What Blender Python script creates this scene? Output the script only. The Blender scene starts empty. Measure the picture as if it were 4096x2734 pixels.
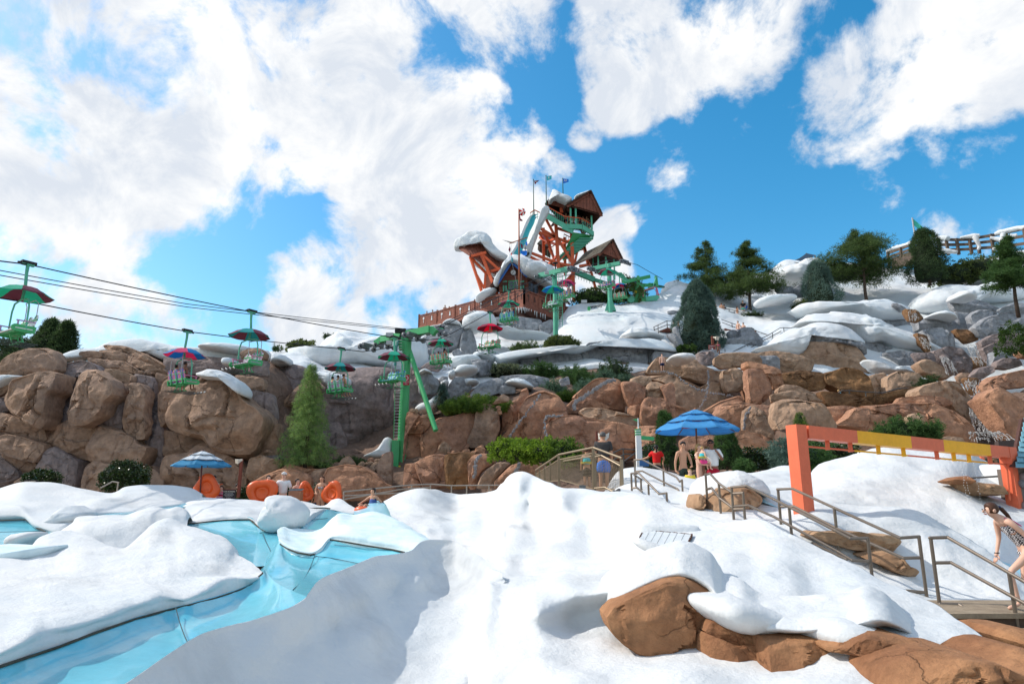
import bpy,math,random
import numpy as np
from mathutils import Vector,Matrix,noise
R=math.radians
random.seed(7)
SC=bpy.context.scene
COL=SC.collection

# ---------------------------------------------------------------- camera, sky, sun, exposure
PITCH=R(13.15);F=2730.7;CX,CY=2048.0,1367.0
cam_d=bpy.data.cameras.new("camera");cam=bpy.data.objects.new("camera",cam_d);COL.objects.link(cam)
cam_d.sensor_width=36.0;cam_d.lens=24.0;cam_d.clip_start=0.1;cam_d.clip_end=3000
cam.location=(0,0,0);cam.rotation_euler=(math.pi/2+PITCH,0,0)
SC.camera=cam
SUN_AZ=R(-80);SUN_EL=R(42)          # azimuth from +Y towards +X
sd=Vector((math.sin(SUN_AZ)*math.cos(SUN_EL),math.cos(SUN_AZ)*math.cos(SUN_EL),math.sin(SUN_EL)))
sun_d=bpy.data.lights.new("sun",'SUN');sun=bpy.data.objects.new("sun",sun_d);COL.objects.link(sun)
sun_d.energy=3.2;sun_d.angle=R(0.5);sun_d.color=(1.0,0.94,0.85)
sun.rotation_euler=sd.to_track_quat('Z','Y').to_euler()
vs=SC.view_settings
vs.view_transform='Standard';vs.look='None';vs.gamma=1;vs.exposure=0.25;vs.use_curve_mapping=False
SC.cycles.max_bounces=6;SC.cycles.diffuse_bounces=3;SC.cycles.transparent_max_bounces=8
ZSETS={'W':(0,0,1.7437),'A':(1600,650,.46828),'B':(0,1000,.46828),'C':(1000,1200,.46828),'D':(2000,1200,.46828),
 'E':(3000,850,.46658),'F':(3000,1450,.46658),'G':(2050,1550,.46828),'H':(600,1700,.46828),'I':(0,1800,.59553),
 'J':(1100,1800,.59553),'K':(2200,1900,.53191),'L':(3096,1900,.53191),'M':(2000,680,.21286),'N':(1800,880,.26781),
 'O':(2200,950,.2551),'Q':(700,1750,.34057),'R':(0,1350,.46828),'S':(1350,1200,.25543),'T':(1600,1500,.46828),
 'U':(2600,900,.46828),'V':(600,1240,.22962),'X':(2750,1100,.22321),'Y':(3700,1900,.53154),'Z':(2500,1760,.25543),
 'G2':(2250,1700,.33473),'F2':(3900,1650,.19141),'E2':(3600,1150,.83684)}
cp_,sp_=math.cos(PITCH),math.sin(PITCH)
def ray(k,x,y):
  X0,Y0,s=ZSETS[k]
  u=(X0+x*s-CX)/F;v=(CY-(Y0+y*s))/F
  return Vector((u,cp_-v*sp_,sp_+v*cp_))
def P(k,x,y,d):
  "a place in the world: seen along this sight line, d metres ahead"
  r=ray(k,x,y);return r*(d/r.y)

# ---- sky: Nishita daylight with broken cumulus, fixed to world directions
world=bpy.data.worlds.new("World");SC.world=world;world.use_nodes=True
nt=world.node_tree;nt.nodes.clear()
def wn(t,**kw):
  n=nt.nodes.new(t)
  for k,v in kw.items():setattr(n,k,v)
  return n
L=nt.links.new
sky=wn('ShaderNodeTexSky',sky_type='NISHITA');sky.sun_disc=False;sky.sun_elevation=SUN_EL;sky.sun_rotation=SUN_AZ
sky.air_density=1.0;sky.dust_density=1.3;sky.ozone_density=1.8;sky.altitude=0
tc=wn('ShaderNodeTexCoord')
def wmath(op,a,b=None,c=None,clamp=False):
  m=wn('ShaderNodeMath',operation=op);m.use_clamp=clamp
  for i,q in enumerate((a,b,c)):
    if q is None:continue
    if isinstance(q,(int,float)):m.inputs[i].default_value=q
    else:L(q,m.inputs[i])
  return m.outputs[0]
def wnoise(scale,detail,rough,vec,dist=0.0):
  n=wn('ShaderNodeTexNoise');n.inputs['Scale'].default_value=scale;n.inputs['Detail'].default_value=detail
  n.inputs['Roughness'].default_value=rough;n.inputs['Distortion'].default_value=dist;L(vec,n.inputs['Vector']);return n
warp=wnoise(5.0,3,.5,tc.outputs['Generated'])
wv=wn('ShaderNodeVectorMath',operation='MULTIPLY_ADD');L(warp.outputs['Color'],wv.inputs[0]);wv.inputs[1].default_value=(.07,)*3;L(tc.outputs['Generated'],wv.inputs[2])
wsub=wn('ShaderNodeVectorMath',operation='SUBTRACT');L(wv.outputs[0],wsub.inputs[0]);wsub.inputs[1].default_value=(.035,)*3
wnm=wn('ShaderNodeVectorMath',operation='NORMALIZE');L(wsub.outputs[0],wnm.inputs[0])
CLOUDS=[(90,90,190,1),(250,150,330,1),(600,100,300,1),(860,60,170,1),(150,330,250,1),(430,330,180,1),(640,240,200,1),(830,240,170,1),(985,300,170,1),(1110,240,75,.8),
 (1040,420,150,1),(1200,330,85,.9),(870,440,120,1),(900,560,180,1),(1050,560,170,1),(1170,460,120,1),(760,680,150,1),(960,680,150,1),(680,730,90,1),
 (1290,400,50,.8),(1220,600,130,1),(60,450,120,.8),(300,440,90,.9),(1420,540,60,.9),(1400,600,75,.9),(200,720,110,.9),(330,745,85,.9),(430,765,65,.8),(100,690,70,.8),
 (25,530,55,.8),(0,250,200,.9),(1450,50,140,.9),(1600,60,170,1),(1500,170,120,.9),(1440,250,85,.9),(1370,310,45,.8),(1700,80,130,.9),(1560,300,60,.45),(1950,230,130,1),(2060,150,160,1),
 (2160,80,160,1),(2270,120,130,.95),(1900,300,85,.95),(2010,290,80,.9),(2230,20,140,.9),(1150,60,120,.75),(1570,510,60,.5),(1500,515,50,.45),(1550,430,60,.4),(2140,520,50,.5),
 (2290,520,60,.5),(2250,325,50,.38),(1680,270,60,.38),(1840,50,80,.6)]
acc=None
for(x,y,r,w)in CLOUDS:
  d=ray('W',x,y).normalized();a=r/1566.0
  dp=wn('ShaderNodeVectorMath',operation='DOT_PRODUCT');L(wnm.outputs[0],dp.inputs[0]);dp.inputs[1].default_value=d
  mr=wn('ShaderNodeMapRange',interpolation_type='SMOOTHSTEP');L(dp.outputs['Value'],mr.inputs['Value'])
  mr.inputs['From Min'].default_value=math.cos(a*1.35);mr.inputs['From Max'].default_value=math.cos(a*.45)
  mr.inputs['To Min'].default_value=0;mr.inputs['To Max'].default_value=w*.86
  acc=mr.outputs[0]if acc is None else wmath('MAXIMUM',acc,mr.outputs[0])
# everywhere beyond the view: the same kind of broken cumulus
gen=wnoise(2.6,3,.5,tc.outputs['Generated'])
away=wn('ShaderNodeVectorMath',operation='DOT_PRODUCT');L(tc.outputs['Generated'],away.inputs[0]);away.inputs[1].default_value=(0,cp_,sp_)
am=wn('ShaderNodeMapRange',interpolation_type='SMOOTHSTEP');L(away.outputs['Value'],am.inputs['Value'])
am.inputs['From Min'].default_value=.74;am.inputs['From Max'].default_value=.60;am.inputs['To Min'].default_value=0;am.inputs['To Max'].default_value=1
gm=wn('ShaderNodeMapRange');L(gen.outputs['Fac'],gm.inputs['Value']);gm.inputs['From Min'].default_value=.40;gm.inputs['From Max'].default_value=.60
acc=wmath('MAXIMUM',acc,wmath('MULTIPLY',am.outputs[0],gm.outputs[0]))
fb=wnoise(6.5,9,.62,tc.outputs['Generated'],.3)
fb2=wnoise(26.0,6,.6,tc.outputs['Generated'],.1)
f1=wmath('MULTIPLY_ADD',fb.outputs['Fac'],3.0,-1.5)
f2=wmath('MULTIPLY_ADD',fb2.outputs['Fac'],.7,-.35)
fld=wmath('ADD',wmath('ADD',acc,f1),f2)
dm=wn('ShaderNodeMapRange',interpolation_type='SMOOTHSTEP');L(fld,dm.inputs['Value'])
dm.inputs['From Min'].default_value=.28;dm.inputs['From Max'].default_value=.80
shade=wnoise(7.0,8,.62,tc.outputs['Generated'],.4)
sm=wn('ShaderNodeMapRange');L(shade.outputs['Fac'],sm.inputs['Value']);sm.inputs['From Min'].default_value=.40;sm.inputs['From Max'].default_value=.58
cc=wn('ShaderNodeMix',data_type='RGBA');L(sm.outputs[0],cc.inputs['Factor']);cc.inputs['A'].default_value=(5.2,5.6,6.2,1);cc.inputs['B'].default_value=(7.5,7.5,7.45,1)
hs=wn('ShaderNodeHueSaturation');hs.inputs['Saturation'].default_value=1.45;hs.inputs['Value'].default_value=1.5;hs.inputs['Hue'].default_value=.485;L(sky.outputs[0],hs.inputs['Color'])
mx=wn('ShaderNodeMix',data_type='RGBA');L(dm.outputs[0],mx.inputs['Factor']);L(hs.outputs[0],mx.inputs['A']);L(cc.outputs['Result'],mx.inputs['B'])
bg=wn('ShaderNodeBackground');bg.inputs['Strength'].default_value=0.12;L(mx.outputs['Result'],bg.inputs['Color'])
wo=wn('ShaderNodeOutputWorld');L(bg.outputs[0],wo.inputs['Surface'])
world.cycles.sampling_method='MANUAL';world.cycles.sample_map_resolution=512

# ---------------------------------------------------------------- materials
MATS={}
def mat(name,col,rough=.6,var=.0,vscale=3.0,col2=None,bump=0.0,bscale=20.0,bdist=.02,spec=.3,metal=0.0,cracks=0.0,cscale=.5,dirt=0.0,trans=0.0,coat=0.0,stripes=None):
  if name in MATS:return MATS[name]
  m=bpy.data.materials.new(name);m.use_nodes=True;MATS[name]=m
  t=m.node_tree;N=t.nodes;K=t.links.new
  b=N['Principled BSDF'];b.inputs['Roughness'].default_value=rough;b.inputs['Specular IOR Level'].default_value=spec
  b.inputs['Metallic'].default_value=metal;b.inputs['Coat Weight'].default_value=coat
  c=(*col,1);b.inputs['Base Color'].default_value=c;m.diffuse_color=c
  geo=N.new('ShaderNodeNewGeometry');pos=geo.outputs['Position']
  def nz(scale,det=5,ro=.6):
    n=N.new('ShaderNodeTexNoise');n.inputs['Scale'].default_value=scale;n.inputs['Detail'].default_value=det;n.inputs['Roughness'].default_value=ro;K(pos,n.inputs['Vector']);return n
  cur=None
  if col2 is not None or var>0:
    n=nz(vscale);r_=N.new('ShaderNodeMapRange');K(n.outputs['Fac'],r_.inputs['Value']);r_.inputs['From Min'].default_value=.35;r_.inputs['From Max'].default_value=.65
    mxn=N.new('ShaderNodeMix');mxn.data_type='RGBA';K(r_.outputs[0],mxn.inputs['Factor'])
    c2=col2 if col2 is not None else tuple(q*(1-var)for q in col)
    mxn.inputs['A'].default_value=c;mxn.inputs['B'].default_value=(*c2,1);cur=mxn.outputs['Result']
    if var>0:
      n2=nz(vscale*7,6,.7);m2=N.new('ShaderNodeMix');m2.data_type='RGBA';m2.blend_type='MULTIPLY';m2.inputs['Factor'].default_value=1
      r2=N.new('ShaderNodeMapRange');K(n2.outputs['Fac'],r2.inputs['Value']);r2.inputs['From Min'].default_value=.3;r2.inputs['From Max'].default_value=.7
      r2.inputs['To Min'].default_value=1-var;r2.inputs['To Max'].default_value=1+var*.4
      K(cur,m2.inputs['A']);K(r2.outputs[0],m2.inputs['B']);cur=m2.outputs['Result']
  if dirt>0:
    mp=N.new('ShaderNodeMapping');K(pos,mp.inputs['Vector']);mp.inputs['Scale'].default_value=(1.0,1.0,.18)
    n3=N.new('ShaderNodeTexNoise');n3.inputs['Scale'].default_value=vscale*1.7;n3.inputs['Detail'].default_value=7;n3.inputs['Roughness'].default_value=.65;K(mp.outputs[0],n3.inputs['Vector'])
    r3=N.new('ShaderNodeMapRange');K(n3.outputs['Fac'],r3.inputs['Value']);r3.inputs['From Min'].default_value=.52;r3.inputs['From Max'].default_value=.74
    r3.inputs['To Min'].default_value=1;r3.inputs['To Max'].default_value=1-dirt
    m3=N.new('ShaderNodeMix');m3.data_type='RGBA';m3.blend_type='MULTIPLY';m3.inputs['Factor'].default_value=1
    if cur is None:m3.inputs['A'].default_value=c
    else:K(cur,m3.inputs['A'])
    K(r3.outputs[0],m3.inputs['B']);cur=m3.outputs['Result']
  hgt=None
  if bump>0:
    nb=nz(bscale,8,.68);hgt=nb.outputs['Fac']
  if cracks>0:
    v=N.new('ShaderNodeTexVoronoi');v.feature='DISTANCE_TO_EDGE';v.inputs['Scale'].default_value=cscale
    nw=nz(cscale*2.5,4,.6);va=N.new('ShaderNodeVectorMath');va.operation='MULTIPLY_ADD';K(nw.outputs['Color'],va.inputs[0]);va.inputs[1].default_value=(.9/cscale*.5,)*3;K(pos,va.inputs[2]);K(va.outputs[0],v.inputs['Vector'])
    rc=N.new('ShaderNodeMapRange');K(v.outputs['Distance'],rc.inputs['Value']);rc.inputs['From Min'].default_value=0;rc.inputs['From Max'].default_value=.014
    nm=nz(cscale*1.6,3,.5);mk=N.new('ShaderNodeMapRange');K(nm.outputs['Fac'],mk.inputs['Value']);mk.inputs['From Min'].default_value=.56;mk.inputs['From Max'].default_value=.46
    mxx=N.new('ShaderNodeMath');mxx.operation='MAXIMUM';K(rc.outputs[0],mxx.inputs[0]);K(mk.outputs[0],mxx.inputs[1]);rc=mxx
    if cur is not None:
      m4=N.new('ShaderNodeMix');m4.data_type='RGBA';m4.blend_type='MULTIPLY';m4.inputs['Factor'].default_value=1
      rr=N.new('ShaderNodeMapRange');K(rc.outputs[0],rr.inputs['Value']);rr.inputs['To Min'].default_value=1-cracks*.75;rr.inputs['To Max'].default_value=1
      K(cur,m4.inputs['A']);K(rr.outputs[0],m4.inputs['B']);cur=m4.outputs['Result']
    if hgt is not None:
      ad=N.new('ShaderNodeMath');ad.operation='MULTIPLY_ADD';K(rc.outputs[0],ad.inputs[0]);ad.inputs[1].default_value=.35;K(hgt,ad.inputs[2]);hgt=ad.outputs[0]
  if hgt is not None:
    bp=N.new('ShaderNodeBump');bp.inputs['Strength'].default_value=bump;bp.inputs['Distance'].default_value=bdist;K(hgt,bp.inputs['Height']);K(bp.outputs[0],b.inputs['Normal'])
  if cur is not None:K(cur,b.inputs['Base Color'])
  if trans>0:
    tr=N.new('ShaderNodeBsdfTranslucent');ms=N.new('ShaderNodeMixShader');ms.inputs[0].default_value=trans
    tr.inputs['Color'].default_value=c
    if cur is not None:K(cur,tr.inputs['Color'])
    K(b.outputs[0],ms.inputs[1]);K(tr.outputs[0],ms.inputs[2]);K(ms.outputs[0],N['Material Output'].inputs['Surface'])
  return m
SNOW=mat('painted_snow',(.70,.70,.69),.85,col2=(.62,.65,.665),vscale=.35,bump=.65,bscale=11,bdist=.035,spec=.15,dirt=.24)
SNOWF=mat('painted_snow_far',(.70,.705,.71),.85,col2=(.64,.70,.73),vscale=.28,bump=.5,bscale=2.2,bdist=.12,spec=.15,dirt=.22)
SNOWC=mat('painted_snow_cyan',(.74,.83,.84),.85,col2=(.60,.75,.78),vscale=1.2,bump=.5,bscale=10,bdist=.03,spec=.15,dirt=.15)
rk=dict(rough=.85,var=.42,bump=1.0,spec=.15,cracks=.4)
ROCK={
 'brown':mat('rock_brown',(.46,.295,.20),col2=(.32,.215,.16),vscale=.35,bscale=2.6,bdist=.17,cscale=.33,dirt=.35,**rk),
 'red':mat('rock_red',(.54,.285,.17),col2=(.37,.20,.135),vscale=.35,bscale=2.6,bdist=.17,cscale=.30,dirt=.35,**rk),
 'tan':mat('rock_tan',(.52,.35,.235),col2=(.39,.25,.17),vscale=.3,bscale=2.6,bdist=.17,cscale=.28,dirt=.3,**rk),
 'orange':mat('rock_orange',(.34,.18,.08),col2=(.20,.11,.06),vscale=.4,bscale=2.6,bdist=.17,cscale=.33,dirt=.5,**rk),
 'plum':mat('rock_plum',(.34,.265,.245),col2=(.23,.19,.185),vscale=.4,bscale=2.6,bdist=.17,cscale=.33,dirt=.4,**rk),
 'grey':mat('rock_grey',(.40,.41,.43),col2=(.27,.28,.30),vscale=.35,bscale=2.6,bdist=.17,cscale=.28,dirt=.4,**rk),
 'near':mat('rock_near',(.46,.235,.115),.85,.25,1.1,(.30,.14,.07),1.0,14,.035,.15,cracks=.45,cscale=.8,dirt=.3),
 'nearc':mat('rock_near_tan',(.50,.33,.20),.85,.25,1.1,(.36,.21,.12),.8,14,.02,.15,cracks=.45,cscale=.9,dirt=.3),
 'snow':SNOWF,'snown':SNOW}
DARK=mat('rock_base',(.26,.17,.125),.9,.3,.5,(.18,.125,.10),.9,2,.2,.1,cracks=.8,cscale=.4)

# ---------------------------------------------------------------- mesh helpers
def setp(o,label=None,cat=None,group=None,kind=None):
  if label:o['label']=label
  if cat:o['category']=cat
  if group:o['group']=group
  if kind:o['kind']=kind
  return o
def empty(name,loc,label=None,cat=None,group=None,rz=0,kind=None):
  o=bpy.data.objects.new(name,None);COL.objects.link(o);o.location=loc;o.rotation_euler=(0,0,rz);o.empty_display_size=.2
  return setp(o,label,cat,group,kind)
def link_mesh(name,me,m=None,parent=None,smooth=False):
  if m is not None:me.materials.append(m)
  if smooth:me.polygons.foreach_set('use_smooth',[True]*len(me.polygons))
  o=bpy.data.objects.new(name,me);COL.objects.link(o)
  if parent is not None:o.parent=parent
  return o
def off(parent):
  "world meshes built under an unrotated parent are written relative to it"
  v=Vector((0,0,0))
  while parent is not None:v+=parent.location;parent=parent.parent
  return v
class MB:
  def __init__(s):s.v=[];s.f=[]
  def add(s,vs_,fs):
    k=len(s.v);s.v+=[tuple(q)for q in vs_];s.f+=[tuple(i+k for i in f)for f in fs];return s
  def box(s,c,dx,dy,dz,rz=0):
    M=Matrix.Rotation(rz,3,'Z');c=Vector(c)
    vs_=[c+M@Vector((a*dx/2,b*dy/2,e*dz/2))for a in(-1,1)for b in(-1,1)for e in(-1,1)]
    return s.add(vs_,[(0,1,3,2),(4,6,7,5),(0,4,5,1),(2,3,7,6),(0,2,6,4),(1,5,7,3)])
  def beam(s,p,q,w,h=None,up=(0,0,1)):
    p=Vector(p);q=Vector(q);h=h or w;d=(q-p).normalized();u=Vector(up)
    if abs(d.dot(u))>.98:u=Vector((0,1,0))
    a=d.cross(u).normalized();b=a.cross(d).normalized()
    vs_=[e+a*sx*w/2+b*sy*h/2 for e in(p,q)for sx,sy in((-1,-1),(1,-1),(1,1),(-1,1))]
    return s.add(vs_,[(0,1,2,3),(7,6,5,4),(0,4,5,1),(1,5,6,2),(2,6,7,3),(3,7,4,0)])
  def tube(s,pts,r,n=8,cap=True):
    pts=[Vector(q)for q in pts];rs=r if isinstance(r,(list,tuple))else[r]*len(pts);rings=[];k0=len(s.v)
    a0=None
    for i,p in enumerate(pts):
      d=(pts[min(i+1,len(pts)-1)]-pts[max(i-1,0)])
      d=d.normalized()if d.length>1e-9 else Vector((0,0,1))
      if a0 is None:
        a0=d.orthogonal().normalized()
      else:
        a0=(a0-d*a0.dot(d));a0=a0.normalized()if a0.length>1e-6 else d.orthogonal().normalized()
      b=d.cross(a0)
      s.v+=[tuple(p+(a0*math.cos(2*math.pi*j/n)+b*math.sin(2*math.pi*j/n))*rs[i])for j in range(n)]
    for i in range(len(pts)-1):
      for j in range(n):
        a=k0+i*n+j;b2=k0+i*n+(j+1)%n;s.f.append((a,b2,b2+n,a+n))
    if cap:s.f.append(tuple(k0+j for j in reversed(range(n))));s.f.append(tuple(k0+(len(pts)-1)*n+j for j in range(n)))
    return s
  def prism(s,poly,vec):
    n=len(poly);vec=Vector(vec);a=[Vector(q)for q in poly];b=[q+vec for q in a]
    return s.add(a+b,[tuple(range(n)),tuple(range(2*n-1,n-1,-1))]+[(i,i+n,(i+1)%n+n,(i+1)%n)for i in range(n)])
  def loft(s,A,B):
    n=len(A);return s.add(list(A)+list(B),[tuple(range(n)),tuple(range(2*n-1,n-1,-1))]+[(i,i+n,(i+1)%n+n,(i+1)%n)for i in range(n)])
  def ball(s,c,rx,ry=None,rz=None,n=10,m=7):
    ry=ry or rx;rz=rz or rx;c=Vector(c);vs_=[c+Vector((0,0,-rz))]
    for i in range(1,m):
      t=math.pi*i/m-math.pi/2
      vs_+=[c+Vector((rx*math.cos(t)*math.cos(2*math.pi*j/n),ry*math.cos(t)*math.sin(2*math.pi*j/n),rz*math.sin(t)))for j in range(n)]
    vs_.append(c+Vector((0,0,rz)));fs=[(0,1+(j+1)%n,1+j)for j in range(n)]
    for i in range(m-2):
      for j in range(n):a=1+i*n+j;b=1+i*n+(j+1)%n;fs.append((a,b,b+n,a+n))
    e=len(vs_)-1;k=1+(m-2)*n;fs+=[(k+j,k+(j+1)%n,e)for j in range(n)]
    return s.add(vs_,fs)
  def cyl(s,p,q,r,n=14):return s.tube([p,q],r,n)
  def build(s,name,m,parent=None,smooth=False,kind=None,label=None,auto=None):
    o3=off(parent)if not getattr(s,'local',False)else Vector((0,0,0))
    me=bpy.data.meshes.new(name);me.from_pydata([tuple(Vector(q)-o3)for q in s.v],[],s.f);me.update()
    o=link_mesh(name,me,m,parent,smooth)
    if auto:
      me.polygons.foreach_set('use_smooth',[True]*len(me.polygons));me.set_sharp_from_angle(angle=R(auto))
    if kind:o['kind']=kind
    if label:o['label']=label
    return o
class LB(MB):
  "the same, for meshes already in their parent's own space"
  local=True
def thing_at(name,mb,m,label,cat,group=None,smooth=False,auto=None,origin=None):
  "a thing that is one mesh, its origin at its own base"
  a=np.array(mb.v);c=Vector(((a[:,0].min()+a[:,0].max())/2,(a[:,1].min()+a[:,1].max())/2,a[:,2].min()))if origin is None else Vector(origin)
  mb.v=[tuple(Vector(q)-c)for q in mb.v];o=mb.build(name,m,None,smooth,auto=auto);o.location=c
  return setp(o,label,cat,group)

def cr1(pts,n):
  "Catmull-Rom resample of K points (K,3) to n, uniform in index"
  pts=np.asarray(pts,float);K=len(pts)
  if K==2:
    t=np.linspace(0,1,n)[:,None];return pts[0]*(1-t)+pts[1]*t
  e=np.vstack([2*pts[0]-pts[1],pts,2*pts[-1]-pts[-2]]);t=np.linspace(0,K-1,n);i=np.minimum(t.astype(int),K-2);f=(t-i)[:,None]
  p0,p1,p2,p3=e[i],e[i+1],e[i+2],e[i+3]
  return .5*((2*p1)+(-p0+p2)*f+(2*p0-5*p1+4*p2-p3)*f*f+(-p0+3*p1-3*p2+p3)*f**3)
def grid_mesh(name,V,m,parent=None):
  n,c=V.shape[:2];me=bpy.data.meshes.new(name)
  idx=np.arange(n*c).reshape(n,c);q=np.stack([idx[:-1,:-1],idx[:-1,1:],idx[1:,1:],idx[1:,:-1]],-1).reshape(-1,4)
  me.vertices.add(n*c);me.vertices.foreach_set('co',V.reshape(-1));me.loops.add(len(q)*4);me.polygons.add(len(q))
  me.loops.foreach_set('vertex_index',q.reshape(-1));me.polygons.foreach_set('loop_start',np.arange(0,len(q)*4,4));me.polygons.foreach_set('loop_total',np.full(len(q),4))
  me.polygons.foreach_set('use_smooth',np.ones(len(q),bool));me.update();me.validate()
  return link_mesh(name,me,m,parent)
def normals(V):
  du=np.gradient(V,axis=1);dv=np.gradient(V,axis=0);n=np.cross(du,dv);n/=np.linalg.norm(n,axis=2,keepdims=True)+1e-9
  return n
def fbm(p,s,o=3,seed=0.0):
  return noise.fractal(Vector(p)*s+Vector((seed,seed*1.7,-seed)),.6,2.1,o)
def sheet(name,k,rows,m,nu=120,nv=60,amp=.03,ns=1.2,bumps=(),back=None,drop=1.0,skirt=.6,parent=None,amp2=0.0,ns2=5.0,seed=0.0,kind='structure'):
  "a moulded bank: rows run from its crest down to its foot; back and skirt give it its far side and its underside"
  cnt={len(r)for r in rows};K=max(cnt)
  W=[]
  for r in rows:
    a=np.array([tuple(P(k,*q))for q in r])
    if len(cnt)>1:a=cr1(a,K)
    W.append(a)
  G=np.array(W)                       # (rows, K, 3)
  A=np.array([cr1(G[i],nu)for i in range(len(G))])
  V=np.array([cr1(A[:,j],nv)for j in range(nu)]).transpose(1,0,2)
  for(bx,by,br,bh)in bumps:        # hollows and swellings, round a place on the bank
    rr=ray(k,bx,by);dd=V@np.array(rr)/(np.linalg.norm(V,axis=2)*rr.length);ang=np.arccos(np.clip(dd,-1,1));sg=br*ZSETS[k][2]/F
    dirs=V/np.linalg.norm(V,axis=2,keepdims=True);V=V-dirs*(bh*np.exp(-(ang/sg)**2))[:,:,None]
  Nn=normals(V)
  if amp or amp2:
    fl=V.reshape(-1,3);dn=np.array([amp*fbm(p,ns,3,seed)+(amp2*fbm(p,ns2,3,seed+9)if amp2 else 0)for p in fl]).reshape(V.shape[:2]);V=V+Nn*dn[:,:,None]
  rowsx=[]
  if back:
    c=V[0];rowsx=[c+np.array((0,back*f,-drop*f**1.6))for f in(1.0,.7,.4,.15)]
  ext=[V]
  if rowsx:ext.insert(0,np.array(rowsx))
  if skirt:ext.append(np.array([V[-1]+np.array((0,.15*skirt,-.5*skirt)),V[-1]+np.array((0,.6*skirt,-skirt))]))
  V=np.concatenate(ext,0)
  o=grid_mesh(name,V,m,parent)
  if kind:o['kind']=kind
  return o
def boulder(k,pts,d,m,parent,t=None,lean=.3,name='boulder',facets=10,rough=1.0,sm=1,grow=1.09,power=8.0,crag=1.0):
  "a moulded rock of this outline standing d metres ahead, as deep as it is wide"
  rg=random.Random(int(d*100)+len(pts)*7+int(pts[0][0]));soft=facets==0
  q=[np.array(P(k,x,y,d))for x,y in pts];z1=.2 if soft else .1
  for _ in range(sm):q=[z for i in range(len(q))for z in(q[i]*(1-z1)+q[(i+1)%len(q)]*z1,q[i]*z1+q[(i+1)%len(q)]*(1-z1))]
  q=np.array(q);seg=np.linalg.norm(np.roll(q,-1,0)-q,axis=1);cum=np.concatenate([[0],np.cumsum(seg)]);px=cum[-1]/d*F;n=int(min(72,max(20,px/9)))
  qq=np.vstack([q,q[:1]]);tt=np.linspace(0,cum[-1],n,endpoint=False);O=np.stack([np.interp(tt,cum,qq[:,i])for i in range(3)],1)
  c=O.mean(0);O=c+(O-c)*grow;w=np.ptp(O[:,0]);h=np.ptp(O[:,2]);s0=min(w,h);T=t or .28*s0
  nr_=int(min(18,max(6,n/3.6)));rr_=1-(1-np.linspace(0,1,nr_))**1.7;rings=[(r,1)for r in rr_]+[(.985,-1),(.85,-1),(.4,-1)]
  V=[]
  for r,sgn in rings:
    g=max(0,(1-r**power))**(1/power)if r<1 else 0
    ring=c+(O-c)*r;V.append(ring+np.array((0,1,0))*(-T*g if sgn>0 else T*(.5+g))+np.outer((ring[:,2]-c[2])*lean,(0,1,0)))
  V=np.array(V);rel=V.reshape(-1,3)-c
  for _ in range(facets):               # chip flat faces off the front
    a=rg.uniform(0,2*math.pi);e=rg.uniform(.12,.95);nrm=np.array((math.sin(e)*math.cos(a)*T/w*2.4,-math.cos(e),math.sin(e)*math.sin(a)*T/h*2.4));nrm/=np.linalg.norm(nrm)
    sup=rel@nrm;lim=sup.max()*rg.uniform(.66,.92);rel=rel-np.outer(np.maximum(sup-lim,0)*.92,nrm)
  ln=np.linalg.norm(rel,axis=1,keepdims=True)+1e-6;rim=np.repeat(np.array([1 if(r<.95 or sg<0)else .4 for r,sg in rings]),n);N_=noise
  big=np.array([fbm(p,1.7/s0,4,c[0])for p in c+rel]);rel=rel+rel/ln*(big*rim*s0*.05*rough)[:,None]
  if not soft and crag:
    s1=min(s0,3.5);dy=[]
    for p in c+rel:
      v=Vector(p);wv_=v*(1.5/s1);wv_=wv_+N_.noise_vector(v*(2.2/s1))*.35;ds=N_.voronoi(Vector((wv_.x,wv_.y*.6,wv_.z*.42)))[0];gr=max(0,1-(ds[1]-ds[0])/.09)
      dy.append(s1*(.085*gr*max(0,N_.noise(v*(1.1/s1)+Vector((7,0,0)))*2.2+.25)-.05*N_.ridged_multi_fractal(Vector((v.x,v.y,v.z*1.6))*(1.4/s1),.9,2.1,3,1.0,2.0)+.045-.02*(N_.cell(wv_*1.0)-.5)*2))
    rel=rel+np.outer(np.array(dy)*rim*crag,(0,1,0))
  o3=np.array(off(parent));vv=rel.reshape(V.shape)+c-o3;vl=[tuple(vv[0,0])]+[tuple(p)for ring in vv[1:]for p in ring];nr=len(rings)-1
  fs=[(0,1+j,1+(j+1)%n)for j in range(n)]
  for i in range(nr-1):
    for j in range(n):a=1+i*n+j;b=1+i*n+(j+1)%n;fs.append((a,a+n,b+n,b))
  fs.append(tuple(1+(nr-1)*n+j for j in range(n)))
  me=bpy.data.meshes.new(name);me.from_pydata(vl,[],fs);me.update();o=link_mesh(name,me,m,parent,smooth=True)
  if not soft:me.set_sharp_from_angle(angle=R(32))
  return o
def rocks(parent,k,text,**kw):
  "one boulder per line: 'distance material; x,y x,y ...'"
  for ln in text.strip().splitlines():
    head,pl=ln.split(';');h=head.split();pts=[tuple(float(v)for v in q.split(','))for q in pl.split()]
    a=dict(kw)
    if h[1].startswith('snow'):a.update(facets=0,rough=1.9,lean=.28,name='snow_cap',sm=2,power=2.5,grow=1.02)
    for x in h[2:]:
      kk,vv=x.split('=');a[kk]=float(vv)if kk!='facets' else int(vv)
    boulder(k,pts,float(h[0]),ROCK[h[1]],parent,**a)
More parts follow.
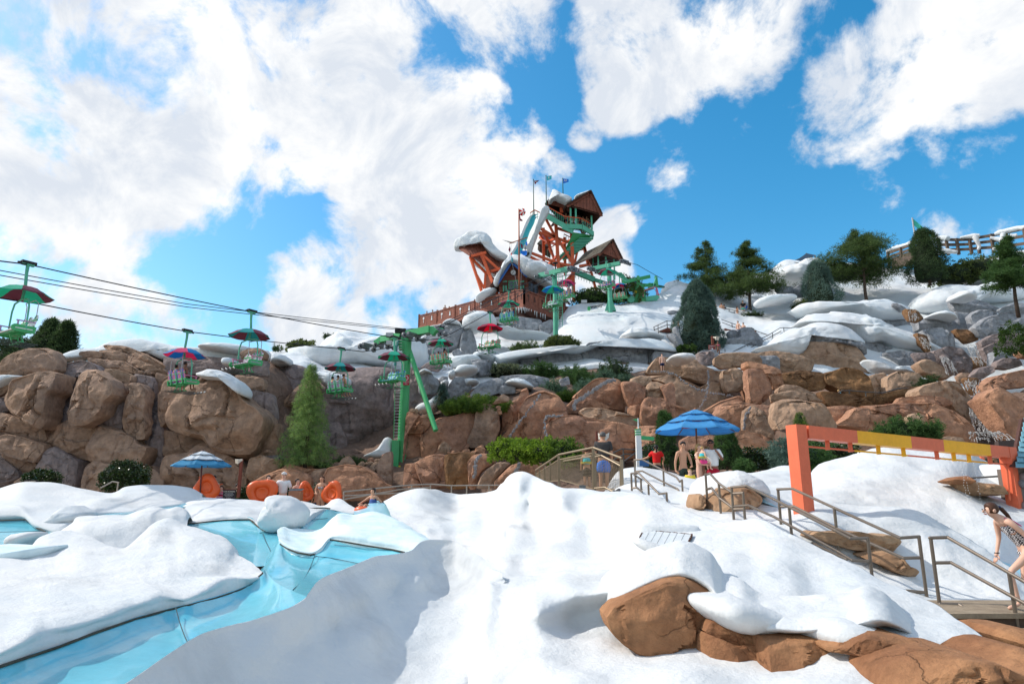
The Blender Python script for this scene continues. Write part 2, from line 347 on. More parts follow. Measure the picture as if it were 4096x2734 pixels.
# ---------------------------------------------------------------- the ground and the moulded snow
g=MB();g.add([(-900,-60,-7),(900,-60,-7),(900,1500,-7),(-900,1500,-7)],[(0,1,2,3)])
g.build('ground',mat('grass_far',(.07,.10,.04),.9,.3,.05),kind='structure')
pz=MB();pz.box((0,22,-2.6),90,44,.2);pz.box((-6,31,-.7),60,12,.2);pz.box((13,25.5,.05),18,8,.2)
pz.build('paving',mat('paving',(.40,.33,.27),.8,.2,1.0),kind='structure')

# bowl and the long bank that falls to the right, nearest the camera
S2=[
 [(880,1152,23),(960,1124,23),(1060,1134,23),(1130,1126,22.5),(1185,1083,20),(1255,1107,18.5),(1340,1120,17),(1440,1124,16),(1545,1160,14),(1640,1188,12.8),(1740,1190,12),(1850,1240,10.6),(1960,1292,9.6),(2100,1358,8.5),(2230,1440,7.4),(2400,1560,6.2)],
 [(890,1165,21.5),(965,1165,21),(1060,1170,21),(1120,1160,21),(1172,1130,18.8),(1235,1150,17.5),(1330,1160,15.8),(1440,1160,14.5),(1545,1190,13),(1640,1215,12),(1740,1225,11.2),(1850,1270,10),(1960,1325,9),(2100,1390,8),(2230,1475,7),(2400,1600,5.9)],
 [(900,1185,20),(970,1195,19.5),(1050,1205,19),(1110,1210,18.6),(1160,1190,16.8),(1225,1205,16),(1320,1230,13.5),(1430,1230,12.5),(1540,1260,11),(1640,1280,10.4),(1740,1290,9.9),(1850,1340,9),(1960,1385,8.2),(2100,1430,7.5),(2230,1510,6.7),(2400,1640,5.7)],
 [(930,1215,18),(990,1225,17.5),(1060,1240,17),(1112,1250,15.5),(1155,1260,13.6),(1220,1270,13),(1310,1290,11.6),(1410,1290,11),(1520,1320,9.6),(1640,1340,9.2),(1740,1355,8.8),(1850,1385,8.2),(1960,1430,7.6),(2100,1470,7),(2230,1540,6.4),(2400,1680,5.5)],
 [(1000,1260,15),(1040,1275,14),(1080,1290,13.2),(1120,1312,11.5),(1160,1340,10.5),(1225,1350,9.9),(1300,1350,9.3),(1400,1345,9),(1510,1345,8.6),(1630,1390,8),(1740,1420,7.6),(1850,1435,7.4),(1960,1465,7),(2100,1500,6.6),(2230,1580,6),(2400,1740,5.2)],
 [(1010,1290,13.5),(1045,1305,12.9),(1085,1325,12),(1120,1355,10.2),(1160,1395,9.5),(1210,1425,8.9),(1280,1430,8.6),(1395,1400,9.0),(1500,1400,9.0),(1620,1440,8.4),(1730,1465,8.0),(1850,1475,7.6),(1960,1500,7.1),(2100,1530,6.5),(2230,1620,5.8),(2400,1790,5)],
 [(1020,1340,12),(1055,1365,11.4),(1085,1395,10.2),(1110,1430,9.1),(1140,1465,8.6),(1190,1500,7.9),(1270,1500,7.6),(1390,1460,8.3),(1500,1480,8.2),(1620,1500,7.9),(1730,1515,7.6),(1850,1545,7.0),(1960,1560,6.6),(2100,1580,6.2),(2230,1680,5.4),(2400,1850,4.8)],
 [(1000,1450,10.2),(1030,1470,9.8),(1055,1495,9.25),(1080,1525,8.45),(1115,1560,7.6),(1180,1600,7.0),(1270,1580,6.6),(1390,1540,7.0),(1500,1550,6.9),(1620,1560,6.8),(1730,1575,6.7),(1850,1600,6.2),(1960,1620,5.9),(2100,1650,5.6),(2230,1760,5),(2400,1900,4.6)],
 [(960,1700,7.4),(1000,1700,7.2),(1030,1720,6.9),(1060,1740,6.5),(1110,1760,6.1),(1180,1780,5.6),(1270,1780,5),(1390,1780,5),(1500,1780,5),(1620,1780,5),(1730,1780,5),(1850,1800,4.9),(1960,1820,4.8),(2100,1850,4.7),(2230,1900,4.5),(2400,2000,4.3)]]
BUMPS2=[(1140,1180,14,-.5),(1165,1230,10,-.35),(1110,1150,12,.3),(1200,1200,12,.3),(1215,1160,10,-.3),(1283,1135,28,.35),(1075,1210,30,.3),(1045,1175,40,-.5),(1020,1222,16,.4),(985,1190,18,-.35),(1400,1215,60,-.55),(1445,1270,50,.45),(1720,1290,36,-.28),(1795,1300,40,.28),(1620,1375,50,.15),(1250,1300,40,-.3),(1180,1400,26,.2),(1283,1150,38,0.94),(1278,1200,26,-0.5),(1375,1160,40,0.51),(1350,1235,45,-0.59),(1185,1110,22,0.59),(1230,1400,34,0.59),(1290,1300,60,0.51),(1000,1200,26,0.42),(980,1215,14,0.42),(1040,1150,45,-1.02),(1120,1190,26,-0.59),(1530,1232,46,-0.2),(1700,1290,60,0.31),(1800,1345,50,0.37),(1790,1330,26,-0.24),(1850,1365,60,-0.2),(1930,1400,60,0.26),(2050,1440,60,-0.17),(1690,1400,50,0.34),(1640,1330,60,0.31),(1500,1290,70,0.2),(1420,1330,60,0.26),(1320,1440,46,-0.37),(1590,1545,70,0.24),(1430,1520,60,-0.2),(1470,1175,50,0.34),(1230,1230,26,-0.34),(1195,1290,22,-0.31)]
sheet('snow_bank','W',S2,SNOW,300,170,.10,.45,BUMPS2,back=2.2,drop=2.0,skirt=0,amp2=.008,ns2=3.5)
S1=[
 [(150,1640,4.9),(285,1568,5.5),(400,1490,6.1),(470,1450,6.6),(560,1425,7.1),(631,1405,7.5),(682,1384,7.9),(706,1360,8.3),(733,1329,8.7),(795,1302,9.6),(863,1278,10.5),(938,1264,11.3),(972,1239,12.1),(1034,1237,12.3),(1061,1251,12),(1109,1278,11.4),(1150,1308,10.9)],
 [(160,1665,4.9),(300,1600,5.5),(415,1520,6.1),(487,1480,6.6),(575,1455,7.1),(645,1440,7.5),(695,1425,7.9),(722,1400,8.3),(752,1365,8.7),(812,1338,9.6),(878,1310,10.5),(948,1298,11.2),(985,1268,12),(1036,1256,12.2),(1062,1266,11.9),(1109,1288,11.3),(1150,1311,10.9)],
 [(200,1800,4.9),(350,1720,5.4),(470,1650,6.0),(550,1600,6.5),(640,1570,7.0),(710,1545,7.4),(760,1530,7.8),(800,1500,8.2),(840,1465,8.7),(890,1430,9.4),(940,1395,10.1),(985,1370,10.7),(1010,1340,11.4),(1040,1315,11.8),(1065,1305,11.7),(1105,1303,11.2),(1150,1314,10.8)],
 [(300,1950,4.8),(450,1850,5.3),(580,1780,5.8),(680,1720,6.3),(760,1680,6.7),(820,1650,7.1),(870,1620,7.5),(910,1590,7.9),(945,1555,8.3),(985,1515,8.8),(1020,1475,9.3),(1045,1435,9.8),(1065,1395,10.4),(1085,1365,10.7),(1105,1345,10.9),(1130,1335,10.8),(1155,1328,10.7)],
 [(420,2100,4.4),(560,2000,4.8),(700,1900,5.2),(800,1820,5.6),(880,1760,6),(940,1710,6.4),(990,1670,6.8),(1030,1630,7.2),(1060,1580,7.8),(1085,1530,8.5),(1105,1490,8.95),(1120,1450,9.45),(1130,1415,9.85),(1140,1380,10.2),(1150,1360,10.5),(1160,1345,10.7),(1170,1335,10.8)],
 [(460,2110,5.0),(600,2010,5.4),(740,1910,5.9),(840,1830,6.3),(920,1770,6.8),(980,1720,7.2),(1030,1680,7.7),(1070,1640,8.1),(1100,1590,8.8),(1125,1540,9.4),(1145,1500,9.8),(1160,1460,10.4),(1170,1425,10.8),(1180,1390,11.3),(1190,1370,11.6),(1200,1355,11.9),(1210,1345,12.0)]]
sheet('snow_bank','W',S1,SNOW,240,110,.06,.6,[(820,1370,24,.2),(760,1440,30,-.22),(900,1350,22,-.2),(960,1330,20,.18),(850,1450,30,.2),(600,1500,40,.15),(980,1300,14,-.12),(680,1480,34,-.15),(930,1430,24,-.15),(800,1345,26,.10),(865,1320,30,.16),(700,1400,22,.10),(900,1390,30,-.12)],back=.9,drop=1.3,skirt=0,amp2=.008,ns2=3.5,seed=3)
# the island between the flumes
S3=[
 [(-60,1262,13.5),(0,1254,14),(61,1257,14),(85,1237,14.3),(113,1223,14.6),(154,1215,15),(191,1223,14.8),(232,1240,14.4),(281,1257,13.9),(318,1227,14.5),(345,1203,15),(376,1188,15.4),(403,1191,15.5),(423,1201,15.4),(461,1210,15.2),(505,1227,14.8),(529,1244,14.4),(543,1271,13.9),(570,1283,13.5),(603,1308,12.7)],
 [(-60,1275,12.8),(0,1266,13.3),(61,1272,13.3),(90,1255,13.6),(118,1243,13.8),(158,1237,14.1),(192,1243,14),(232,1256,13.7),(281,1266,13.4),(320,1247,13.8),(348,1228,14.1),(378,1217,14.4),(403,1218,14.5),(425,1227,14.3),(460,1237,14.1),(498,1252,13.8),(520,1267,13.5),(533,1288,13.1),(558,1300,12.8),(600,1312,12.45)],
 [(-60,1305,11.4),(0,1300,11.8),(61,1305,11.8),(95,1300,12),(125,1295,12.2),(165,1290,12.3),(195,1290,12.3),(235,1290,12.4),(281,1290,12.4),(320,1285,12.6),(350,1280,12.8),(380,1275,12.9),(403,1272,13),(428,1275,12.9),(458,1283,12.8),(490,1295,12.6),(510,1305,12.5),(525,1313,12.4),(550,1316,12.3),(597,1316,12.3)],
 [(-60,1380,9.2),(0,1375,9.4),(60,1370,9.7),(100,1362,9.9),(130,1355,10.1),(170,1348,10.4),(200,1343,10.6),(240,1338,10.8),(285,1332,11),(320,1328,11.2),(350,1325,11.4),(380,1322,11.5),(405,1320,11.7),(430,1320,11.8),(458,1320,11.9),(485,1320,12),(508,1320,12.05),(525,1320,12.1),(550,1320,12.15),(594,1319,12.2)],
 [(-60,1495,7.0),(0,1478,7.4),(68,1445,7.9),(102,1428,8.3),(154,1423,8.5),(200,1412,8.8),(239,1400,9.1),(300,1378,9.7),(341,1366,10),(369,1358,10.3),(400,1365,10.4),(420,1366,10.5),(461,1350,10.9),(485,1338,11.2),(505,1327,11.5),(525,1322,11.7),(540,1323,11.8),(555,1324,11.85),(570,1324,11.9),(592,1321,12.1)],
 [(-60,1530,6.85),(0,1508,7.25),(68,1480,7.75),(115,1460,8.15),(160,1450,8.4),(205,1435,8.7),(245,1423,9.0),(305,1403,9.6),(345,1390,9.9),(375,1382,10.2),(405,1380,10.35),(430,1378,10.45),(465,1367,10.85),(488,1358,11.15),(508,1347,11.45),(528,1341,11.6),(543,1338,11.75),(560,1334,11.85),(575,1330,11.9),(596,1325,12.1)],
 [(-60,1556,6.95),(0,1533,7.3),(68,1509,7.8),(137,1485,8.25),(180,1468,8.5),(215,1455,8.8),(250,1442,9.1),(310,1421,9.65),(345,1410,9.95),(380,1402,10.25),(410,1395,10.4),(435,1389,10.5),(468,1380,10.85),(495,1373,11.15),(515,1366,11.45),(535,1360,11.65),(550,1354,11.8),(566,1347,11.95),(580,1339,12.05),(601,1325,12.2)]]
sheet('snow_bank','W',S3,SNOW,260,110,.03,.8,[(395,1225,20,-.22),(440,1225,30,.2),(120,1268,30,-.3),(60,1265,40,.12),(250,1300,60,-.08),(480,1255,30,.15),(620,1300,10,.0)],back=1.2,drop=1.5,skirt=.25,amp2=.008,ns2=3.5,seed=5)
# far left bank under the cliff
S4=[
 [(-90,1140,22),(0,1118,22),(45,1106,22),(90,1104,22),(137,1109,22),(188,1119,22),(256,1130,22.5),(290,1117,23),(341,1110,23.5),(400,1111,24),(440,1118,24),(464,1132,24)],
 [(-90,1150,21),(0,1140,20.8),(45,1128,20.8),(90,1132,20.8),(137,1135,20.8),(188,1136,20.8),(256,1140,21),(300,1134,22),(341,1130,22.4),(400,1130,23),(440,1134,23.4),(464,1140,23.7)],
 [(-90,1158,19.8),(0,1155,19.7),(45,1153,19.7),(90,1162,19.4),(137,1160,19.5),(188,1155,19.9),(245,1152,20.4),(300,1152,21),(341,1148,21.5),(400,1145,22.4),(440,1143,23),(464,1143,23.5)],
 [(-90,1168,18.9),(0,1165,18.9),(45,1164,18.9),(85,1190,18.2),(137,1200,18),(188,1175,19),(240,1170,19.8),(300,1166,20.3),(345,1160,20.8),(400,1152,21.8),(430,1147,22.6),(466,1143,23.4)],
 [(-90,1185,18.6),(0,1183,18.6),(50,1183,18.5),(85,1205,17.9),(137,1212,17.7),(188,1182,18.9),(240,1176,19.6),(300,1172,20.1),(345,1166,20.6),(400,1158,21.5),(430,1152,22.4),(468,1147,23.3)],
 [(-90,1195,18.7),(0,1192,18.7),(55,1191,18.6),(88,1212,18.0),(137,1222,17.6),(188,1188,18.9),(240,1181,19.6),(300,1176,20.1),(345,1170,20.6),(400,1162,21.5),(430,1156,22.4),(468,1150,23.3)]]
sheet('snow_bank','W',S4,SNOW,160,50,.05,.5,[(60,1120,30,.2),(150,1160,30,-.25)],back=2,drop=2,skirt=.3,seed=6)
# ridge left of the middle flume, its shaded wall facing us
S5=[
 [(140,1216,17),(165,1198,17.3),(180,1185,17.5),(230,1180,17.8),(290,1179,18),(321,1170,18.2),(355,1161,18.5),(382,1166,18.5),(406,1163,18.5),(427,1171,18.5),(434,1185,18.5)],
 [(150,1222,16.6),(172,1208,16.8),(186,1196,17),(232,1192,17.2),(290,1190,17.4),(321,1182,17.6),(355,1174,17.9),(382,1177,17.9),(404,1175,18),(424,1181,18),(432,1190,18)],
 [(160,1235,16.2),(182,1225,16.3),(200,1216,16.4),(235,1212,16.6),(290,1208,16.8),(321,1204,17),(355,1195,17.3),(380,1195,17.4),(400,1192,17.5),(418,1194,17.6),(430,1197,17.7)],
 [(170,1262,15.7),(200,1268,15.7),(225,1272,15.8),(255,1275,15.9),(290,1275,16),(321,1272,16.1),(350,1265,16.4),(375,1255,16.6),(395,1245,16.9),(412,1235,17.1),(428,1215,17.3)]]
sheet('snow_bank','W',S5,SNOW,130,50,.04,.9,[(390,1170,12,.2),(250,1215,20,.12)],back=1.0,drop=1.6,skirt=.5,seed=7)
# bank across the middle, behind the flumes
S6=[
 [(385,1166,22),(438,1147,22.5),(465,1141,23),(505,1141,23),(559,1144,23),(610,1150,23),(640,1152,23),(700,1150,24),(740,1158,24),(762,1146,24.5),(780,1143,24.5),(802,1155,24),(824,1168,23.5)],
 [(395,1172,21),(440,1160,21.2),(468,1154,21.5),(508,1154,21.6),(559,1157,21.8),(608,1163,21.8),(640,1166,22),(695,1160,23),(738,1165,23.3),(765,1158,23.6),(785,1157,23.7),(805,1163,23.5),(824,1171,23.2)],
 [(400,1185,19.6),(445,1180,19.6),(475,1172,19.8),(510,1172,20),(560,1176,20),(590,1188,19.6),(612,1196,19.4),(660,1180,20.6),(736,1166,23),(768,1165,23.2),(790,1167,23.2),(806,1170,23.1),(823,1174,23)],
 [(400,1196,18.9),(445,1191,18.8),(485,1184,18.9),(515,1181,19),(560,1183,19),(588,1196,18.5),(608,1208,18.2),(650,1200,18.8),(690,1172,22),(745,1167,22.8),(790,1173,22.9),(806,1175,22.9),(823,1177,22.9)],
 [(402,1203,18.7),(445,1198,18.6),(485,1194,18.7),(520,1191,18.8),(572,1190,18.8),(590,1205,18.3),(606,1218,18.0),(645,1215,18.2),(688,1196,19.5),(748,1168,22.8),(790,1179,22.8),(806,1180,22.8),(823,1180,22.8)]]
sheet('snow_bank','W',S6,SNOW,170,50,.05,.8,[(500,1160,20,.15)],back=1.8,drop=2,skirt=.3,seed=8)
boulder('H',[(985,760),(1000,700),(1040,670),(1000,640),(1020,617),(1120,608),(1200,640),(1260,690),(1300,740),(1290,820),(1270,860),(1190,890),(1090,905),(1010,880),(960,830)],18.2,SNOW,None,t=.75,lean=.35,name='snow_mound',facets=0,sm=2,power=2.4,rough=1.3)['kind']='structure'
boulder('I',[(320,505),(370,470),(410,400),(450,374),(500,395),(570,425),(560,470),(500,490),(450,530)],18.6,SNOW,None,t=.6,lean=.5,name='snow_mound',facets=0,sm=2,power=2.2,rough=1.3)['kind']='structure'
boulder('I',[(75,600),(95,565),(150,555),(230,550),(240,575),(180,620),(150,648),(95,645)],15.6,SNOW,None,t=.4,lean=.5,name='snow_mound',facets=0,sm=2,power=2.2,rough=1.3)['kind']='structure'
boulder('I',[(-80,640),(0,645),(150,650),(240,665),(330,640),(300,690),(270,720),(180,735),(0,735),(-80,730)],13.2,SNOWC,None,t=.6,lean=.6,name='snow_mound',facets=0,sm=2,power=2.2,rough=1.3)['kind']='structure'
# U-shaped bank round the big basin
S7=[
 [(636,1214,16.4),(648,1208,17.2),(665,1211,17.5),(700,1213,18),(735,1210,18),(763,1185,18.5),(780,1176,19),(815,1181,19.5),(854,1172,20),(900,1185,19.5),(940,1208,18.3),(985,1232,17)],
 [(636,1218,16.1),(650,1218,16.3),(668,1226,16.3),(702,1236,16.2),(730,1232,16.5),(757,1212,16.9),(777,1202,17),(801,1200,17.2),(854,1205,17),(903,1214,16.6),(945,1222,16.2),(985,1238,15.6)],
 [(637,1226,15.8),(652,1232,15.8),(670,1243,15.7),(703,1255,15.6),(733,1243,15.9),(757,1221,16.2),(778,1210,16.4),(801,1204,16.5),(854,1214,16.2),(905,1220,16),(948,1226,15.8),(985,1242,15.2)],
 [(639,1236,15.4),(656,1247,15.2),(678,1257,15),(710,1263,14.9),(735,1252,15),(757,1229,15.3),(783,1222,15.3),(810,1222,15.2),(855,1232,15),(903,1240,14.8),(940,1246,14.5),(980,1252,14)],
 [(641,1244,15.35),(659,1257,15.1),(682,1266,14.9),(712,1271,14.8),(737,1260,14.9),(757,1237,15.2),(790,1241,15.1),(830,1248,14.9),(860,1253,14.8),(900,1259,14.6),(932,1266,14.3),(970,1266,13.9)]]
sheet('snow_bank','W',S7,SNOWC,170,50,.03,1.0,[],back=.8,drop=1.2,skirt=.2,seed=9)
# banks of the slides on the right
S8=[
 [(1380,1135,21),(1440,1070,20.8),(1610,1098,20),(1700,1084,20),(1806,1066,19.5),(1862,1088,19),(1881,1064,19),(1935,1048,19),(1975,1035,19),(2015,1027,19),(2082,1024,19),(2149,1019,19),(2185,1020,19),(2229,1030,19),(2252,1052,19),(2300,1070,19.5),(2420,1090,20)],
 [(1380,1140,20),(1450,1100,19.3),(1600,1110,18.5),(1700,1095,18.5),(1806,1090,18),(1860,1110,17.5),(1890,1098,17.5),(1945,1085,17.5),(1985,1078,17.5),(2025,1075,17.5),(2090,1078,17.5),(2150,1080,17.3),(2180,1092,17.0),(2215,1108,16.9),(2245,1130,16.8),(2300,1152,16.2),(2420,1170,16)],
 [(1420,1120,17),(1500,1130,16.5),(1600,1140,16),(1700,1130,16),(1800,1115,16.5),(1860,1130,16),(1920,1115,16.1),(1980,1122,15.8),(2030,1135,15.6),(2080,1148,15.4),(2130,1155,15.2),(2170,1163,15.1),(2200,1172,14.9),(2240,1182,14.7),(2280,1192,14.5),(2320,1205,14.3),(2420,1230,14)],
 [(1420,1150,15.5),(1500,1160,15),(1600,1170,14.6),(1700,1165,14.6),(1800,1150,15),(1860,1158,14.9),(1930,1136,15.5),(1990,1155,15.3),(2040,1172,15.0),(2090,1188,14.8),(2130,1203,14.6),(2170,1217,14.4),(2200,1232,14.2),(2240,1247,14),(2280,1262,13.8),(2320,1277,13.6),(2420,1310,13.2)],
 [(1420,1200,13.8),(1500,1210,13.2),(1600,1220,12.8),(1700,1215,12.8),(1800,1200,13),(1860,1190,13.8),(1930,1165,14.8),(1990,1178,14.7),(2040,1194,14.5),(2090,1209,14.3),(2130,1224,14.1),(2170,1240,13.9),(2200,1255,13.7),(2240,1270,13.5),(2280,1285,13.3),(2320,1300,13.1),(2420,1335,12.7)]]
for r_ in S8:r_.append((3000,r_[-1][1]+45,r_[-1][2]+.5))
sheet('snow_bank','W',S8,SNOW,240,80,.06,.6,[(1720,1115,45,.3),(2060,1075,50,.25),(1800,1110,40,-.2)],back=2,drop=2,skirt=.4,amp2=.012,ns2=3,seed=10)
S9=[
 [(1690,1190,14),(1770,1174,14),(1850,1160,13.8),(1935,1157,13.8),(2055,1161,13.6),(2122,1179,13.3),(2202,1220,12.9),(2260,1255,12.5),(2320,1300,12.1),(2440,1370,11.5)],
 [(1690,1205,13.2),(1770,1200,13.1),(1850,1188,12.9),(1940,1188,12.8),(2040,1193,12.7),(2110,1213,12.5),(2180,1250,12.2),(2240,1285,11.9),(2310,1330,11.6),(2440,1392,11.1)],
 [(1690,1235,12.2),(1770,1240,12.2),(1850,1240,12.2),(1940,1240,12.2),(2040,1250,12.2),(2110,1290,12),(2170,1318,11.7),(2230,1342,11.4),(2310,1360,11.1),(2440,1402,10.8)],
 [(1690,1270,11.6),(1770,1290,11.5),(1850,1300,11.5),(1940,1310,11.5),(2040,1325,11.4),(2110,1347,11.1),(2170,1362,10.9),(2230,1372,10.7),(2310,1384,10.5),(2440,1412,10.2)],
 [(1690,1330,10.3),(1770,1370,9.8),(1850,1400,9.7),(1940,1410,9.6),(2040,1410,9.6),(2110,1415,9.5),(2170,1415,9.4),(2230,1415,9.4),(2310,1420,9.4),(2440,1440,9.4)]]
for r_ in S9:r_.append((2950,r_[-1][1]+20,r_[-1][2]))
sheet('snow_bank','W',S9,SNOW,170,80,.05,.8,[(2150,1290,40,.2),(1960,1210,40,-.15),(2130,1345,30,-.3)],back=1.2,drop=1.4,skirt=.3,amp2=.012,ns2=3.5,seed=11)
boulder('W',[(1600,1135),(1604,1112),(1632,1090),(1686,1079),(1734,1100),(1752,1125),(1745,1140),(1715,1122),(1665,1116),(1630,1124),(1622,1150),(1606,1150)],15.4,SNOW,None,t=.9,lean=.6,name='snow_mound',facets=0,sm=2,power=2.2,rough=1.2)['kind']='structure'

# ---------------------------------------------------------------- the water slides (glossy blue glass-fibre)
FL=mat('flume_blue',(.17,.57,.69),.2,col2=(.11,.49,.63),vscale=.5,var=.12,bump=.3,bscale=3.5,bdist=.02,spec=.5,coat=.5)
FLP=mat('flume_pale',(.38,.66,.76),.3,col2=(.30,.60,.72),vscale=.8,spec=.5,coat=.3)
SEAM=mat('seam_dark',(.03,.07,.09),.7)
GRIME=mat('grime',(.10,.09,.07),.9,.4,6)
FOAM=mat('foam',(.82,.87,.88),.5,bump=.9,bscale=16,bdist=.05,spec=.4)
def flume(label,rows,m=FL,nu=90,nv=50,seams=(),lipm=None):
  "slide surface; part seams are dark joints laid 4 mm proud"
  base=P('W',*rows[-1][len(rows[-1])//2]);base.z-=.3
  t=empty('water_slide',base,label,'water slide')
  s=sheet('channel','W',rows,m,nu,nv,0,parent=None,skirt=.0,kind=None,back=None);s.parent=t
  s.data.transform(Matrix.Translation(-base))
  for sm_ in seams:
    a=np.array([tuple(P('W',*q))for q in sm_]);a=cr1(a,24);MB().tube([Vector(q)*.9975 for q in a],.007,5).build('seam',SEAM,t)
  return t
fb1=flume('long blue slide channel curving out of the lower left corner below the snow island',[
 [(-60,1545,6.95),(0,1525,7.3),(68,1500,7.8),(137,1478,8.25),(215,1448,8.8),(310,1415,9.65),(380,1395,10.25),(435,1382,10.5),(495,1366,11.15),(535,1353,11.65),(566,1340,11.95),(601,1318,12.2),(607,1302,12.6)],
 [(-60,1600,6.8),(10,1585,7.1),(80,1565,7.5),(150,1540,7.9),(225,1512,8.4),(315,1475,9.1),(385,1450,9.7),(440,1435,10),(500,1415,10.6),(545,1398,11.1),(580,1375,11.5),(615,1350,11.8),(622,1325,12.2)],
 [(-40,1680,6.2),(40,1670,6.4),(120,1640,6.7),(190,1615,7.0),(265,1580,7.4),(345,1535,8.1),(410,1505,8.7),(465,1485,9),(520,1462,9.5),(565,1440,9.9),(605,1412,10.4),(640,1380,10.8),(650,1345,11.5)],
 [(40,1800,5.3),(120,1780,5.5),(200,1740,5.7),(270,1700,6.0),(340,1650,6.4),(410,1590,7.0),(470,1550,7.5),(520,1525,7.9),(570,1495,8.4),(615,1470,8.9),(660,1440,9.3),(700,1405,9.9),(710,1370,10.6)]],
 seams=[[(403,1392,10.2),(414,1432,9.85),(432,1475,9.0),(455,1500,8.7)]])
MB().tube([P('W',x,y,d)for x,y,d in[(-40,1540,6.9),(0,1528,7.25),(68,1505,7.75),(137,1482,8.2),(215,1452,8.75),(310,1419,9.6),(380,1400,10.2),(435,1387,10.45),(495,1371,11.1),(535,1358,11.6),(566,1346,11.9),(590,1334,12.05)]],.016,6).build('joint',GRIME,fb1)
fb2=flume('wide blue slide basin under the curled snow rim at the centre',[
 [(604,1290,15.3),(641,1240,15.5),(659,1252,15.2),(682,1262,15),(712,1267,14.9),(737,1257,15),(757,1233,15.3),(800,1240,15.2),(860,1249,14.9),(930,1262,14.4),(985,1262,14)],
 [(600,1300,14.6),(636,1262,15),(659,1275,14.9),(682,1285,14.7),(712,1292,14.5),(745,1292,14.4),(780,1288,14.5),(820,1290,14.4),(870,1295,14.2),(925,1305,13.8),(980,1310,13.4)],
 [(596,1315,13.8),(625,1300,14),(655,1310,13.7),(685,1318,13.4),(715,1325,13.2),(750,1328,13.1),(785,1328,13.1),(825,1330,13),(870,1335,12.8),(920,1345,12.4),(970,1360,12)],
 [(598,1330,13),(618,1330,13),(645,1342,12.5),(675,1352,12),(705,1358,11.8),(740,1362,11.7),(780,1365,11.7),(820,1370,11.5),(865,1380,11.3),(910,1395,11),(960,1410,10.6)],
 [(610,1345,12.2),(630,1355,11.8),(655,1370,11.2),(680,1385,10.8),(705,1400,10.5),(740,1410,10.4),(780,1420,10.2),(820,1430,10),(860,1440,9.9),(900,1450,9.7),(950,1470,9.4)]],
 seams=[[(724,1268,14.8),(712,1300,14.2),(695,1330,13.0),(672,1352,12.0)],[(724,1275,14.7),(760,1279,14.7),(810,1289,14.4),(850,1297,14.1)]])
MB().tube([P('W',x,y,d)for x,y,d in[(643,1247,15.3),(662,1259,15.05),(682,1267,14.85),(712,1272,14.75),(722,1270,14.78)]],.018,6).build('joint',GRIME,fb2)
MB().tube([P('W',x,y,d)for x,y,d in[(757,1237,15.1),(790,1242,15.05),(830,1249,14.85),(860,1254,14.75),(900,1260,14.55),(928,1266,14.3)]],.018,6).build('joint',GRIME,fb2)
# foaming water over the saddle of the basin
# thick overhanging lip of snow above the inset rock
OV=[(1402,1398,8.45),(1412,1388,8.35),(1425,1378,8.3),(1445,1368,8.25),(1480,1352,8.2),(1524,1335,8.2),(1564,1328,8.15),(1600,1340,8.1),(1632,1362,8.0),(1650,1390,7.9),(1662,1408,7.8),(1700,1419,7.6),(1740,1448,7.4),(1780,1454,7.3),(1835,1458,7.2),(1885,1455,7.1),(1945,1449,7.0),(1985,1439,6.95),(2020,1432,6.95),(2052,1438,7.0)]
OV+=[(2085,1452,7.15),(2108,1470,7.3)]
def lip(up,dd):
  n_=len(OV);return[(x-(up*.5 if x<1440 else 0)*w,y-up*(1 if x>1440 else .7)*w,d+dd*(1 if w>.6 else .55+.75*w))for(x,y,d),w in((q,min(1,(i+1.5)/4,(n_-i)/5))for i,q in enumerate(OV))]
sheet('snow_bank','W',[lip(92,1.0),lip(68,.55),lip(46,.26),lip(26,.09),lip(12,.03),lip(4,.12),lip(0,.5)],SNOW,220,40,.025,1.3,[],skirt=0,amp2=.008,ns2=3.5,seed=12)
fb3=flume('blue slide basin between the snow island and the middle bank',[
 [(380,1195,19.2),(445,1193,19),(485,1189,18.9),(520,1186,19),(572,1185,19),(590,1200,18.5),(606,1213,18.2),(640,1212,18.2),(690,1190,19.6)],
 [(400,1206,18.2),(450,1210,18),(490,1212,18),(530,1214,17.9),(575,1215,17.9),(595,1222,17.6),(615,1228,17.4),(645,1230,17.3),(700,1220,18)],
 [(440,1222,17.2),(480,1228,17),(510,1234,16.9),(545,1240,16.8),(580,1243,16.7),(600,1245,16.6),(620,1247,16.5),(650,1248,16.4),(710,1240,17)],
 [(480,1245,16),(510,1256,15.7),(535,1264,15.5),(560,1270,15.4),(585,1272,15.4),(603,1273,15.4),(622,1272,15.5),(655,1270,15.6),(715,1262,16)],
 [(520,1275,14.8),(535,1285,14.5),(555,1290,14.4),(575,1296,14.3),(592,1298,14.3),(606,1297,14.4),(625,1292,14.6),(658,1285,15),(718,1280,15.3)]],
 seams=[[(470,1236,16.85),(520,1229,17.3),(573,1224,17.7),(605,1221,17.6)],[(603,1224,17.5),(612,1245,16.6),(622,1265,15.8)]])
MB().tube([P('W',x,y,d)for x,y,d in[(420,1202,18.6),(450,1199,18.5),(485,1195,18.6),(520,1192,18.7),(573,1191,18.7),(590,1206,18.2),(606,1219,17.9),(645,1216,18.1),(686,1198,19.3)]],.018,6).build('joint',GRIME,fb3)
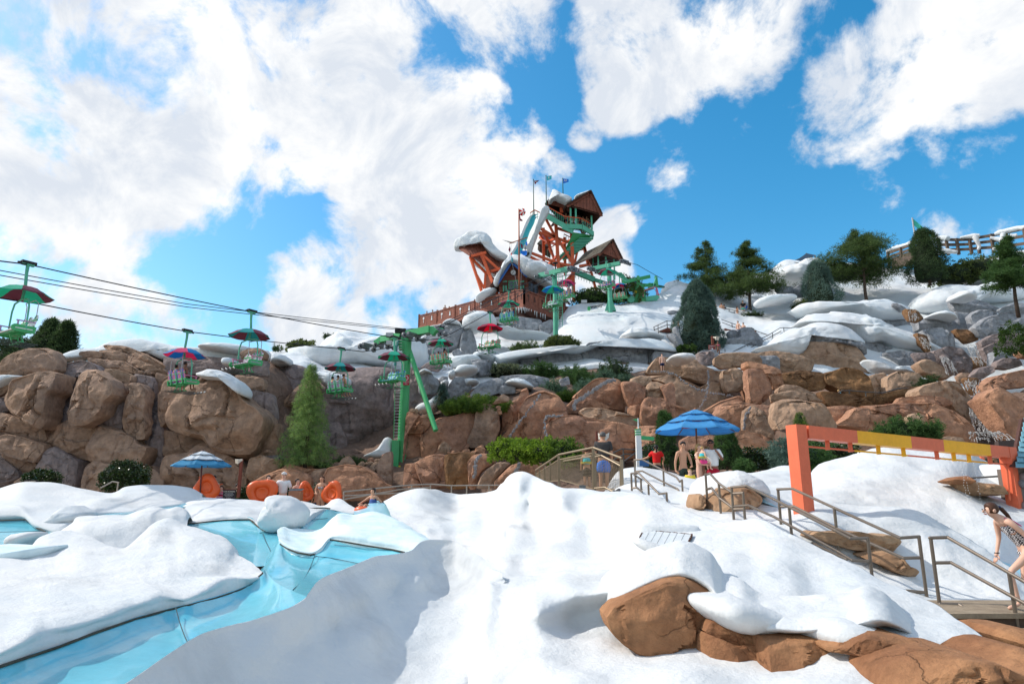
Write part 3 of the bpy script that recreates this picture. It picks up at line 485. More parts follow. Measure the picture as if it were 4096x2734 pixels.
fb4=flume('blue slide drop behind the snow mound, with a strip of open water',[
 [(680,1168,23.5),(700,1165,23.2),(750,1163,23.2),(775,1172,23),(800,1176,22.8),(830,1178,22.6)],
 [(678,1188,21.5),(700,1186,21.5),(745,1184,21.6),(770,1186,21.6),(800,1188,21.4),(830,1190,21.2)],
 [(672,1205,20),(698,1205,20),(735,1205,20),(765,1203,20.2),(800,1203,20.2),(830,1203,20)],
 [(668,1228,18.6),(695,1228,18.5),(735,1228,18.5),(765,1222,19),(800,1218,19.2),(830,1216,19.2)]],
 seams=[[(688,1194,20.9),(720,1191,21),(752,1188,21.2)]])
MB().tube([P('W',x,y,d)for x,y,d in[(690,1166,22.9),(745,1164,22.9),(757,1166,22.8)]],.02,6).build('joint',GRIME,fb4)
fb5=flume('short blue slide wall at the left edge of the picture',[
 [(-90,1188,18.9),(0,1187,18.9),(62,1186,18.8),(85,1203,18.3),(105,1216,17.9),(140,1222,17.7)],
 [(-90,1215,18),(0,1214,18),(62,1212,18),(88,1218,17.8),(110,1224,17.5),(150,1230,17.3)],
 [(-90,1240,16.8),(0,1240,16.8),(60,1238,16.8),(90,1238,16.8),(115,1238,16.8),(160,1240,16.6)],
 [(-90,1275,14.9),(0,1275,14.9),(60,1272,15),(95,1270,15),(120,1268,15.1),(170,1268,15.1)]],
 seams=[[(-40,1220,17.5),(20,1219,17.5),(100,1217,17.6)]])
MB().tube([P('W',x,y,d)for x,y,d in[(-80,1196,18.5),(0,1193,18.5),(60,1191,18.4),(86,1211,17.9),(104,1219,17.6)]],.018,6).build('joint',GRIME,fb5)
fb6=flume('thin blue slide strip behind the left snow ridge',[
 [(190,1182,19.7),(240,1176,19.8),(300,1171,20.3),(345,1165,20.8),(400,1157,21.8),(470,1146,23.4)],
 [(190,1192,18.8),(240,1186,19),(300,1182,19.3),(345,1176,19.7),(400,1167,20.6),(470,1156,22)]],nu=40,nv=10)
MB().tube([P('W',x,y,d)for x,y,d in[(210,1187,18.7),(240,1182,19.5),(300,1177,20),(345,1171,20.5),(400,1163,21.4),(440,1155,22.4)]],.018,6).build('joint',GRIME,fb6)
flume('pale blue slide trough descending behind the long handrails',[
 [(1860,1150,15.2),(1930,1158,15.0),(1990,1172,14.8),(2040,1188,14.55),(2090,1203,14.35),(2130,1218,14.15),(2170,1234,13.95),(2240,1264,13.55),(2320,1294,13.15),(2430,1330,12.7)],
 [(1860,1160,14.7),(1930,1168,14.5),(1990,1183,14.3),(2040,1199,14.1),(2090,1213,13.9),(2130,1228,13.7),(2170,1245,13.5),(2240,1275,13.2),(2320,1306,12.8),(2430,1343,12.3)],
 [(1860,1185,13.8),(1930,1190,13.8),(1990,1200,13.6),(2040,1214,13.4),(2090,1228,13.2),(2130,1243,13),(2170,1262,12.8),(2240,1292,12.5),(2320,1325,12.1),(2430,1365,11.7)]],m=FLP,nu=60,nv=16)
flume('pale blue slide trough passing beside the tan boulder',[
 [(1720,1108,16.6),(1760,1125,16.2),(1800,1140,15.9),(1850,1156,15.5),(1900,1166,15.2)],
 [(1720,1120,16),(1760,1136,15.6),(1800,1150,15.3),(1850,1166,14.9),(1900,1176,14.6)],
 [(1720,1140,15),(1760,1155,14.7),(1800,1168,14.4),(1850,1180,14.2),(1900,1190,14)]],m=FLP,nu=30,nv=12)
flume('small pale slide mouth beside the seated rider, at the top of the middle run',[
 [(812,1172,23),(840,1158,23.5),(858,1147,24),(880,1153,23.6),(905,1168,22.6)],
 [(812,1182,22),(838,1175,22.2),(860,1168,22.5),(885,1172,22.2),(908,1176,22)],
 [(800,1195,20.8),(830,1192,20.8),(860,1186,21),(890,1186,21),(912,1184,21.2)]],m=FLP,nu=40,nv=16)
# ---------------------------------------------------------------- the hill: rock below, painted snow above
HB=[
 [(-150,850,52),(0,845,52),(130,850,50),(250,810,50),(400,800,50),(600,815,52),(740,860,56),(950,870,58),(1100,850,60),(1300,830,62),(1560,830,62),(1760,850,60),(2000,880,62),(2200,890,62),(2450,880,58)],
 [(-150,880,45),(0,880,45),(130,880,45),(250,850,45),(400,850,46),(600,870,48),(740,920,54),(950,920,54),(1100,900,54),(1300,880,54),(1560,880,54),(1760,890,54),(2000,910,56),(2200,930,54),(2450,920,50)],
 [(-150,980,43.5),(0,980,43.5),(130,980,43.5),(250,980,43.5),(400,980,43.5),(600,980,45),(740,990,54),(950,960,50),(1100,940,47),(1300,930,48),(1560,940,50),(1760,950,50),(2000,960,47),(2200,1000,45),(2450,1000,41)],
 [(-150,1080,42.5),(0,1080,42.5),(130,1080,42.5),(250,1080,42.5),(400,1080,42.5),(600,1060,43),(740,1070,46),(950,1060,44),(1100,1060,44),(1300,1060,44),(1560,1050,45),(1760,1040,43),(2000,1040,40),(2200,1050,40),(2450,1050,38)],
 [(-150,1170,41),(0,1170,41),(130,1170,41),(250,1170,41),(400,1170,41),(600,1170,41),(740,1170,41),(950,1170,41),(1100,1150,39),(1300,1150,38),(1560,1150,38),(1760,1150,37),(2000,1150,37),(2200,1150,37),(2450,1150,37)]]
sheet('hillside','W',HB,DARK,220,60,.5,.25,[],back=8,drop=3,skirt=3,amp2=.25,ns2=.8)
SL=[
 [(560,815,62),(640,800,64),(700,795,66),(742,790,70),(762,768,74),(800,762,78),(870,775,80),(930,762,82),(1010,745,84),(1100,748,84),(1160,740,84),(1240,735,84),(1310,705,77),(1400,698,76),(1460,690,76.5),(1490,688,78),(1520,672,80),(1560,650,80),(1620,650,82),(1700,640,86),(1760,625,88),(1800,600,88),(1870,602,88),(1960,600,88),(2060,612,86),(2150,628,84),(2250,590,84),(2450,560,80)],
 [(560,822,60),(640,812,61),(700,808,62),(742,812,63),(762,800,65),(800,795,67),(870,800,70),(930,795,72),(1010,775,76),(1100,770,78),(1160,765,78),(1240,755,78),(1310,728,74),(1400,713,73),(1460,706,73.5),(1490,702,75),(1520,700,76),(1560,690,76),(1620,690,78),(1700,690,80),(1760,680,82),(1800,655,83),(1870,655,83),(1960,655,82),(2060,655,81),(2150,665,79),(2250,640,78),(2450,620,74)],
 [(560,830,56),(640,822,57),(700,818,58),(742,835,58),(762,830,59),(800,828,60),(870,830,62),(930,828,64),(1010,800,68),(1100,795,70),(1160,790,70),(1240,785,70),(1310,762,70),(1400,750,70),(1460,745,70),(1490,740,70),(1520,740,70),(1560,740,70),(1620,740,70),(1700,728,74),(1760,715,76),(1800,700,77),(1870,695,77),(1960,700,76),(2060,700,76),(2150,700,74),(2250,690,73),(2450,680,68)],
 [(560,845,52),(640,838,53),(700,835,54),(742,860,55),(762,860,55.5),(800,862,56),(870,866,57),(930,872,58),(1010,840,60),(1100,835,61),(1160,830,62),(1240,822,62),(1310,806,63),(1400,800,63),(1460,798,63),(1490,798,63),(1520,790,63),(1560,790,63),(1620,800,62),(1700,770,66),(1760,765,67),(1800,770,66),(1870,770,66),(1960,775,66),(2060,780,66),(2150,790,66),(2250,790,65),(2450,780,62)],
 [(560,870,50),(640,880,51),(700,900,52),(742,915,53),(762,915,53),(800,910,53.5),(870,900,54),(930,905,54),(1010,890,55),(1100,880,55),(1160,870,56),(1240,850,57),(1310,840,58),(1400,835,58),(1460,835,58),(1490,835,58),(1520,830,58),(1560,830,58),(1620,840,57),(1700,845,58),(1760,850,58),(1800,850,58),(1870,860,58),(1960,870,58),(2060,880,58),(2150,890,58),(2250,890,58),(2450,880,57)]]
sheet('snow_slope','W',SL,SNOWF,300,120,.55,.11,[(1400,740,60,.8),(1420,720,40,-.8),(1350,760,50,.7),(830,810,60,1.0),(760,830,40,-.8),(1500,715,40,.8),(1830,640,40,2.0),(1930,720,70,1),(2000,690,50,-1),(2100,740,80,1.2),(2200,640,60,1.5),(1440,770,60,-.6),(690,815,30,.7)],back=8,drop=4,skirt=2,amp2=.12,ns2=.5,seed=20)

c1=empty('rock_cliff',P('W',300,1120,41),kind='structure')
rocks(c1,'R','''
43 brown; 0,270 60,200 120,150 240,100 370,88 450,130 490,190 497,270 470,300 300,325 150,328 40,310
41.5 brown; 130,370 250,330 330,305 430,300 490,320 488,470 450,500 440,640 410,780 300,730 150,650 70,590 40,530 60,470
42.5 brown; -40,430 0,440 60,400 130,385 150,395 60,460 0,500 -40,500
42 brown; -80,640 0,640 80,660 250,720 390,780 390,860 360,900 200,850 60,800 -80,790
42.3 plum; -80,510 0,510 60,560 75,630 0,645 -80,640
41.5 brown; -60,860 60,825 200,850 320,890 380,910 375,980 320,1060 200,1040 80,1000 20,960 -60,940
42 brown; 20,970 100,1010 200,1050 330,1070 300,1120 220,1170 150,1130 60,1060
42 plum; -80,960 0,1000 90,1060 180,1130 190,1200 100,1240 -80,1290
43.8 plum; 485,350 490,280 520,230 600,205 700,200 820,240 880,300 920,360 800,330 690,300 660,400 640,500 620,560 560,500 500,430
41 brown; 660,300 700,275 790,280 870,330 950,370 985,430 985,500 920,560 900,640 850,690 760,740 680,740 640,720 620,640 620,530 640,430
43.5 plum; 480,500 560,480 610,560 630,640 560,700 480,760 420,820 410,780 440,640
42.3 brown; 400,880 430,800 520,760 630,700 640,735 700,745 780,730 840,690 830,800 800,880 800,980 760,1050 640,1030 540,980 480,930 440,930
41.8 plum; 380,1060 420,970 480,940 560,980 640,1040 690,1060 690,1240 660,1280 480,1260 380,1200 350,1120
41.6 brown; 150,1240 230,1180 330,1110 370,1190 480,1260 480,1320 150,1320
41.4 brown; 840,750 960,780 1080,810 1160,870 1180,910 1270,940 1260,1000 1200,1110 1080,1150 900,1080 780,1040 780,960 800,880
40.6 brown; 770,1060 900,1075 1000,1120 950,1200 880,1320 720,1320 710,1200 740,1120
42.2 plum; 970,440 1020,460 1100,480 1080,600 1060,780 960,780 850,740 900,680 950,640 980,560
41.6 brown; 1060,620 1100,500 1120,470 1090,400 1180,400 1230,450 1250,560 1240,640 1270,720 1260,860 1180,860 1120,820 1060,790
43 brown; 990,385 1090,380 1180,395 1230,430 1110,480 1010,460
43.2 plum; 1150,310 1300,340 1330,380 1340,550 1250,560 1240,440 1180,395 1150,380
42.6 plum; 1250,570 1340,560 1380,640 1405,760 1410,900 1400,1000 1430,1110 1420,1320 1220,1320 1210,1110 1270,1000 1270,900 1260,860 1270,720
42.6 brown; 1390,360 1440,330 1500,325 1560,480 1500,560 1460,700 1410,760 1370,640 1370,500
41 brown facets=14; 1450,600 1490,550 1560,470 1700,380 1740,333 1870,340 2000,420 2100,560 2200,620 2270,690 2260,780 2200,880 2180,960 2130,1020 2000,1020 1850,940 1750,850 1600,830 1440,780 1440,690
42.6 brown; 1410,790 1600,830 1750,840 1830,900 1700,960 1500,1010 1420,1000
41.3 brown facets=12; 1430,1020 1640,980 1700,930 1800,905 1870,910 1980,1030 2100,1130 2130,1170 2110,1330 1850,1330 1420,1330
43 brown; 2010,320 2150,320 2260,360 2260,450 2100,440 2040,370
43 plum; 2110,440 2200,450 2260,480 2250,620 2130,590 2090,500
43.5 plum; 2140,200 2200,190 2280,200 2290,330 2200,320 2130,290
42 brown; 2190,930 2230,820 2300,750 2380,740 2380,1000 2250,1010 2190,980
41.5 plum; 2140,1100 2200,1030 2380,1010 2380,1300 2150,1300 2110,1150
43 plum; 2260,470 2330,490 2380,700 2300,700 2260,620
46 brown; 900,60 1080,75 1280,160 1500,290 1480,330 1250,240 1050,140 930,100
45.4 brown; 850,110 950,100 1080,140 1090,220 950,190 870,160
45 brown; 1090,150 1250,220 1400,270 1440,320 1300,310 1160,240 1090,200
44.4 brown; 920,190 1050,200 1170,270 1180,310 1000,280 910,260
45 brown; 680,120 780,110 860,120 860,170 740,165 680,150
44.4 brown; 740,170 860,180 930,230 920,270 830,230 760,210
43.8 tan; 900,265 1000,275 1110,310 1110,380 1000,370 920,350
43.6 brown; 1330,300 1400,320 1440,330 1380,480 1350,500 1330,380
46 plum; 1430,180 1700,160 1900,180 2130,200 2130,310 1900,310 1700,320 1500,330 1440,290
42.8 brown; 1110,320 1155,330 1155,390 1110,385
41.2 brown; 1200,1110 1300,1100 1420,1200 1420,1320 1230,1320
43 plum; 480,560 620,640 640,700 520,760 430,800 380,900 380,960 300,1100 330,1070 390,900 420,780
''')
rocks(c1,'R','''
47 snow; 490,190 600,120 720,95 830,95 900,40 1080,5 1180,0 1290,30 1500,75 1700,85 1850,85 2000,80 2150,90 2300,110 2300,200 2150,190 2050,215 1880,225 1700,185 1480,205 1380,190 1280,140 1080,75 920,62 840,105 740,160 600,160 500,205
40.5 snow t=1.2; 1690,320 1790,275 1880,280 2010,340 2090,410 2112,470 2105,520 2080,480 2030,420 1900,365 1730,350
42.5 snow t=.8; -20,400 20,330 60,318 200,328 240,335 120,375 0,445
47 snow t=2; 1700,90 1850,70 2000,75 2130,90 2230,120 2200,170 2000,160 1800,130
43.5 brown; 2060,130 2120,90 2200,85 2250,110 2280,150 2270,190 2150,210 2070,180
45 snow t=1; 1920,190 1960,175 2010,190 2010,240 1950,260 1920,230
''')
c2=empty('rock_cliff',P('W',750,1080,46),kind='structure')
rocks(c2,'C','''
52 plum; 150,640 280,550 420,575 560,640 640,800 650,980 600,1100 400,1100 240,1100 210,1000 190,820
51 plum facets=14; 560,660 640,660 900,575 1100,590 1240,610 1250,900 1200,1000 1205,1170 1150,1185 960,1340 830,1330 700,1250 640,1050 600,900
49.5 brown; 380,770 480,680 560,700 600,790 450,860 300,920 260,900
50 plum; 640,1050 760,1050 830,1180 840,1260 780,1350 690,1330 680,1200
49 brown; 160,1050 260,960 340,1000 330,1200 260,1300 180,1250
47.5 plum; 1240,700 1340,640 1440,620 1600,680 1560,800 1440,940 1380,980 1250,900
46.5 grey; 1440,640 1520,610 1610,700 1580,790 1450,800
50 plum facets=6; 240,1090 640,1060 700,1250 820,1330 700,1420 300,1400 200,1300
44 brown; 100,1150 190,1080 250,1260 240,1400 100,1400
41 red; 420,1400 500,1385 550,1420 540,1440 430,1425
41 red; 750,1410 790,1350 840,1330 900,1400 880,1420 770,1425
41 brown; 690,1430 720,1385 760,1390 760,1425
40.5 tan; 1030,1420 1060,1385 1150,1385 1160,1430 1110,1470 1040,1470
41.5 red; 1000,1380 1020,1345 1050,1345 1060,1380
41.5 red; 1120,1330 1170,1300 1210,1310 1215,1495 1160,1480
''')
rocks(c2,'H','''
40 red; 1100,400 1180,330 1330,370 1500,375 1560,400 1500,470 1330,440 1220,430 1100,440
39.5 brown; 1340,460 1400,390 1500,370 1510,520 1480,600 1360,580
38.6 red facets=12; 1490,580 1500,450 1530,370 1680,345 1800,360 1920,420 2000,500 2060,520 2080,640 1480,640
39 red; 830,560 900,480 1000,420 1100,380 1200,375 1330,420 1370,480 1340,600 830,600
40.5 tan; 830,430 860,290 960,260 1010,290 1130,300 1100,380 1000,420 900,480
41 brown; 700,320 830,420 830,570 700,570
39.5 brown; 1940,430 1960,300 2010,240 2060,230 2070,540 2010,500
40 brown; 1910,350 1960,320 2010,320 2010,380 1960,410 1900,380
40 brown; 1610,340 1640,290 1690,265 1740,320 1720,345
41 red; 1560,340 1590,315 1620,320 1610,350
''')
rocks(c2,'C','''
60 snow t=3; 340,410 480,470 600,430 640,350 760,270 830,320 1000,360 1300,300 1480,330 1490,430 1520,520 1440,600 1350,650 1230,600 1100,580 900,570 700,605 560,600 450,580 380,520
50 snow t=1.5; 530,620 640,615 820,650 880,700 850,760 700,760 640,720 580,680
44 snow t=.6; 960,1335 1080,1290 1130,1220 1150,1178 1205,1175 1215,1310 1150,1340 1050,1350
47 snow t=1.2; 1410,940 1440,900 1540,860 1620,800 1640,900 1560,960 1470,970
51 snow t=1.2; 180,480 220,460 330,480 340,550 280,540 200,560
''')
c3=empty('rock_cliff',P('W',1200,1080,40),kind='structure')
rocks(c3,'T','''
44 red; 60,430 90,380 160,350 250,370 250,430 200,490 60,500
44.5 red; 45,495 190,500 200,640 190,720 120,750 45,745
44.5 red facets=12; 195,500 260,430 330,370 430,370 650,280 650,430 610,560 570,620 440,660 300,690 200,720
44.5 brown facets=12; 650,330 680,260 770,250 830,290 845,450 795,590 700,610 600,615 580,560 640,440
43 brown; 790,250 840,190 880,160 930,190 930,220 820,245
45.5 red; 880,330 900,260 1010,210 1030,140 1080,120 1100,220 1030,400 900,490 850,600 830,580 870,480
44 red facets=14; 1040,280 1090,190 1180,150 1230,140 1330,170 1390,250 1415,330 1400,390 1270,370 1250,580 1190,600 900,580 840,600 880,530 960,440 1020,400
42.5 red facets=14; 1245,480 1300,420 1400,360 1500,355 1680,390 2040,450 2040,700 1850,720 1500,680 1250,640
43.5 tan; 1550,310 1600,280 1750,290 1900,330 2020,370 2050,480 1980,530 1750,450 1600,370
45.5 red; 1420,270 1500,200 1570,190 1700,230 1790,280 1620,290 1540,330 1430,330
47 red facets=12; 1480,190 1660,45 1720,30 1850,30 1920,100 1925,200 1910,310 1800,290 1720,250 1580,200
47 red; 1920,90 2000,80 2090,100 2090,210 1980,260 1910,240
45.5 red; 1955,270 2050,245 2065,340 2020,380 1950,320
46.5 tan; 2105,130 2140,60 2200,55 2290,100 2275,205 2110,185
45 red; 2065,260 2110,190 2265,205 2265,400 2240,440 2080,430 2055,380
38.5 red; 130,760 230,700 330,680 390,690 400,750 410,950 210,960 160,850
38.3 orange; 385,690 520,665 645,670 590,740 610,860 600,960 405,960
37.6 red; 580,750 620,690 690,670 810,690 810,750 740,790 690,830 650,960 600,960
37 brown; 700,870 760,800 830,750 980,730 910,790 830,880 800,960 660,960
36.6 red; 825,900 960,770 1060,740 1180,750 1240,790 1180,850 1120,920 1000,980 815,980
39 red; 35,760 130,760 170,860 215,960 35,970
41.5 red; 640,660 650,620 700,595 730,630 720,665
41.5 red; 425,675 450,645 500,640 510,670
42 tan; 325,640 335,600 380,565 440,620 400,670
41.8 red; 520,660 550,630 590,630 600,660
43 red; 30,740 50,320 110,320 160,350 60,430 45,700
41 red; 2040,440 2240,440 2300,500 2300,720 2040,720
46 red; 2230,100 2349,60 2349,460 2260,440 2270,210
''')
rocks(c3,'T','''
50 grey; 610,155 690,70 830,20 880,50 860,145 760,185 620,185
49.5 grey; 860,90 980,95 985,155 850,165
50.5 grey; 395,190 420,80 470,20 560,40 610,110 520,210 400,210
51.5 grey; 930,30 1100,10 1150,60 1265,40 1255,115 1050,115
47.5 plum; 0,0 60,-60 160,-60 200,60 170,200 60,330 50,330
47.6 plum; 150,160 200,60 330,40 330,120 240,235
47.5 grey; 1360,40 1440,10 1450,80 1380,95
''')
c4=empty('rock_cliff',P('W',1650,1060,42),kind='structure')
rocks(c4,'D','''
53 tan facets=12; 1260,630 1340,520 1370,490 1460,500 1560,540 1660,510 1700,560 1850,620 1910,600 1910,730 1700,710 1500,650
50.5 tan facets=14; 1280,655 1480,640 1700,760 1780,700 1910,720 1900,780 1940,815 1800,880 1700,990 1530,980 1430,880 1420,720
50 tan; 1115,675 1200,645 1290,655 1290,725 1200,740 1120,705
50 tan; 1905,610 2000,580 2065,600 2080,770 1940,795 1905,745
50.4 red; 2070,620 2240,600 2310,660 2315,770 2240,870 2100,860 2080,725
54 tan; 1840,500 1900,460 2050,450 2185,460 2225,525 2200,580 2030,570 1900,585 1840,555
54.5 grey; 2185,480 2380,480 2380,630 2220,595
41.5 red; 1805,1000 1900,910 2050,895 2155,900 2085,1010 2075,1110 1930,1090 1840,1040
39 red; 1550,1200 1650,1150 1850,1170 1860,1330 1560,1330
41 tan; 2080,950 2160,900 2240,960 2325,1100 2315,1190 2200,1150 2070,1120
37.5 red facets=12; 1940,1140 2100,1115 2230,1180 2330,1260 2290,1340 2030,1350 1960,1260
47.5 red; 1420,860 1530,960 1700,985 1860,870 2040,815 2070,890 1870,910 1800,1010 1650,1130 1400,1130 1390,940
44 red; 1850,1000 1900,900 2060,880 2300,900 2349,1000 2340,1100 2000,1200 1850,1100
46 red; 1050,700 1130,700 1240,740 1230,840 1200,960 1100,900 1060,800
''')
rocks(c4,'D','''
61 grey; 150,490 300,480 340,545 200,565
61 grey; 335,470 500,440 730,450 740,570 600,600 360,575
61 grey facets=12; 715,440 780,370 1000,340 1230,400 1230,580 1100,610 900,600 740,570
61 grey; 1225,400 1315,380 1310,570 1235,575
60 grey; 1305,440 1520,460 1370,530 1300,605
66 grey; 1940,280 2000,250 2050,300 2020,330 1950,320
65 grey; 2050,310 2090,240 2150,240 2220,330 2215,400 2100,430 1900,420 1870,350 2000,340
62 grey; 1425,290 1500,280 1570,410 1530,410
62 grey; 1480,240 1530,210 1540,330 1590,420 1560,410
52 grey; -10,690 20,650 130,640 250,635 410,670 390,730 200,740 0,770
58 plum; 1690,450 1820,430 1840,540 1700,560
62 plum; 0,470 150,470 200,600 0,640
''')
rocks(c4,'S','''
66 grey; 1330,700 1340,600 1500,420 1650,400 1900,420 1965,480 1905,640 1880,740 1700,780 1560,850 1450,800
63 grey; 1325,800 1450,780 1580,850 1490,940 1400,955 1335,880
65 grey; 1925,700 1950,540 2000,470 2100,460 2160,640 2190,780 2060,850 1955,810
62 grey; 1795,800 1900,750 1945,830 1885,895 1810,865
62 grey; 1880,860 1960,830 2080,840 2060,890 1900,900
48 plum; 1245,1200 1330,1130 1450,1130 1530,1260 1565,1340 1400,1470 1250,1490
52 grey; 1740,1380 1830,1240 1960,1200 2055,1250 2020,1400 1900,1490 1720,1510
52 grey; 1585,1240 1640,1190 1725,1200 1710,1290 1590,1310
56 grey; 2090,940 2200,920 2400,940 2400,1160 2220,1190 2190,1100
57 plum; 1300,1060 1400,980 1520,930 1650,1020 1570,1120 1450,1100
50.5 grey; 1490,1400 1600,1280 1725,1250 1710,1400 1600,1500 1480,1490
56 grey; 1950,1190 2200,1110 2240,1240 2000,1240
60 plum; 1500,930 1700,880 1850,960 1800,1060 1600,1040
66 snow t=2.5; 1955,410 1990,280 2090,210 2250,200 2380,230 2480,300 2500,420 2380,440 2200,420 2100,445 2040,490 1980,455
67 snow t=2; 1635,410 1700,350 1800,330 1900,360 1965,415 1900,435 1750,405
46.5 snow t=.8; 1265,1155 1330,1090 1400,1080 1485,1130 1485,1155 1380,1135 1300,1180
53.5 snow t=1; 1730,1205 1760,1120 1850,1100 1840,1180 1780,1230
54.5 snow t=1.5; 1820,1150 1880,1050 2000,1020 2190,1040 2205,1095 2050,1175 1890,1205
50.5 snow t=1; 1985,1245 2080,1230 2230,1260 2150,1315 2020,1355
59 snow t=1.5; 1740,920 1900,890 2110,860 2250,900 2250,990 2100,1010 1900,1060 1800,1060
60 snow t=1.5; 2110,850 2200,815 2400,840 2480,880 2440,960 2240,910 2130,925
50 snow t=1; 1480,1496 1560,1420 1620,1290 1740,1230 1720,1290 1640,1400 1590,1496
''')
rocks(c4,'D','''
49.5 snow t=.9; 25,705 130,662 230,690 305,755 200,750 100,725
50.5 snow t=1.2; 1430,492 1510,458 1640,465 1672,505 1560,550 1480,518
60.5 snow t=1.5 lean=.6; -60,500 0,470 150,440 330,430 400,410 600,430 800,400 1000,340 1050,320 1220,330 1300,320 1400,350 1540,450 1460,450 1320,440 1290,390 1200,395 1120,370 1000,365 850,385 720,450 600,455 500,440 330,475 130,500 0,560
62 snow t=1.5 lean=.6; 1010,320 1100,250 1180,225 1280,250 1350,300 1400,340 1290,330 1200,340
72 grey; 1430,95 1480,85 1530,100 1500,130 1440,115
''')
rocks(c4,'A','''
70.5 grey; 800,1330 1000,1310 1195,1340 1195,1410 1100,1440 900,1390
70.3 grey; 1195,1370 1310,1340 1305,1430 1250,1470 1195,1450
67 snow t=1.5; 760,1400 900,1400 1000,1450 1250,1460 1300,1495 900,1495
''')
rocks(c4,'W','''
70 snow t=3 lean=1.3 rough=1.0; 1270,800 1285,740 1310,712 1350,701 1400,696 1460,697 1500,692 1545,700 1580,740 1590,800 1450,830 1340,830
''')
c5=empty('rock_cliff',P('W',2050,1060,40),kind='structure')
rocks(c5,'F','''
37.5 tan facets=12; 205,480 245,350 300,320 420,320 600,350 660,430 725,540 700,600 450,570 330,550 240,570
46 tan; 250,225 300,190 400,200 520,250 610,305 560,325 420,285 240,275
45 tan; 195,275 350,240 500,270 625,335 420,325 300,320 250,355 195,340
40.5 red; 635,385 800,370 905,380 885,445 835,540 725,550 650,445
39.5 red; 735,540 830,480 900,390 1080,400 1260,500 1260,590 1100,610 900,570
39.5 red facets=14; 990,375 1300,360 1560,350 1750,420 1865,560 1880,700 1700,700 1600,650 1300,570 1240,460
40.5 red; 1245,355 1300,300 1480,285 1640,295 1730,350 1560,410 1300,380
41.5 tan facets=12; 1435,255 1480,210 1600,175 1780,170 1870,250 1930,350 1945,450 1900,550 1740,430 1640,300 1450,295
37 tan; 1355,470 1410,437 1470,455 1510,545 1420,580 1360,525
42 red; 1975,205 2100,120 2400,50 2400,200 2250,215 2130,235 2010,295
39 red facets=12; 2005,315 2080,250 2140,225 2250,280 2400,350 2400,720 2250,720 2130,570 2070,430
47 red; -20,60 100,60 160,140 185,245 100,340 -20,360
50 red; -20,-10 120,20 250,70 275,205 180,235 150,135 -20,50
51 orange; 265,95 400,75 605,80 655,150 605,235 420,232 280,195
51 orange; 635,100 800,50 920,70 995,130 1005,310 900,340 700,210 640,185
51.5 tan; 975,130 1180,80 1165,265 1000,330
50.5 tan; 1165,135 1280,70 1450,100 1455,210 1300,240 1165,270
42 red; -20,380 60,370 150,480 205,580 180,650 60,610 -20,590
40 red; -20,600 100,620 250,720 240,800 -20,810
36.5 tan; 1590,660 1700,630 1810,640 1840,690 1650,700
45 orange; 620,240 1000,300 1170,260 1440,200 1440,290 1300,300 1000,400 700,380
45 red; 100,400 240,340 230,560 110,480
44 orange; 1850,130 1960,130 1980,240 1960,330 1880,240
42 plum; 1900,300 2020,300 2080,430 2130,570 2250,700 2250,760 1880,760 1900,540 1945,450
''')
rocks(c5,'E','''
58 tan; 40,1215 200,1190 430,1230 525,1290 505,1360 300,1370 120,1330
57.5 plum; -10,1200 60,1215 80,1300 120,1330 -10,1310
61 grey t=1.2; 215,1115 280,1090 455,1100 465,1190 400,1240 225,1190
60.6 grey t=1.5; 435,1070 560,1020 700,1020 885,1040 960,1170 965,1230 880,1170 720,1130 470,1130
60 tan facets=12; 415,1190 480,1120 700,1120 860,1130 940,1220 1010,1340 1065,1360 980,1390 700,1350 520,1380 495,1285
63 grey facets=12; 965,1140 1050,1100 1170,1160 1260,1190 1400,1215 1410,1310 1250,1320 1060,1320 985,1240
61 grey; 1165,1200 1300,1190 1450,1210 1535,1265 1430,1340 1300,1330
68 grey; 1095,955 1200,930 1380,940 1405,1010 1450,1100 1300,1090 1200,1010
64 grey; 1435,925 1560,880 1700,900 1790,970 1740,1060 1560,1010 1445,1015
62 grey; 1505,1005 1640,985 1725,1040 1745,1150 1640,1190 1560,1180 1525,1095
66 grey; 1735,745 1880,740 1990,760 2125,820 2100,860 1900,860 1755,845
65 grey; 1745,850 1880,870 1905,990 1800,1000 1765,925
62 grey; 1885,885 1960,830 2115,840 2090,900 1960,955 1895,985
61 grey facets=12; 1925,985 2030,900 2200,860 2400,860 2400,1030 2150,1050 1975,1060
59 plum; 1985,1105 2100,1045 2400,1035 2400,1160 2150,1170 1995,1170
64 grey; 2145,825 2250,780 2400,770 2400,860 2160,860
57 plum; 1565,1195 1700,1150 1820,1180 1885,1255 1875,1360 1780,1390 1690,1330 1600,1255
54 tan; 1435,1305 1500,1255 1600,1300 1710,1395 1640,1440 1475,1375
52 brown; 1775,1405 1820,1370 1905,1380 1905,1450 1800,1460
51.5 plum; 1885,1410 1960,1330 2085,1310 2095,1355 1980,1430
53 grey; 2055,1305 2100,1190 2200,1180 2255,1245 2140,1280 2085,1340
52 plum; 2105,1285 2180,1245 2295,1250 2330,1310 2200,1345 2100,1335
51 red; 2285,1205 2400,1150 2400,1255 2310,1245
58.5 plum; 1990,1170 2100,1120 2250,1110 2400,1110 2400,1210 2250,1230 2060,1300
62 orange; 1340,820 1440,850 1480,900 1440,940 1360,930
61 orange; 1430,1030 1510,1060 1560,1180 1520,1210 1440,1110
61.5 orange; 1760,1000 1900,1000 1960,1090 1850,1120 1780,1060
58.5 orange; 1540,1210 1660,1240 1720,1330 1740,1400 1640,1330 1560,1260
58 orange; 1870,1240 1960,1240 2010,1330 1900,1380 1870,1350
56 plum; 1400,1200 1560,1200 1580,1290 1500,1260 1440,1300
66 grey; 1240,770 1340,820 1290,850 1230,800
82 grey; 220,620 360,640 370,720 250,700
82 grey; 380,640 470,620 480,740 400,740
76 grey; 2050,610 2080,520 2140,500 2150,570 2100,600
''')
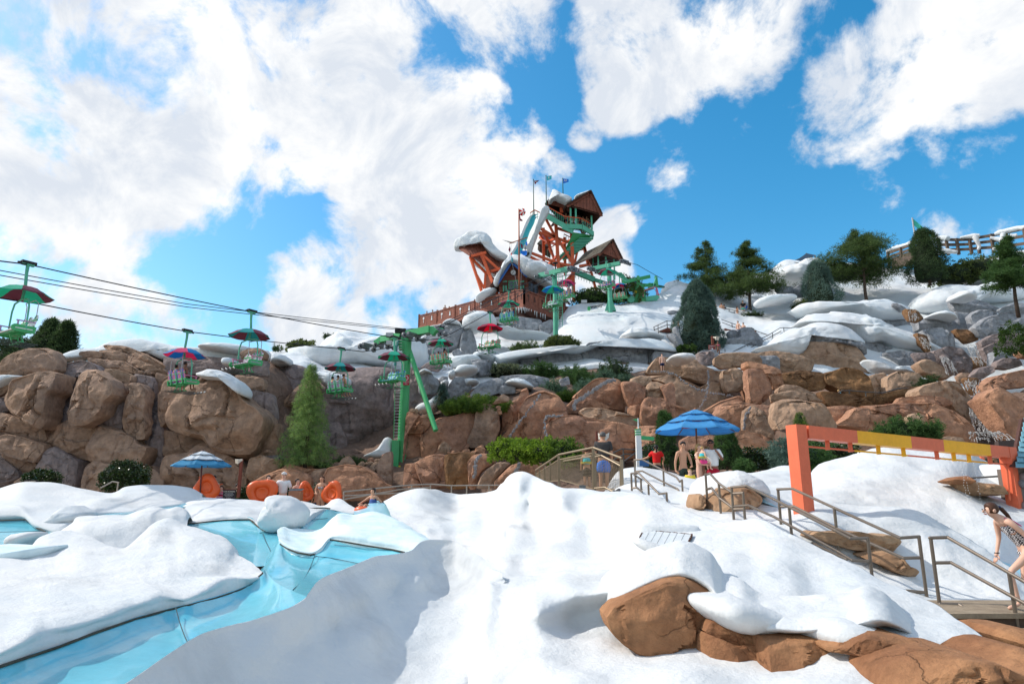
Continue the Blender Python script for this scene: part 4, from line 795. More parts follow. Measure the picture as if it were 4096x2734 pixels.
rocks(c5,'E','''
61 snow t=1.5 lean=.5; 0,1185 130,1150 230,1060 380,980 440,985 560,925 700,930 840,975 895,1045 960,1130 940,1150 860,1050 700,1030 560,1025 470,1060 420,1105 260,1090 215,1130 230,1180 400,1210 415,1240 200,1215 60,1195
64 snow t=2 lean=.7; 400,960 500,880 600,850 850,830 1000,860 1100,950 1250,1030 1400,1090 1490,1180 1530,1245 1400,1215 1200,1190 1060,1105 960,1145 890,1050 840,970 700,925 560,920
69 snow t=2.5 lean=.7; 380,800 500,780 700,790 900,780 1170,745 1220,790 1340,840 1350,925 1250,945 1080,945 950,925 850,850 600,850 450,880
57 snow t=1 lean=.4; 965,1240 1060,1305 1180,1335 1340,1315 1400,1340 1455,1395 1430,1408 1300,1375 1150,1380 1060,1355
72 snow t=2.5 lean=.6; 1415,800 1470,700 1520,690 1700,600 1900,640 2100,600 2400,640 2400,770 2150,800 1920,770 1850,820 1700,880 1500,860
64.5 snow t=1.2; 1735,745 1760,690 1860,665 1912,700 1915,765 1800,745
63 snow t=1.2; 1510,890 1600,850 1700,860 1765,935 1650,905
78 snow t=2.5 lean=.6; 1780,650 1950,560 2050,490 2100,470 2400,500 2400,620 2100,620
''')
rocks(c5,'U','''
80 snow t=2.5; 1110,420 1130,370 1240,360 1300,305 1440,310 1480,370 1400,440 1330,520 1200,500 1110,450
77 grey; 1080,530 1220,520 1215,600 1110,605
77.5 grey; 1215,550 1320,480 1340,600 1220,620
84 grey; 525,610 580,575 620,600 650,560 690,620 690,690 600,690 540,660
72 snow t=1.5; 905,640 1000,610 1240,600 1250,640 1100,660 920,690
84 snow t=2; 100,560 130,500 200,485 320,520 330,580 200,620 100,600
83 snow t=1.5; 700,640 860,600 950,600 960,660 800,690
''')
# crazed veins of grey mortar laid over the red boulders
VEIN=mat('mortar_vein',(.36,.35,.36),.9,.4,4)
def vein(parent,k,pts,w=.07):
  rg=random.Random(len(pts)*13+int(pts[0][0]));mb=MB()
  W=cr1(np.array([tuple(P(k,*q))for q in pts]),max(8,len(pts)*5))
  for a,b in zip(W[:-1],W[1:]):
    c=(a+b)/2;mb.ball(Vector(c)+Vector((rg.uniform(-.05,.05),0,rg.uniform(-.05,.05))),w*rg.uniform(.7,1.3),.05,w*rg.uniform(.8,1.5),5,4)
  o=mb.build('mortar_vein',VEIN,parent);return o
vein(c3,'T',[(1195,160,43.2),(1150,230,42.6),(1080,330,42.2),(1020,400,42.1),(970,470,42.3),(930,530,43.0)])
vein(c3,'T',[(1400,345,42.6),(1340,355,42.3),(1270,345,42.2),(1240,380,42),(1235,450,41.6),(1250,520,41.2),(1255,590,41.4)])
vein(c3,'T',[(1840,38,46),(1760,55,45.2),(1690,105,45),(1620,150,45),(1560,190,45),(1500,230,44.7),(1485,290,44.5)],.12)
vein(c3,'T',[(690,680,37),(650,730,36.7),(640,800,36.6),(635,870,36.8)],.08)
vein(c3,'T',[(1025,745,36),(1000,800,35.9),(980,830,36)],.08)
vein(c4,'D',[(1290,610,52),(1400,612,51.4),(1500,640,49.8),(1600,715,49),(1690,760,48.7),(1760,775,48.7)],.08)
vein(c4,'D',[(1780,600,51.5),(1780,700,49.3),(1770,780,48.8),(1740,870,48.6),(1690,940,48.5)],.08)
vein(c4,'D',[(1800,795,48.9),(1880,805,49),(1990,820,49)],.07)
vein(c4,'D',[(2290,690,49.4),(2240,760,49.2),(2200,830,49.2),(2180,880,49.3)],.07)
vein(c4,'D',[(2150,920,40),(2100,980,39.8),(2090,1060,39.8),(2085,1120,40)],.07)
# rubble caught on the ledges
def rubble(parent,k,x0,y0,x1,y1,d,n,s,m='red',seed=1):
  rg=random.Random(seed)
  for i in range(n):
    f=rg.random();x=x0+(x1-x0)*f;y=y0+(y1-y0)*f+rg.uniform(-8,8);w=s*rg.uniform(.5,1.4)
    pts=[(x+w*math.cos(a)*rg.uniform(.7,1.2),y+w*.7*math.sin(a)*rg.uniform(.7,1.1))for a in np.linspace(0,6.28,7)[:-1]]
    boulder(k,pts,d+rg.uniform(-.5,.5),ROCK[m],parent,name='stone',facets=5)
rubble(c3,'T',390,665,650,655,41.6,12,18,'red',2)
rubble(c3,'T',830,260,860,330,43.2,9,17,'red',3)
rubble(c3,'T',100,300,260,350,43.2,12,20,'tan',4)
rubble(c2,'C',860,1410,1130,1370,41,16,20,'tan',5)
rubble(c1,'R',1180,290,1310,300,43.4,7,20,'brown',6)
rubble(c1,'R',2110,600,2210,600,41.8,6,18,'brown',7)
rubble(c5,'E',1890,1470,2290,1370,50,14,20,'plum',8)
rubble(c2,'H',980,220,1100,240,41.4,5,22,'brown',9)

# the rocks moulded into the near bank
c6=empty('rock_outcrop',P('K',1000,1400,7.3),kind='structure')
rocks(c6,'K','''
8.1 near t=.26 facets=6 lean=.15 rough=.5; 438,1060 500,975 600,925 700,878 860,808 990,788 1100,828 1200,895 1250,985 1265,1060 1180,1100 1140,1160 1140,1400 1060,1400 880,1385 700,1325 560,1240 470,1150
7.85 near t=.25 facets=6 lean=.4; 1145,1160 1200,1080 1330,1065 1440,1100 1570,1195 1540,1230 1440,1260 1360,1250 1280,1215
7.8 near t=.4 facets=6 lean=.3 rough=.6; 1150,1180 1280,1215 1370,1260 1540,1230 1700,1205 1900,1230 1960,1300 1960,1580 1860,1520 1740,1460 1640,1440 1500,1465 1350,1470 1200,1410 1150,1400
''')
rocks(c6,'L','''
7.35 near t=.4 facets=10 lean=.5; -60,1230 100,1215 350,1205 600,1195 700,1190 760,1200 620,1260 420,1300 440,1330 600,1360 860,1420 870,1470 760,1560 600,1640 400,1650 200,1600 80,1540 -60,1500
6.95 near t=.4 facets=8 lean=.5; 410,1290 500,1245 680,1150 760,1175 900,1195 1050,1245 1085,1325 1040,1385 920,1418 800,1400 640,1340 430,1320
7.7 near t=.3 lean=.6; 680,1060 730,1050 830,1085 905,1150 850,1165 760,1120
6.2 near t=.5 facets=12 lean=.6; 860,1600 880,1500 1000,1410 1150,1360 1300,1350 1500,1365 1650,1440 1760,1400 1850,1340 1960,1340 1960,1700 1400,1720 860,1700
7.6 near t=.5 facets=8 lean=.6; 1720,1230 1745,1175 1850,1170 1960,1180 1960,1400 1850,1360 1790,1300
''')
c7=empty('rock_outcrop',P('Z',1650,1200,14.5),kind='structure')
rocks(c7,'Z','''
14.8 nearc t=.9 facets=12; 1240,900 1320,800 1400,710 1560,680 1720,690 1900,760 2080,850 2110,900 2080,1000 1980,1110 1850,1230 1500,1260 1290,1140 1230,1080
14.6 nearc t=.4; 1060,960 1100,850 1180,840 1260,890 1265,930 1220,1090 1150,1090 1060,1050
''')
rocks(c7,'L','''
12.2 nearc t=.5 lean=.1; 250,460 290,420 420,430 560,420 700,450 790,440 880,460 880,560 820,620 700,600 600,580 470,530 350,500
11.8 nearc t=.5 lean=.1; 640,600 780,560 870,580 900,640 960,700 1040,735 1030,775 960,780 840,720 780,660 690,625
15.9 near t=.3 lean=0; 1300,45 1380,15 1460,5 1480,70 1350,60
16.1 nearc t=.4 lean=0; 1380,30 1560,60 1680,70 1700,150 1400,150
''')
rocks(c7,'W','''
18.5 snown t=1.3 lean=0 rough=.6; 2222,1180 2224,1110 2232,1074 2262,1064 2300,1078 2349,1115 2430,1150 2430,1200
''')
# ---------------------------------------------------------------- paints and stuffs
GRN=mat('green_paint',(.055,.40,.14),.4,.12,2.0,spec=.45)
GRN2=mat('sea_green_paint',(.12,.48,.32),.5,.15,2.0)
ORG=mat('orange_paint',(.72,.13,.045),.5,.18,2.0)
STEEL=mat('brown_steel',(.20,.16,.125),.35,.1,4.0,spec=.6,metal=.55)
GREY=mat('grey_metal',(.20,.21,.22),.45,.2,3.0,metal=.6)
BLACK=mat('black_rubber',(.02,.02,.022),.6)
CABLE=mat('steel_cable',(.03,.03,.035),.5,metal=.5)
WOODR=mat('red_brown_boards',(.27,.09,.055),.7,.3,2.5,(.18,.062,.04),.3,30,.01)
WOODD=mat('dark_timber',(.10,.042,.03),.75,.25,2.5)
WHITE=mat('white_paint',(.80,.80,.78),.5)
LGREY=mat('light_grey',(.45,.46,.47),.5)
SHING=mat('cedar_shingles',(.17,.15,.12),.9,.45,4.0,(.10,.085,.07),.6,20,.03)
MAROON=mat('maroon_cloth',(.24,.07,.11),.7,trans=.4)
CG=mat('sea_green_cloth',(.05,.55,.38),.7,trans=.5)
CT=mat('teal_cloth',(.03,.36,.37),.7,trans=.4)
CB=mat('blue_cloth',(.02,.28,.62),.7,trans=.4)
CP=mat('pink_cloth',(.75,.10,.26),.7,trans=.5)
CR=mat('red_cloth',(.85,.02,.10),.7,trans=.5)
WSL=mat('white_slat',(.75,.75,.76),.5)
BSL=mat('blue_slat',(.06,.22,.55),.5);PSL=mat('pink_slat',(.60,.22,.36),.5);GSL=mat('mint_slat',(.28,.62,.52),.5)
MSL=mat('mauve_slat',(.42,.28,.45),.5);CSL=mat('coral_slat',(.70,.24,.22),.5);VSL=mat('violet_slat',(.12,.16,.48),.5)
SKIN={'fair':mat('skin_fair',(.74,.45,.33),.55,.1,8),'tan':mat('skin_tan',(.55,.29,.18),.55,.1,8),'brown':mat('skin_brown',(.25,.115,.07),.55,.1,8)}
HAIR={'black':mat('hair_black',(.015,.012,.012),.5),'brown':mat('hair_brown',(.09,.038,.02),.5,.3,30),'blond':mat('hair_blond',(.50,.32,.13),.5,.2,30),'grey':mat('hair_grey',(.10,.095,.09),.6)}
def cloth(name,c):return mat('cloth_'+name,c,.8,.12,8)
CL={n:cloth(n,c)for n,c in dict(red=(.75,.015,.015),crimson=(.42,.006,.03),white=(.80,.80,.80),black=(.02,.02,.022),navy=(.02,.03,.09),blue=(.02,.20,.72),grey=(.055,.05,.05),darkgreen=(.025,.045,.035),
   pink=(.75,.06,.25),aqua=(.05,.52,.60),lime=(.55,.85,.03),mint=(.08,.60,.45),cyan=(.10,.55,.75),maroon=(.20,.02,.05),yellow=(.80,.62,.05),check=(.12,.11,.13),floral=(.30,.28,.30),denim=(.05,.10,.30)).items()}

# ---------------------------------------------------------------- chairlift
def umbrella_pts(r,drop,z,n=8,ph=.39):
  return[Vector((r*math.cos(2*math.pi*i/n+ph),r*math.sin(2*math.pi*i/n+ph),z-drop))for i in range(n)]
def canopy(parent,r,drop,z,cols,n=8,under=None):
  E=umbrella_pts(r,drop,z,n);top=Vector((0,0,z))
  for i in range(n):
    a,b=E[i],E[(i+1)%n];mb=LB();rows=[]
    for f in(0.04,.3,.6,.85,1.0):
      bulge=.13*r*math.sin(math.pi*min(f,.9))
      pa=top.lerp(a,f)+Vector((0,0,bulge));pb=top.lerp(b,f)+Vector((0,0,bulge));pm=(pa+pb)/2+(pa+pb-2*top)*.0;pm.z-=.03*f*r
      rows.append((pa,pm,pb))
    V=[q for rw in rows for q in rw];V+=[q-Vector((0,0,.012))for q in V];m_=15;f_=[]
    for k in range(4):
      for j in range(2):q=k*3+j;f_.append((q,q+1,q+4,q+3));f_.append((q+m_,q+3+m_,q+4+m_,q+1+m_))
    f_+=[(12,13,13+m_,12+m_),(13,14,14+m_,13+m_)]
    mb.add(V,f_);mb.build('canopy_panel',cols[i%len(cols)],parent,smooth=True)
CHAIRN=[0]
def lift_chair(k,x,y,d,head,cols,slat,label,empty_=True,tilt=0):
  t=empty('lift_chair',P(k,x,y,d),label,'chairlift chair','chairlift chairs hanging from the cables',rz=head)
  h=LB();h.tube([(0,0,.05),(0,0,-.3),(.05,.02,-.9),(0,0,-1.38)],[.07,.06,.06,.05],8);h.box((0,0,.04),.14,.42,.12);h.build('hanger',GRN2,t)
  g_=LB();g_.box((.0,.02,.1),.2,.5,.1);g_.tube([(0,-.22,.06),(0,-.34,.03)],.05,6);g_.build('grip',BLACK,t)
  canopy(t,1.02,.40,-.86,cols)
  b=LB();b.tube([(-.78,0,-2.62),(-.74,0,-1.75),(-.6,0,-1.45),(0,0,-1.36),(.6,0,-1.45),(.74,0,-1.75),(.78,0,-2.62)],.034,7);b.build('bail',GRN2,t)
  c=LB();c.tube([(-.5,.38,-2.3),(-.5,.38,-1.5),(-.42,.3,-1.4),(.42,.3,-1.4),(.5,.38,-1.5),(.5,.38,-2.3)],.018,6);c.build('restraint_bar',LGREY,t)
  f=LB()
  f.box((0,-.02,-2.68),1.6,.5,.05);f.box((0,.26,-2.5),1.5,.05,.08);f.box((0,.33,-2.2),1.5,.05,.06);f.box((0,.02,-2.74),.7,.2,.08)
  for sx in(-.5,0,.5):f.beam((sx,.25,-2.7),(sx,.38,-2.0),.05);f.beam((sx,-.25,-2.7),(sx,.3,-2.7),.05)
  f.build('seat_frame',GRN,t)
  for sx in(-1,1):
    e=LB();ring=[(sx*.79,-.32+.16*math.cos(a),-2.62+.13*math.sin(a))for a in np.linspace(math.pi*.5,math.pi*1.5,7)]+[(sx*.79,.3,-2.76),(sx*.79,.34,-2.5)]
    e.prism(ring,(-sx*.05,0,0));e.build('seat_end',GRN,t)
    a_=LB();a_.box((sx*.76,-.02,-2.34),.09,.62,.035);a_.box((sx*.76,-.27,-2.48),.05,.05,.28);a_.build('armrest',slat[2]if len(slat)>2 else GRN2,t)
  ns=16
  for i in range(ns):
    s_=LB();xx=-.75+1.5*i/(ns-1);s_.box((xx,-.06,-2.63),1.5/ns*.9,.56,.03);s_.build('seat_slat',slat[i%2],t)
  for b3 in(-1,0,1):
    for i in range(5):
      fx=(i-2)/2.;xx=b3*.5+fx*.19;hh=.60-.11*fx*fx;mb=LB()
      p0=Vector((xx,.24,-2.58));p1=Vector((xx,.24+.16*hh/.6,-2.58+hh));mb.beam(p0,p1,.085,.025,up=(0,1,0));mb.build('back_slat',slat[i%2],t)
  for q in(-.45,-.15,.15,.45):sk=LB();sk.tube([(q,-.95,-3.02),(q,-.8,-3.09),(q,.6,-3.09)],[.015,.02,.02],5);sk.build('ski',mat('ski_dark',(.05,.06,.06),.4),t)
  for q in(-.45,-.15,.15,.45):st=LB();st.tube([(q,-.95,-3.02),(q,-1.03,-2.97)],.03,5);st.build('ski_tip',WHITE,t)
  r_=LB();r_.beam((-.1,.1,-2.75),(-.25,.2,-3.06),.04);r_.beam((.1,.1,-2.75),(.25,.2,-3.06),.04);r_.beam((0,-.2,-2.75),(0,-.1,-3.06),.04);r_.box((0,.05,-3.06),1.0,.10,.03);r_.build('ski_rack',GRN,t)
  CHAIRN[0]+=1
  return t
DN=R(-34);UP=R(180-34)   # local front is -Y; descending chairs face back down the line
lift_chair('W',64,608,24.8,DN,[CG,MAROON],[WSL,WSL,MSL],'nearest empty chair, at the left edge, under a green and maroon canopy')
lift_chair('W',577,717,33,DN,[CT,MAROON],[WSL,MSL,PSL],'empty chair with mauve and white slats, hanging above the left cliff')
lift_chair('W',905,776,41,DN,[CG,MAROON],[GSL,BSL,GRN],'empty chair with blue and mint slats hanging beside the big green pylon')
lift_chair('W',1124,718,49.7,DN,[CR,mat('wine_cloth',(.30,.02,.06),.7,trans=.3)],[GSL,CSL,CSL],'empty chair with coral slats under an all red canopy')
lift_chair('W',1268,635,57.3,DN,[CG,CB],[GSL,MSL,GRN],'empty chair with purple slats under a blue and green canopy, before the second pylon')
lift_chair('W',1391,599,65.7,DN,[CG,MAROON],[VSL,PSL,PSL],'empty chair with violet and pink slats next to the third pylon')
ch_b=lift_chair('W',430,762,34,UP,[CP,CB],[PSL,VSL,PSL],'occupied chair under a pink and blue canopy over the left cliff')
ch_d=lift_chair('W',783,802,42.2,UP,[CT,MAROON],[MSL,GSL,GRN],'occupied chair with three riders, right of the tall light green tree')
ch_f=lift_chair('W',1012,753,50.4,UP,[CG,MAROON],[GSL,CSL,GRN],'occupied chair with coral slats right of the big green pylon')
ch_h=lift_chair('W',1167,668,58,UP,[CG,MAROON],[BSL,GSL,GRN],'occupied chair with blue slats in front of the brown deck')
ch_j=lift_chair('W',1298,624,66,UP,[CP,mat('plum_cloth',(.22,.04,.16),.7,trans=.3)],[VSL,CSL,GRN],'occupied chair under a pink canopy at the foot of the orange tower')
ch_l=lift_chair('W',1421,634,75,UP,[CB,CP],[CSL,GSL,GRN],'farthest occupied chair under a blue and pink canopy, behind the third pylon')

def cable(name,pts,r,label,sag=0):
  W=[]
  for a,b in zip(pts[:-1],pts[1:]):
    a=Vector(a);b=Vector(b);n=14
    for i in range(n):f=i/n;q=a.lerp(b,f);q.z-=sag*4*f*(1-f)*(b-a).length;W.append(q)
  W.append(Vector(pts[-1]));mb=MB();mb.tube(W,r,6);return thing_at(name,mb,CABLE,label,'cable','steel cables of the chairlift',smooth=True,origin=W[0])
up1=Vector((0,0,.08))
cable('haul_cable',[P('W',-260,560,17.2),P('W',64,606,24.8),P('W',577,715,33),P('W',905,774,41),P('W',940,782,42.6),P('W',1010,776,44.2),P('W',1040,762,45),P('W',1124,716,49.7),P('W',1268,633,57.3),P('W',1300,624,59.6),P('W',1340,612,61.5),P('W',1391,597,65.7),P('W',1425,597,69),P('W',1462,607,72),P('W',1520,640,76)],.028,'haul cable of the descending empty chairs, uppermost on the left',.004)
cable('haul_cable',[P('W',-260,640,20),P('W',90,697,26.6),P('W',430,760,34),P('W',783,800,42.2),P('W',832,806,43.6),P('W',905,795,46.5),P('W',1012,751,50.4),P('W',1167,666,58),P('W',1230,640,61),P('W',1298,622,66),P('W',1345,625,70),P('W',1421,632,75),P('W',1470,648,77)],.028,'haul cable of the occupied chairs, lowest on the left',.004)
cable('signal_cable',[P('W',-260,584,20),P('W',0,620,25),P('W',430,697,34),P('W',930,754,44.4),P('W',1000,751,47),P('W',1120,700,52),P('W',1277,634,61),P('W',1403,612,70.5)],.022,'upper thin cable slung between the pylon tops',.002)
cable('signal_cable',[P('W',-260,600,20),P('W',0,631,25),P('W',430,704,34),P('W',930,757,44.4),P('W',1010,745,47),P('W',1120,690,52),P('W',1277,636,61),P('W',1403,614,70.5)],.022,'lower thin cable slung between the pylon tops',.002)

def wheel_train(parent,c,along,n,r,gap,slope=0):
  "sheaves in a row under the arm, each its own part"
  a=Vector(along).normalized();out=[]
  b=a.cross(Vector((0,0,1))).normalized()
  for i in range(n):
    q=Vector(c)+a*(i-(n-1)/2)*gap;q.z+=slope*abs(i-(n-1)/2)*gap*(-.12)
    w=MB();w.cyl(q-b*.06,q+b*.06,r,18);w.build('sheave',mat('sheave_grey',(.22,.23,.25),.5,.2,5),parent)
    w2=MB();w2.cyl(q-b*.075,q+b*.075,r*.45,12);w2.build('sheave_hub',BLACK,parent)
  mb=MB()
  for i in range(0,n-1,2):
    p=Vector(c)+a*(i-(n-1)/2)*gap;q=p+a*gap;mb.beam(p-b*.11,q-b*.11,.08,.14);mb.beam(p+b*.11,q+b*.11,.08,.14)
  mb.beam(Vector(c)-a*(n-1)/4*gap*1.3+Vector((0,0,.22)),Vector(c)+a*(n-1)/4*gap*1.3+Vector((0,0,.22)),.2,.18)
  mb.build('sheave_frame',GREY,parent)
LINE=Vector((.55,.83,0))
# first pylon
pyb=P('W',918,1118,44.4);pyt=P('W',929,775,44.4);pyt.x=pyb.x+.12
py=empty('lift_pylon',pyb-Vector((0,0,.3)),'tall green chairlift pylon with a ladder and a slanting brace','pylon')
mb=MB();mb.tube([pyb-Vector((0,0,.6)),pyb+(pyt-pyb)*.5,pyt],[.33,.31,.28],20);mb.build('mast',GRN,py,smooth=True,auto=40)
mb=MB();mb.cyl(pyb+Vector((0,0,-.6)),pyb+Vector((0,0,-.45)),.5,16)
for a in range(4):mb.prism([pyb+Vector((math.cos(a*1.57+.6)*.3,math.sin(a*1.57+.6)*.3,-.45)),pyb+Vector((math.cos(a*1.57+.6)*.5,math.sin(a*1.57+.6)*.5,-.45)),pyb+Vector((math.cos(a*1.57+.6)*.3,math.sin(a*1.57+.6)*.3,.5))],(.03,.03,0))
mb.build('foot',GRN,py)
mb=MB();bt=P('C',1352,400,44.6);bb=P('C',1580,1090,41.8);bb+=(bb-bt)*.03;mb.cyl(bt,bb,.155,14);mb.build('brace',GRN,py,smooth=True,auto=40)
ta,tb=P('C',1075,350,46.3),P('C',1590,255,43.4)
mb=MB();mid=P('C',1310,300,44.4);mb.beam(P('C',1130,335,46),mid,.4,.42);mb.beam(mid,P('C',1540,250,43.2),.4,.45)
mb.beam(P('C',1130,335,46),P('C',1075,375,46.2),.38,.4);mb.beam(P('C',1545,245,43.3),P('C',1585,280,43.2),.4,.45);mb.beam(mid,mid+Vector((0,0,-1)),.5,.5);mb.build('crossarm',GRN,py)
mb=MB();mb.beam(P('C',1270,345,44.2),P('C',1310,262,44.2),.12);mb.box(P('C',1285,262,44.2),.7,.3,.28);mb.build('cable_saddle',BLACK,py)
wheel_train(py,P('C',1400,322,43.4),LINE,4,.19,.62,0)
wheel_train(py,P('C',1595,285,44.9),LINE+Vector((0,0,.16)),4,.19,.62,0)
wheel_train(py,P('C',1000,408,44.5),LINE,3,.19,.62,0)
wheel_train(py,P('C',1150,395,46.4),LINE+Vector((0,0,.1)),4,.19,.62,0)
lx=P('C',1262,700,44.0)
mb=MB();l0=P('C',1255,1180,43.9);l1=P('C',1275,340,43.9)
for s_ in(-.2,.2):mb.tube([l0+Vector((s_,0,0)),l1+Vector((s_,0,0))],.02,5)
mb.build('ladder_rail',GRN,py)
for i in range(34):
  f=i/33;q=l0.lerp(l1,f);r_=MB();r_.tube([q-Vector((.2,0,0)),q+Vector((.2,0,0))],.018,5);r_.build('ladder_rung',LGREY,py)
mb=MB();q=P('C',1243,1325,43.8);mb.box(q,.46,.4,1.9);mb.build('cabinet',GRN,py)
mb=MB();mb.box(P('C',1275,1437,43.7),.16,.1,.36);mb.build('lock_box',CL['yellow'],py)
q=P('W',932,871,43.95);mb=MB();mb.box(q,.40,.04,.68);mb.build('notice',mat('notice_red',(.42,.01,.04),.5),py)
def ringmesh(c,r,w,n=24):
  mb=MB();c=Vector(c);v=[c+Vector((rr*math.cos(2*math.pi*i/n),0,rr*math.sin(2*math.pi*i/n)))for i in range(n)for rr in(r,r-w)]
  mb.add(v,[(2*i,2*i+1,(2*i+3)%(2*n),(2*i+2)%(2*n))for i in range(n)]);return mb
def text(s,c,size,m,parent=None,rot=(math.pi/2,0,0),align='CENTER',name='lettering',ext=.004):
  cu=bpy.data.curves.new(name,'FONT');cu.body=s;cu.size=size;cu.align_x=align;cu.align_y='CENTER';cu.extrude=ext;cu.resolution_u=2
  tmp=bpy.data.objects.new(name,cu);COL.objects.link(tmp);bpy.context.view_layer.update()
  me=bpy.data.meshes.new_from_object(tmp.evaluated_get(bpy.context.evaluated_depsgraph_get()));bpy.data.objects.remove(tmp);me.materials.clear();me.materials.append(m)
  o=bpy.data.objects.new(name,me);COL.objects.link(o)
  if parent is not None:o.parent=parent;c=Vector(c)-off(parent)
  o.location=c;o.rotation_euler=rot;return o
ringmesh(q+Vector((0,-.03,.12)),.14,.03).build('notice_symbol',WHITE,py)
text('NO SWINGING',q+Vector((0,-.03,-.10)),.055,WHITE,py);text('OR SWING ON',q+Vector((0,-.03,-.18)),.055,WHITE,py);text('CHAIRS',q+Vector((0,-.03,-.26)),.055,WHITE,py)
for a_,b_ in(((1195,298,45),.5),((1190,365,44),.35)):mb=MB();mb.box(P('C',*a_),b_,.35,.27);mb.build('floodlight',LGREY,py)
mb=MB();mb.tube([P('C',1240,560,43.9),P('C',1250,400,43.9),P('C',1270,345,44)],.09,8);mb.build('cable_conduit',mat('conduit',(.05,.22,.20),.4),py)

# second pylon
def pylon2(base,top,d,armL,armR,r,nL,nR,label,capo=True):
  pb=P('W',*base,d);pt=P('W',*top,d);pt.x=pb.x
  t=empty('lift_pylon',pb-Vector((0,0,.4)),label,'pylon')
  mb=MB();mb.tube([pb-Vector((0,0,1.5)),pt],[r,r*.9],16);mb.build('mast',GRN2,t,smooth=True,auto=40)
  mb=MB();mb.beam(armL[0],armR[0],.36,.4);mb.build('crossarm',GRN2,t)
  wheel_train(t,armL[1],LINE+Vector((0,0,.15)),nL,.19,.5);wheel_train(t,armR[1],LINE+Vector((0,0,.15)),nR,.19,.5)
  return t,pb,pt
t2,pb,pt=pylon2((1275,770),(1280,628),61,(P('A',1190,965,62),P('A',1190,985,62)),(P('A',1440,905,60.2),P('A',1480,915,60.4)),.23,4,5,'second green chairlift pylon, rising from the snow slope beside the deck')
mb=MB()
for s_ in(-.18,.18):mb.tube([P('A',1372,1400,60.6)+Vector((s_,0,0)),P('A',1372,960,60.6)+Vector((s_,0,0))],.025,5)
for i in range(22):q=P('A',1372,1400,60.6).lerp(P('A',1372,960,60.6),i/21);mb.tube([q-Vector((.18,0,0)),q+Vector((.18,0,0))],.02,5)
mb.build('ladder',GRN2,t2)
mb=MB();mb.ball(P('A',1327,858,60.5),.26,.26,.08,12,5);mb.tube([P('A',1327,860,60.5),P('A',1327,910,60.5)],.06,6);mb.build('lamp',BLACK,t2)
mb=MB();mb.box(P('A',1253,940,60.8),.4,.3,.25);mb.build('floodlight',LGREY,t2)
t3,pb,pt=pylon2((1400,700),(1405,605),70.5,(P('A',1650,905,72),P('A',1640,915,70.6)),(P('A',1880,860,70.5),P('A',1925,855,70.8)),.26,5,6,'third green chairlift pylon, in front of the lift station')
mb=MB();mb.prism([pb+Vector((-.6,-.1,-.6)),pb+Vector((.6,-.1,-.6)),pb+Vector((.25,-.1,.5)),pb+Vector((-.25,-.1,.5))],(0,.3,0));mb.build('foot',GRN2,t3)
mb=MB()
for i in range(18):
  q=P('A',1870,940,70.5).lerp(P('A',1935,1010,72.5),i/17);mb.beam(q-Vector((.3,0,0)),q+Vector((.3,0,0)),.05)
mb.beam(P('A',1830,930,70.5),P('A',1935,1005,72.5),.2,.3);mb.build('walkway',GRN2,t3)
# lift station with its bull wheel
ls=empty('lift_station',P('A',2080,1190,77),'green lift station with a big horizontal bull wheel on the hilltop','lift station')
mb=MB();mb.prism([P('A',2000,1200,76.2),P('A',2105,1200,76.2),P('A',2085,1050,76.2),P('A',2010,1040,76.2)],(0,1.6,0));mb.box(P('A',1990,1075,76),.9,.9,.5);mb.build('tower_leg',GRN,ls)
mb=MB();mb.beam(P('A',1910,1020,74.5),P('A',2125,975,78),.45,.4);mb.beam(P('A',2000,1060,75.5),P('A',2180,1040,78),.35,.35);mb.prism([P('A',2015,1060,75.9),P('A',2060,1060,75.9),P('A',2045,965,75.9),P('A',2025,965,75.9)],(0,.5,0));mb.beam(P('A',2185,970,77),P('A',2195,1060,77),.3);mb.build('gantry',GRN,ls)
cw=P('A',2140,1050,79);nrm=Vector((.12,-.28,1)).normalized();e1=nrm.orthogonal().normalized();e2=nrm.cross(e1)
mb=MB();mb.tube([cw+(e1*math.cos(a)+e2*math.sin(a))*1.62 for a in np.linspace(0,2*math.pi,33)],.10,6);mb.build('bull_wheel_rim',mat('bull_wheel_dark',(.02,.10,.07),.5),ls,smooth=True)
for a in np.linspace(0,2*math.pi,9)[:-1]:
  mb=MB();mb.beam(cw,cw+(e1*math.cos(a)+e2*math.sin(a))*1.6,.1,.14);mb.build('bull_wheel_spoke',GRN2,ls)
mb=MB();mb.cyl(cw-nrm*.4,cw+nrm*.3,.28,12);mb.build('bull_wheel_hub',GRN2,ls)
mb=MB();qq=P('A',1975,1165,75.6);mb.cyl(qq,qq+Vector((0,1.0,0)),.40,16);mb.build('motor',GRN2,ls)
mb=MB();mb.cyl(P('A',1935,1060,75.2),P('A',1955,1052,75.6),.30,14);mb.build('brake_disc',GREY,ls)
mb=MB();mb.box(P('A',2013,1105,75.9),.3,.04,.3);mb.build('label',CL['yellow'],ls)
gd=empty('gondola',P('A',2160,1180,76.3),'open green and pink gondola cabin hanging at the lift station','gondola')
gb=P('A',2158,1150,76.2);mb=MB();mb.prism([gb+Vector((-1.12,0,0.056)),gb+Vector((0.616,0,0.28)),gb+Vector((0.84,0,0.056)),gb+Vector((0.504,0,-0.336)),gb+Vector((-0.952,0,-0.504))],(0,.8,0));mb.build('cabin_body',GRN2,gd)
for yy in(0,.75):
  mb=MB();mb.tube([gb+Vector((-1.092,yy,0.056)),gb+Vector((-1.064,yy,0.56)),gb+Vector((-0.84,yy,0.896)),gb+Vector((0.336,yy,1.288)),gb+Vector((0.56,yy,1.12)),gb+Vector((0.728,yy,0.224))],.05,6);mb.build('window_frame',mat('pink_paint',(.72,.16,.26),.4),gd)
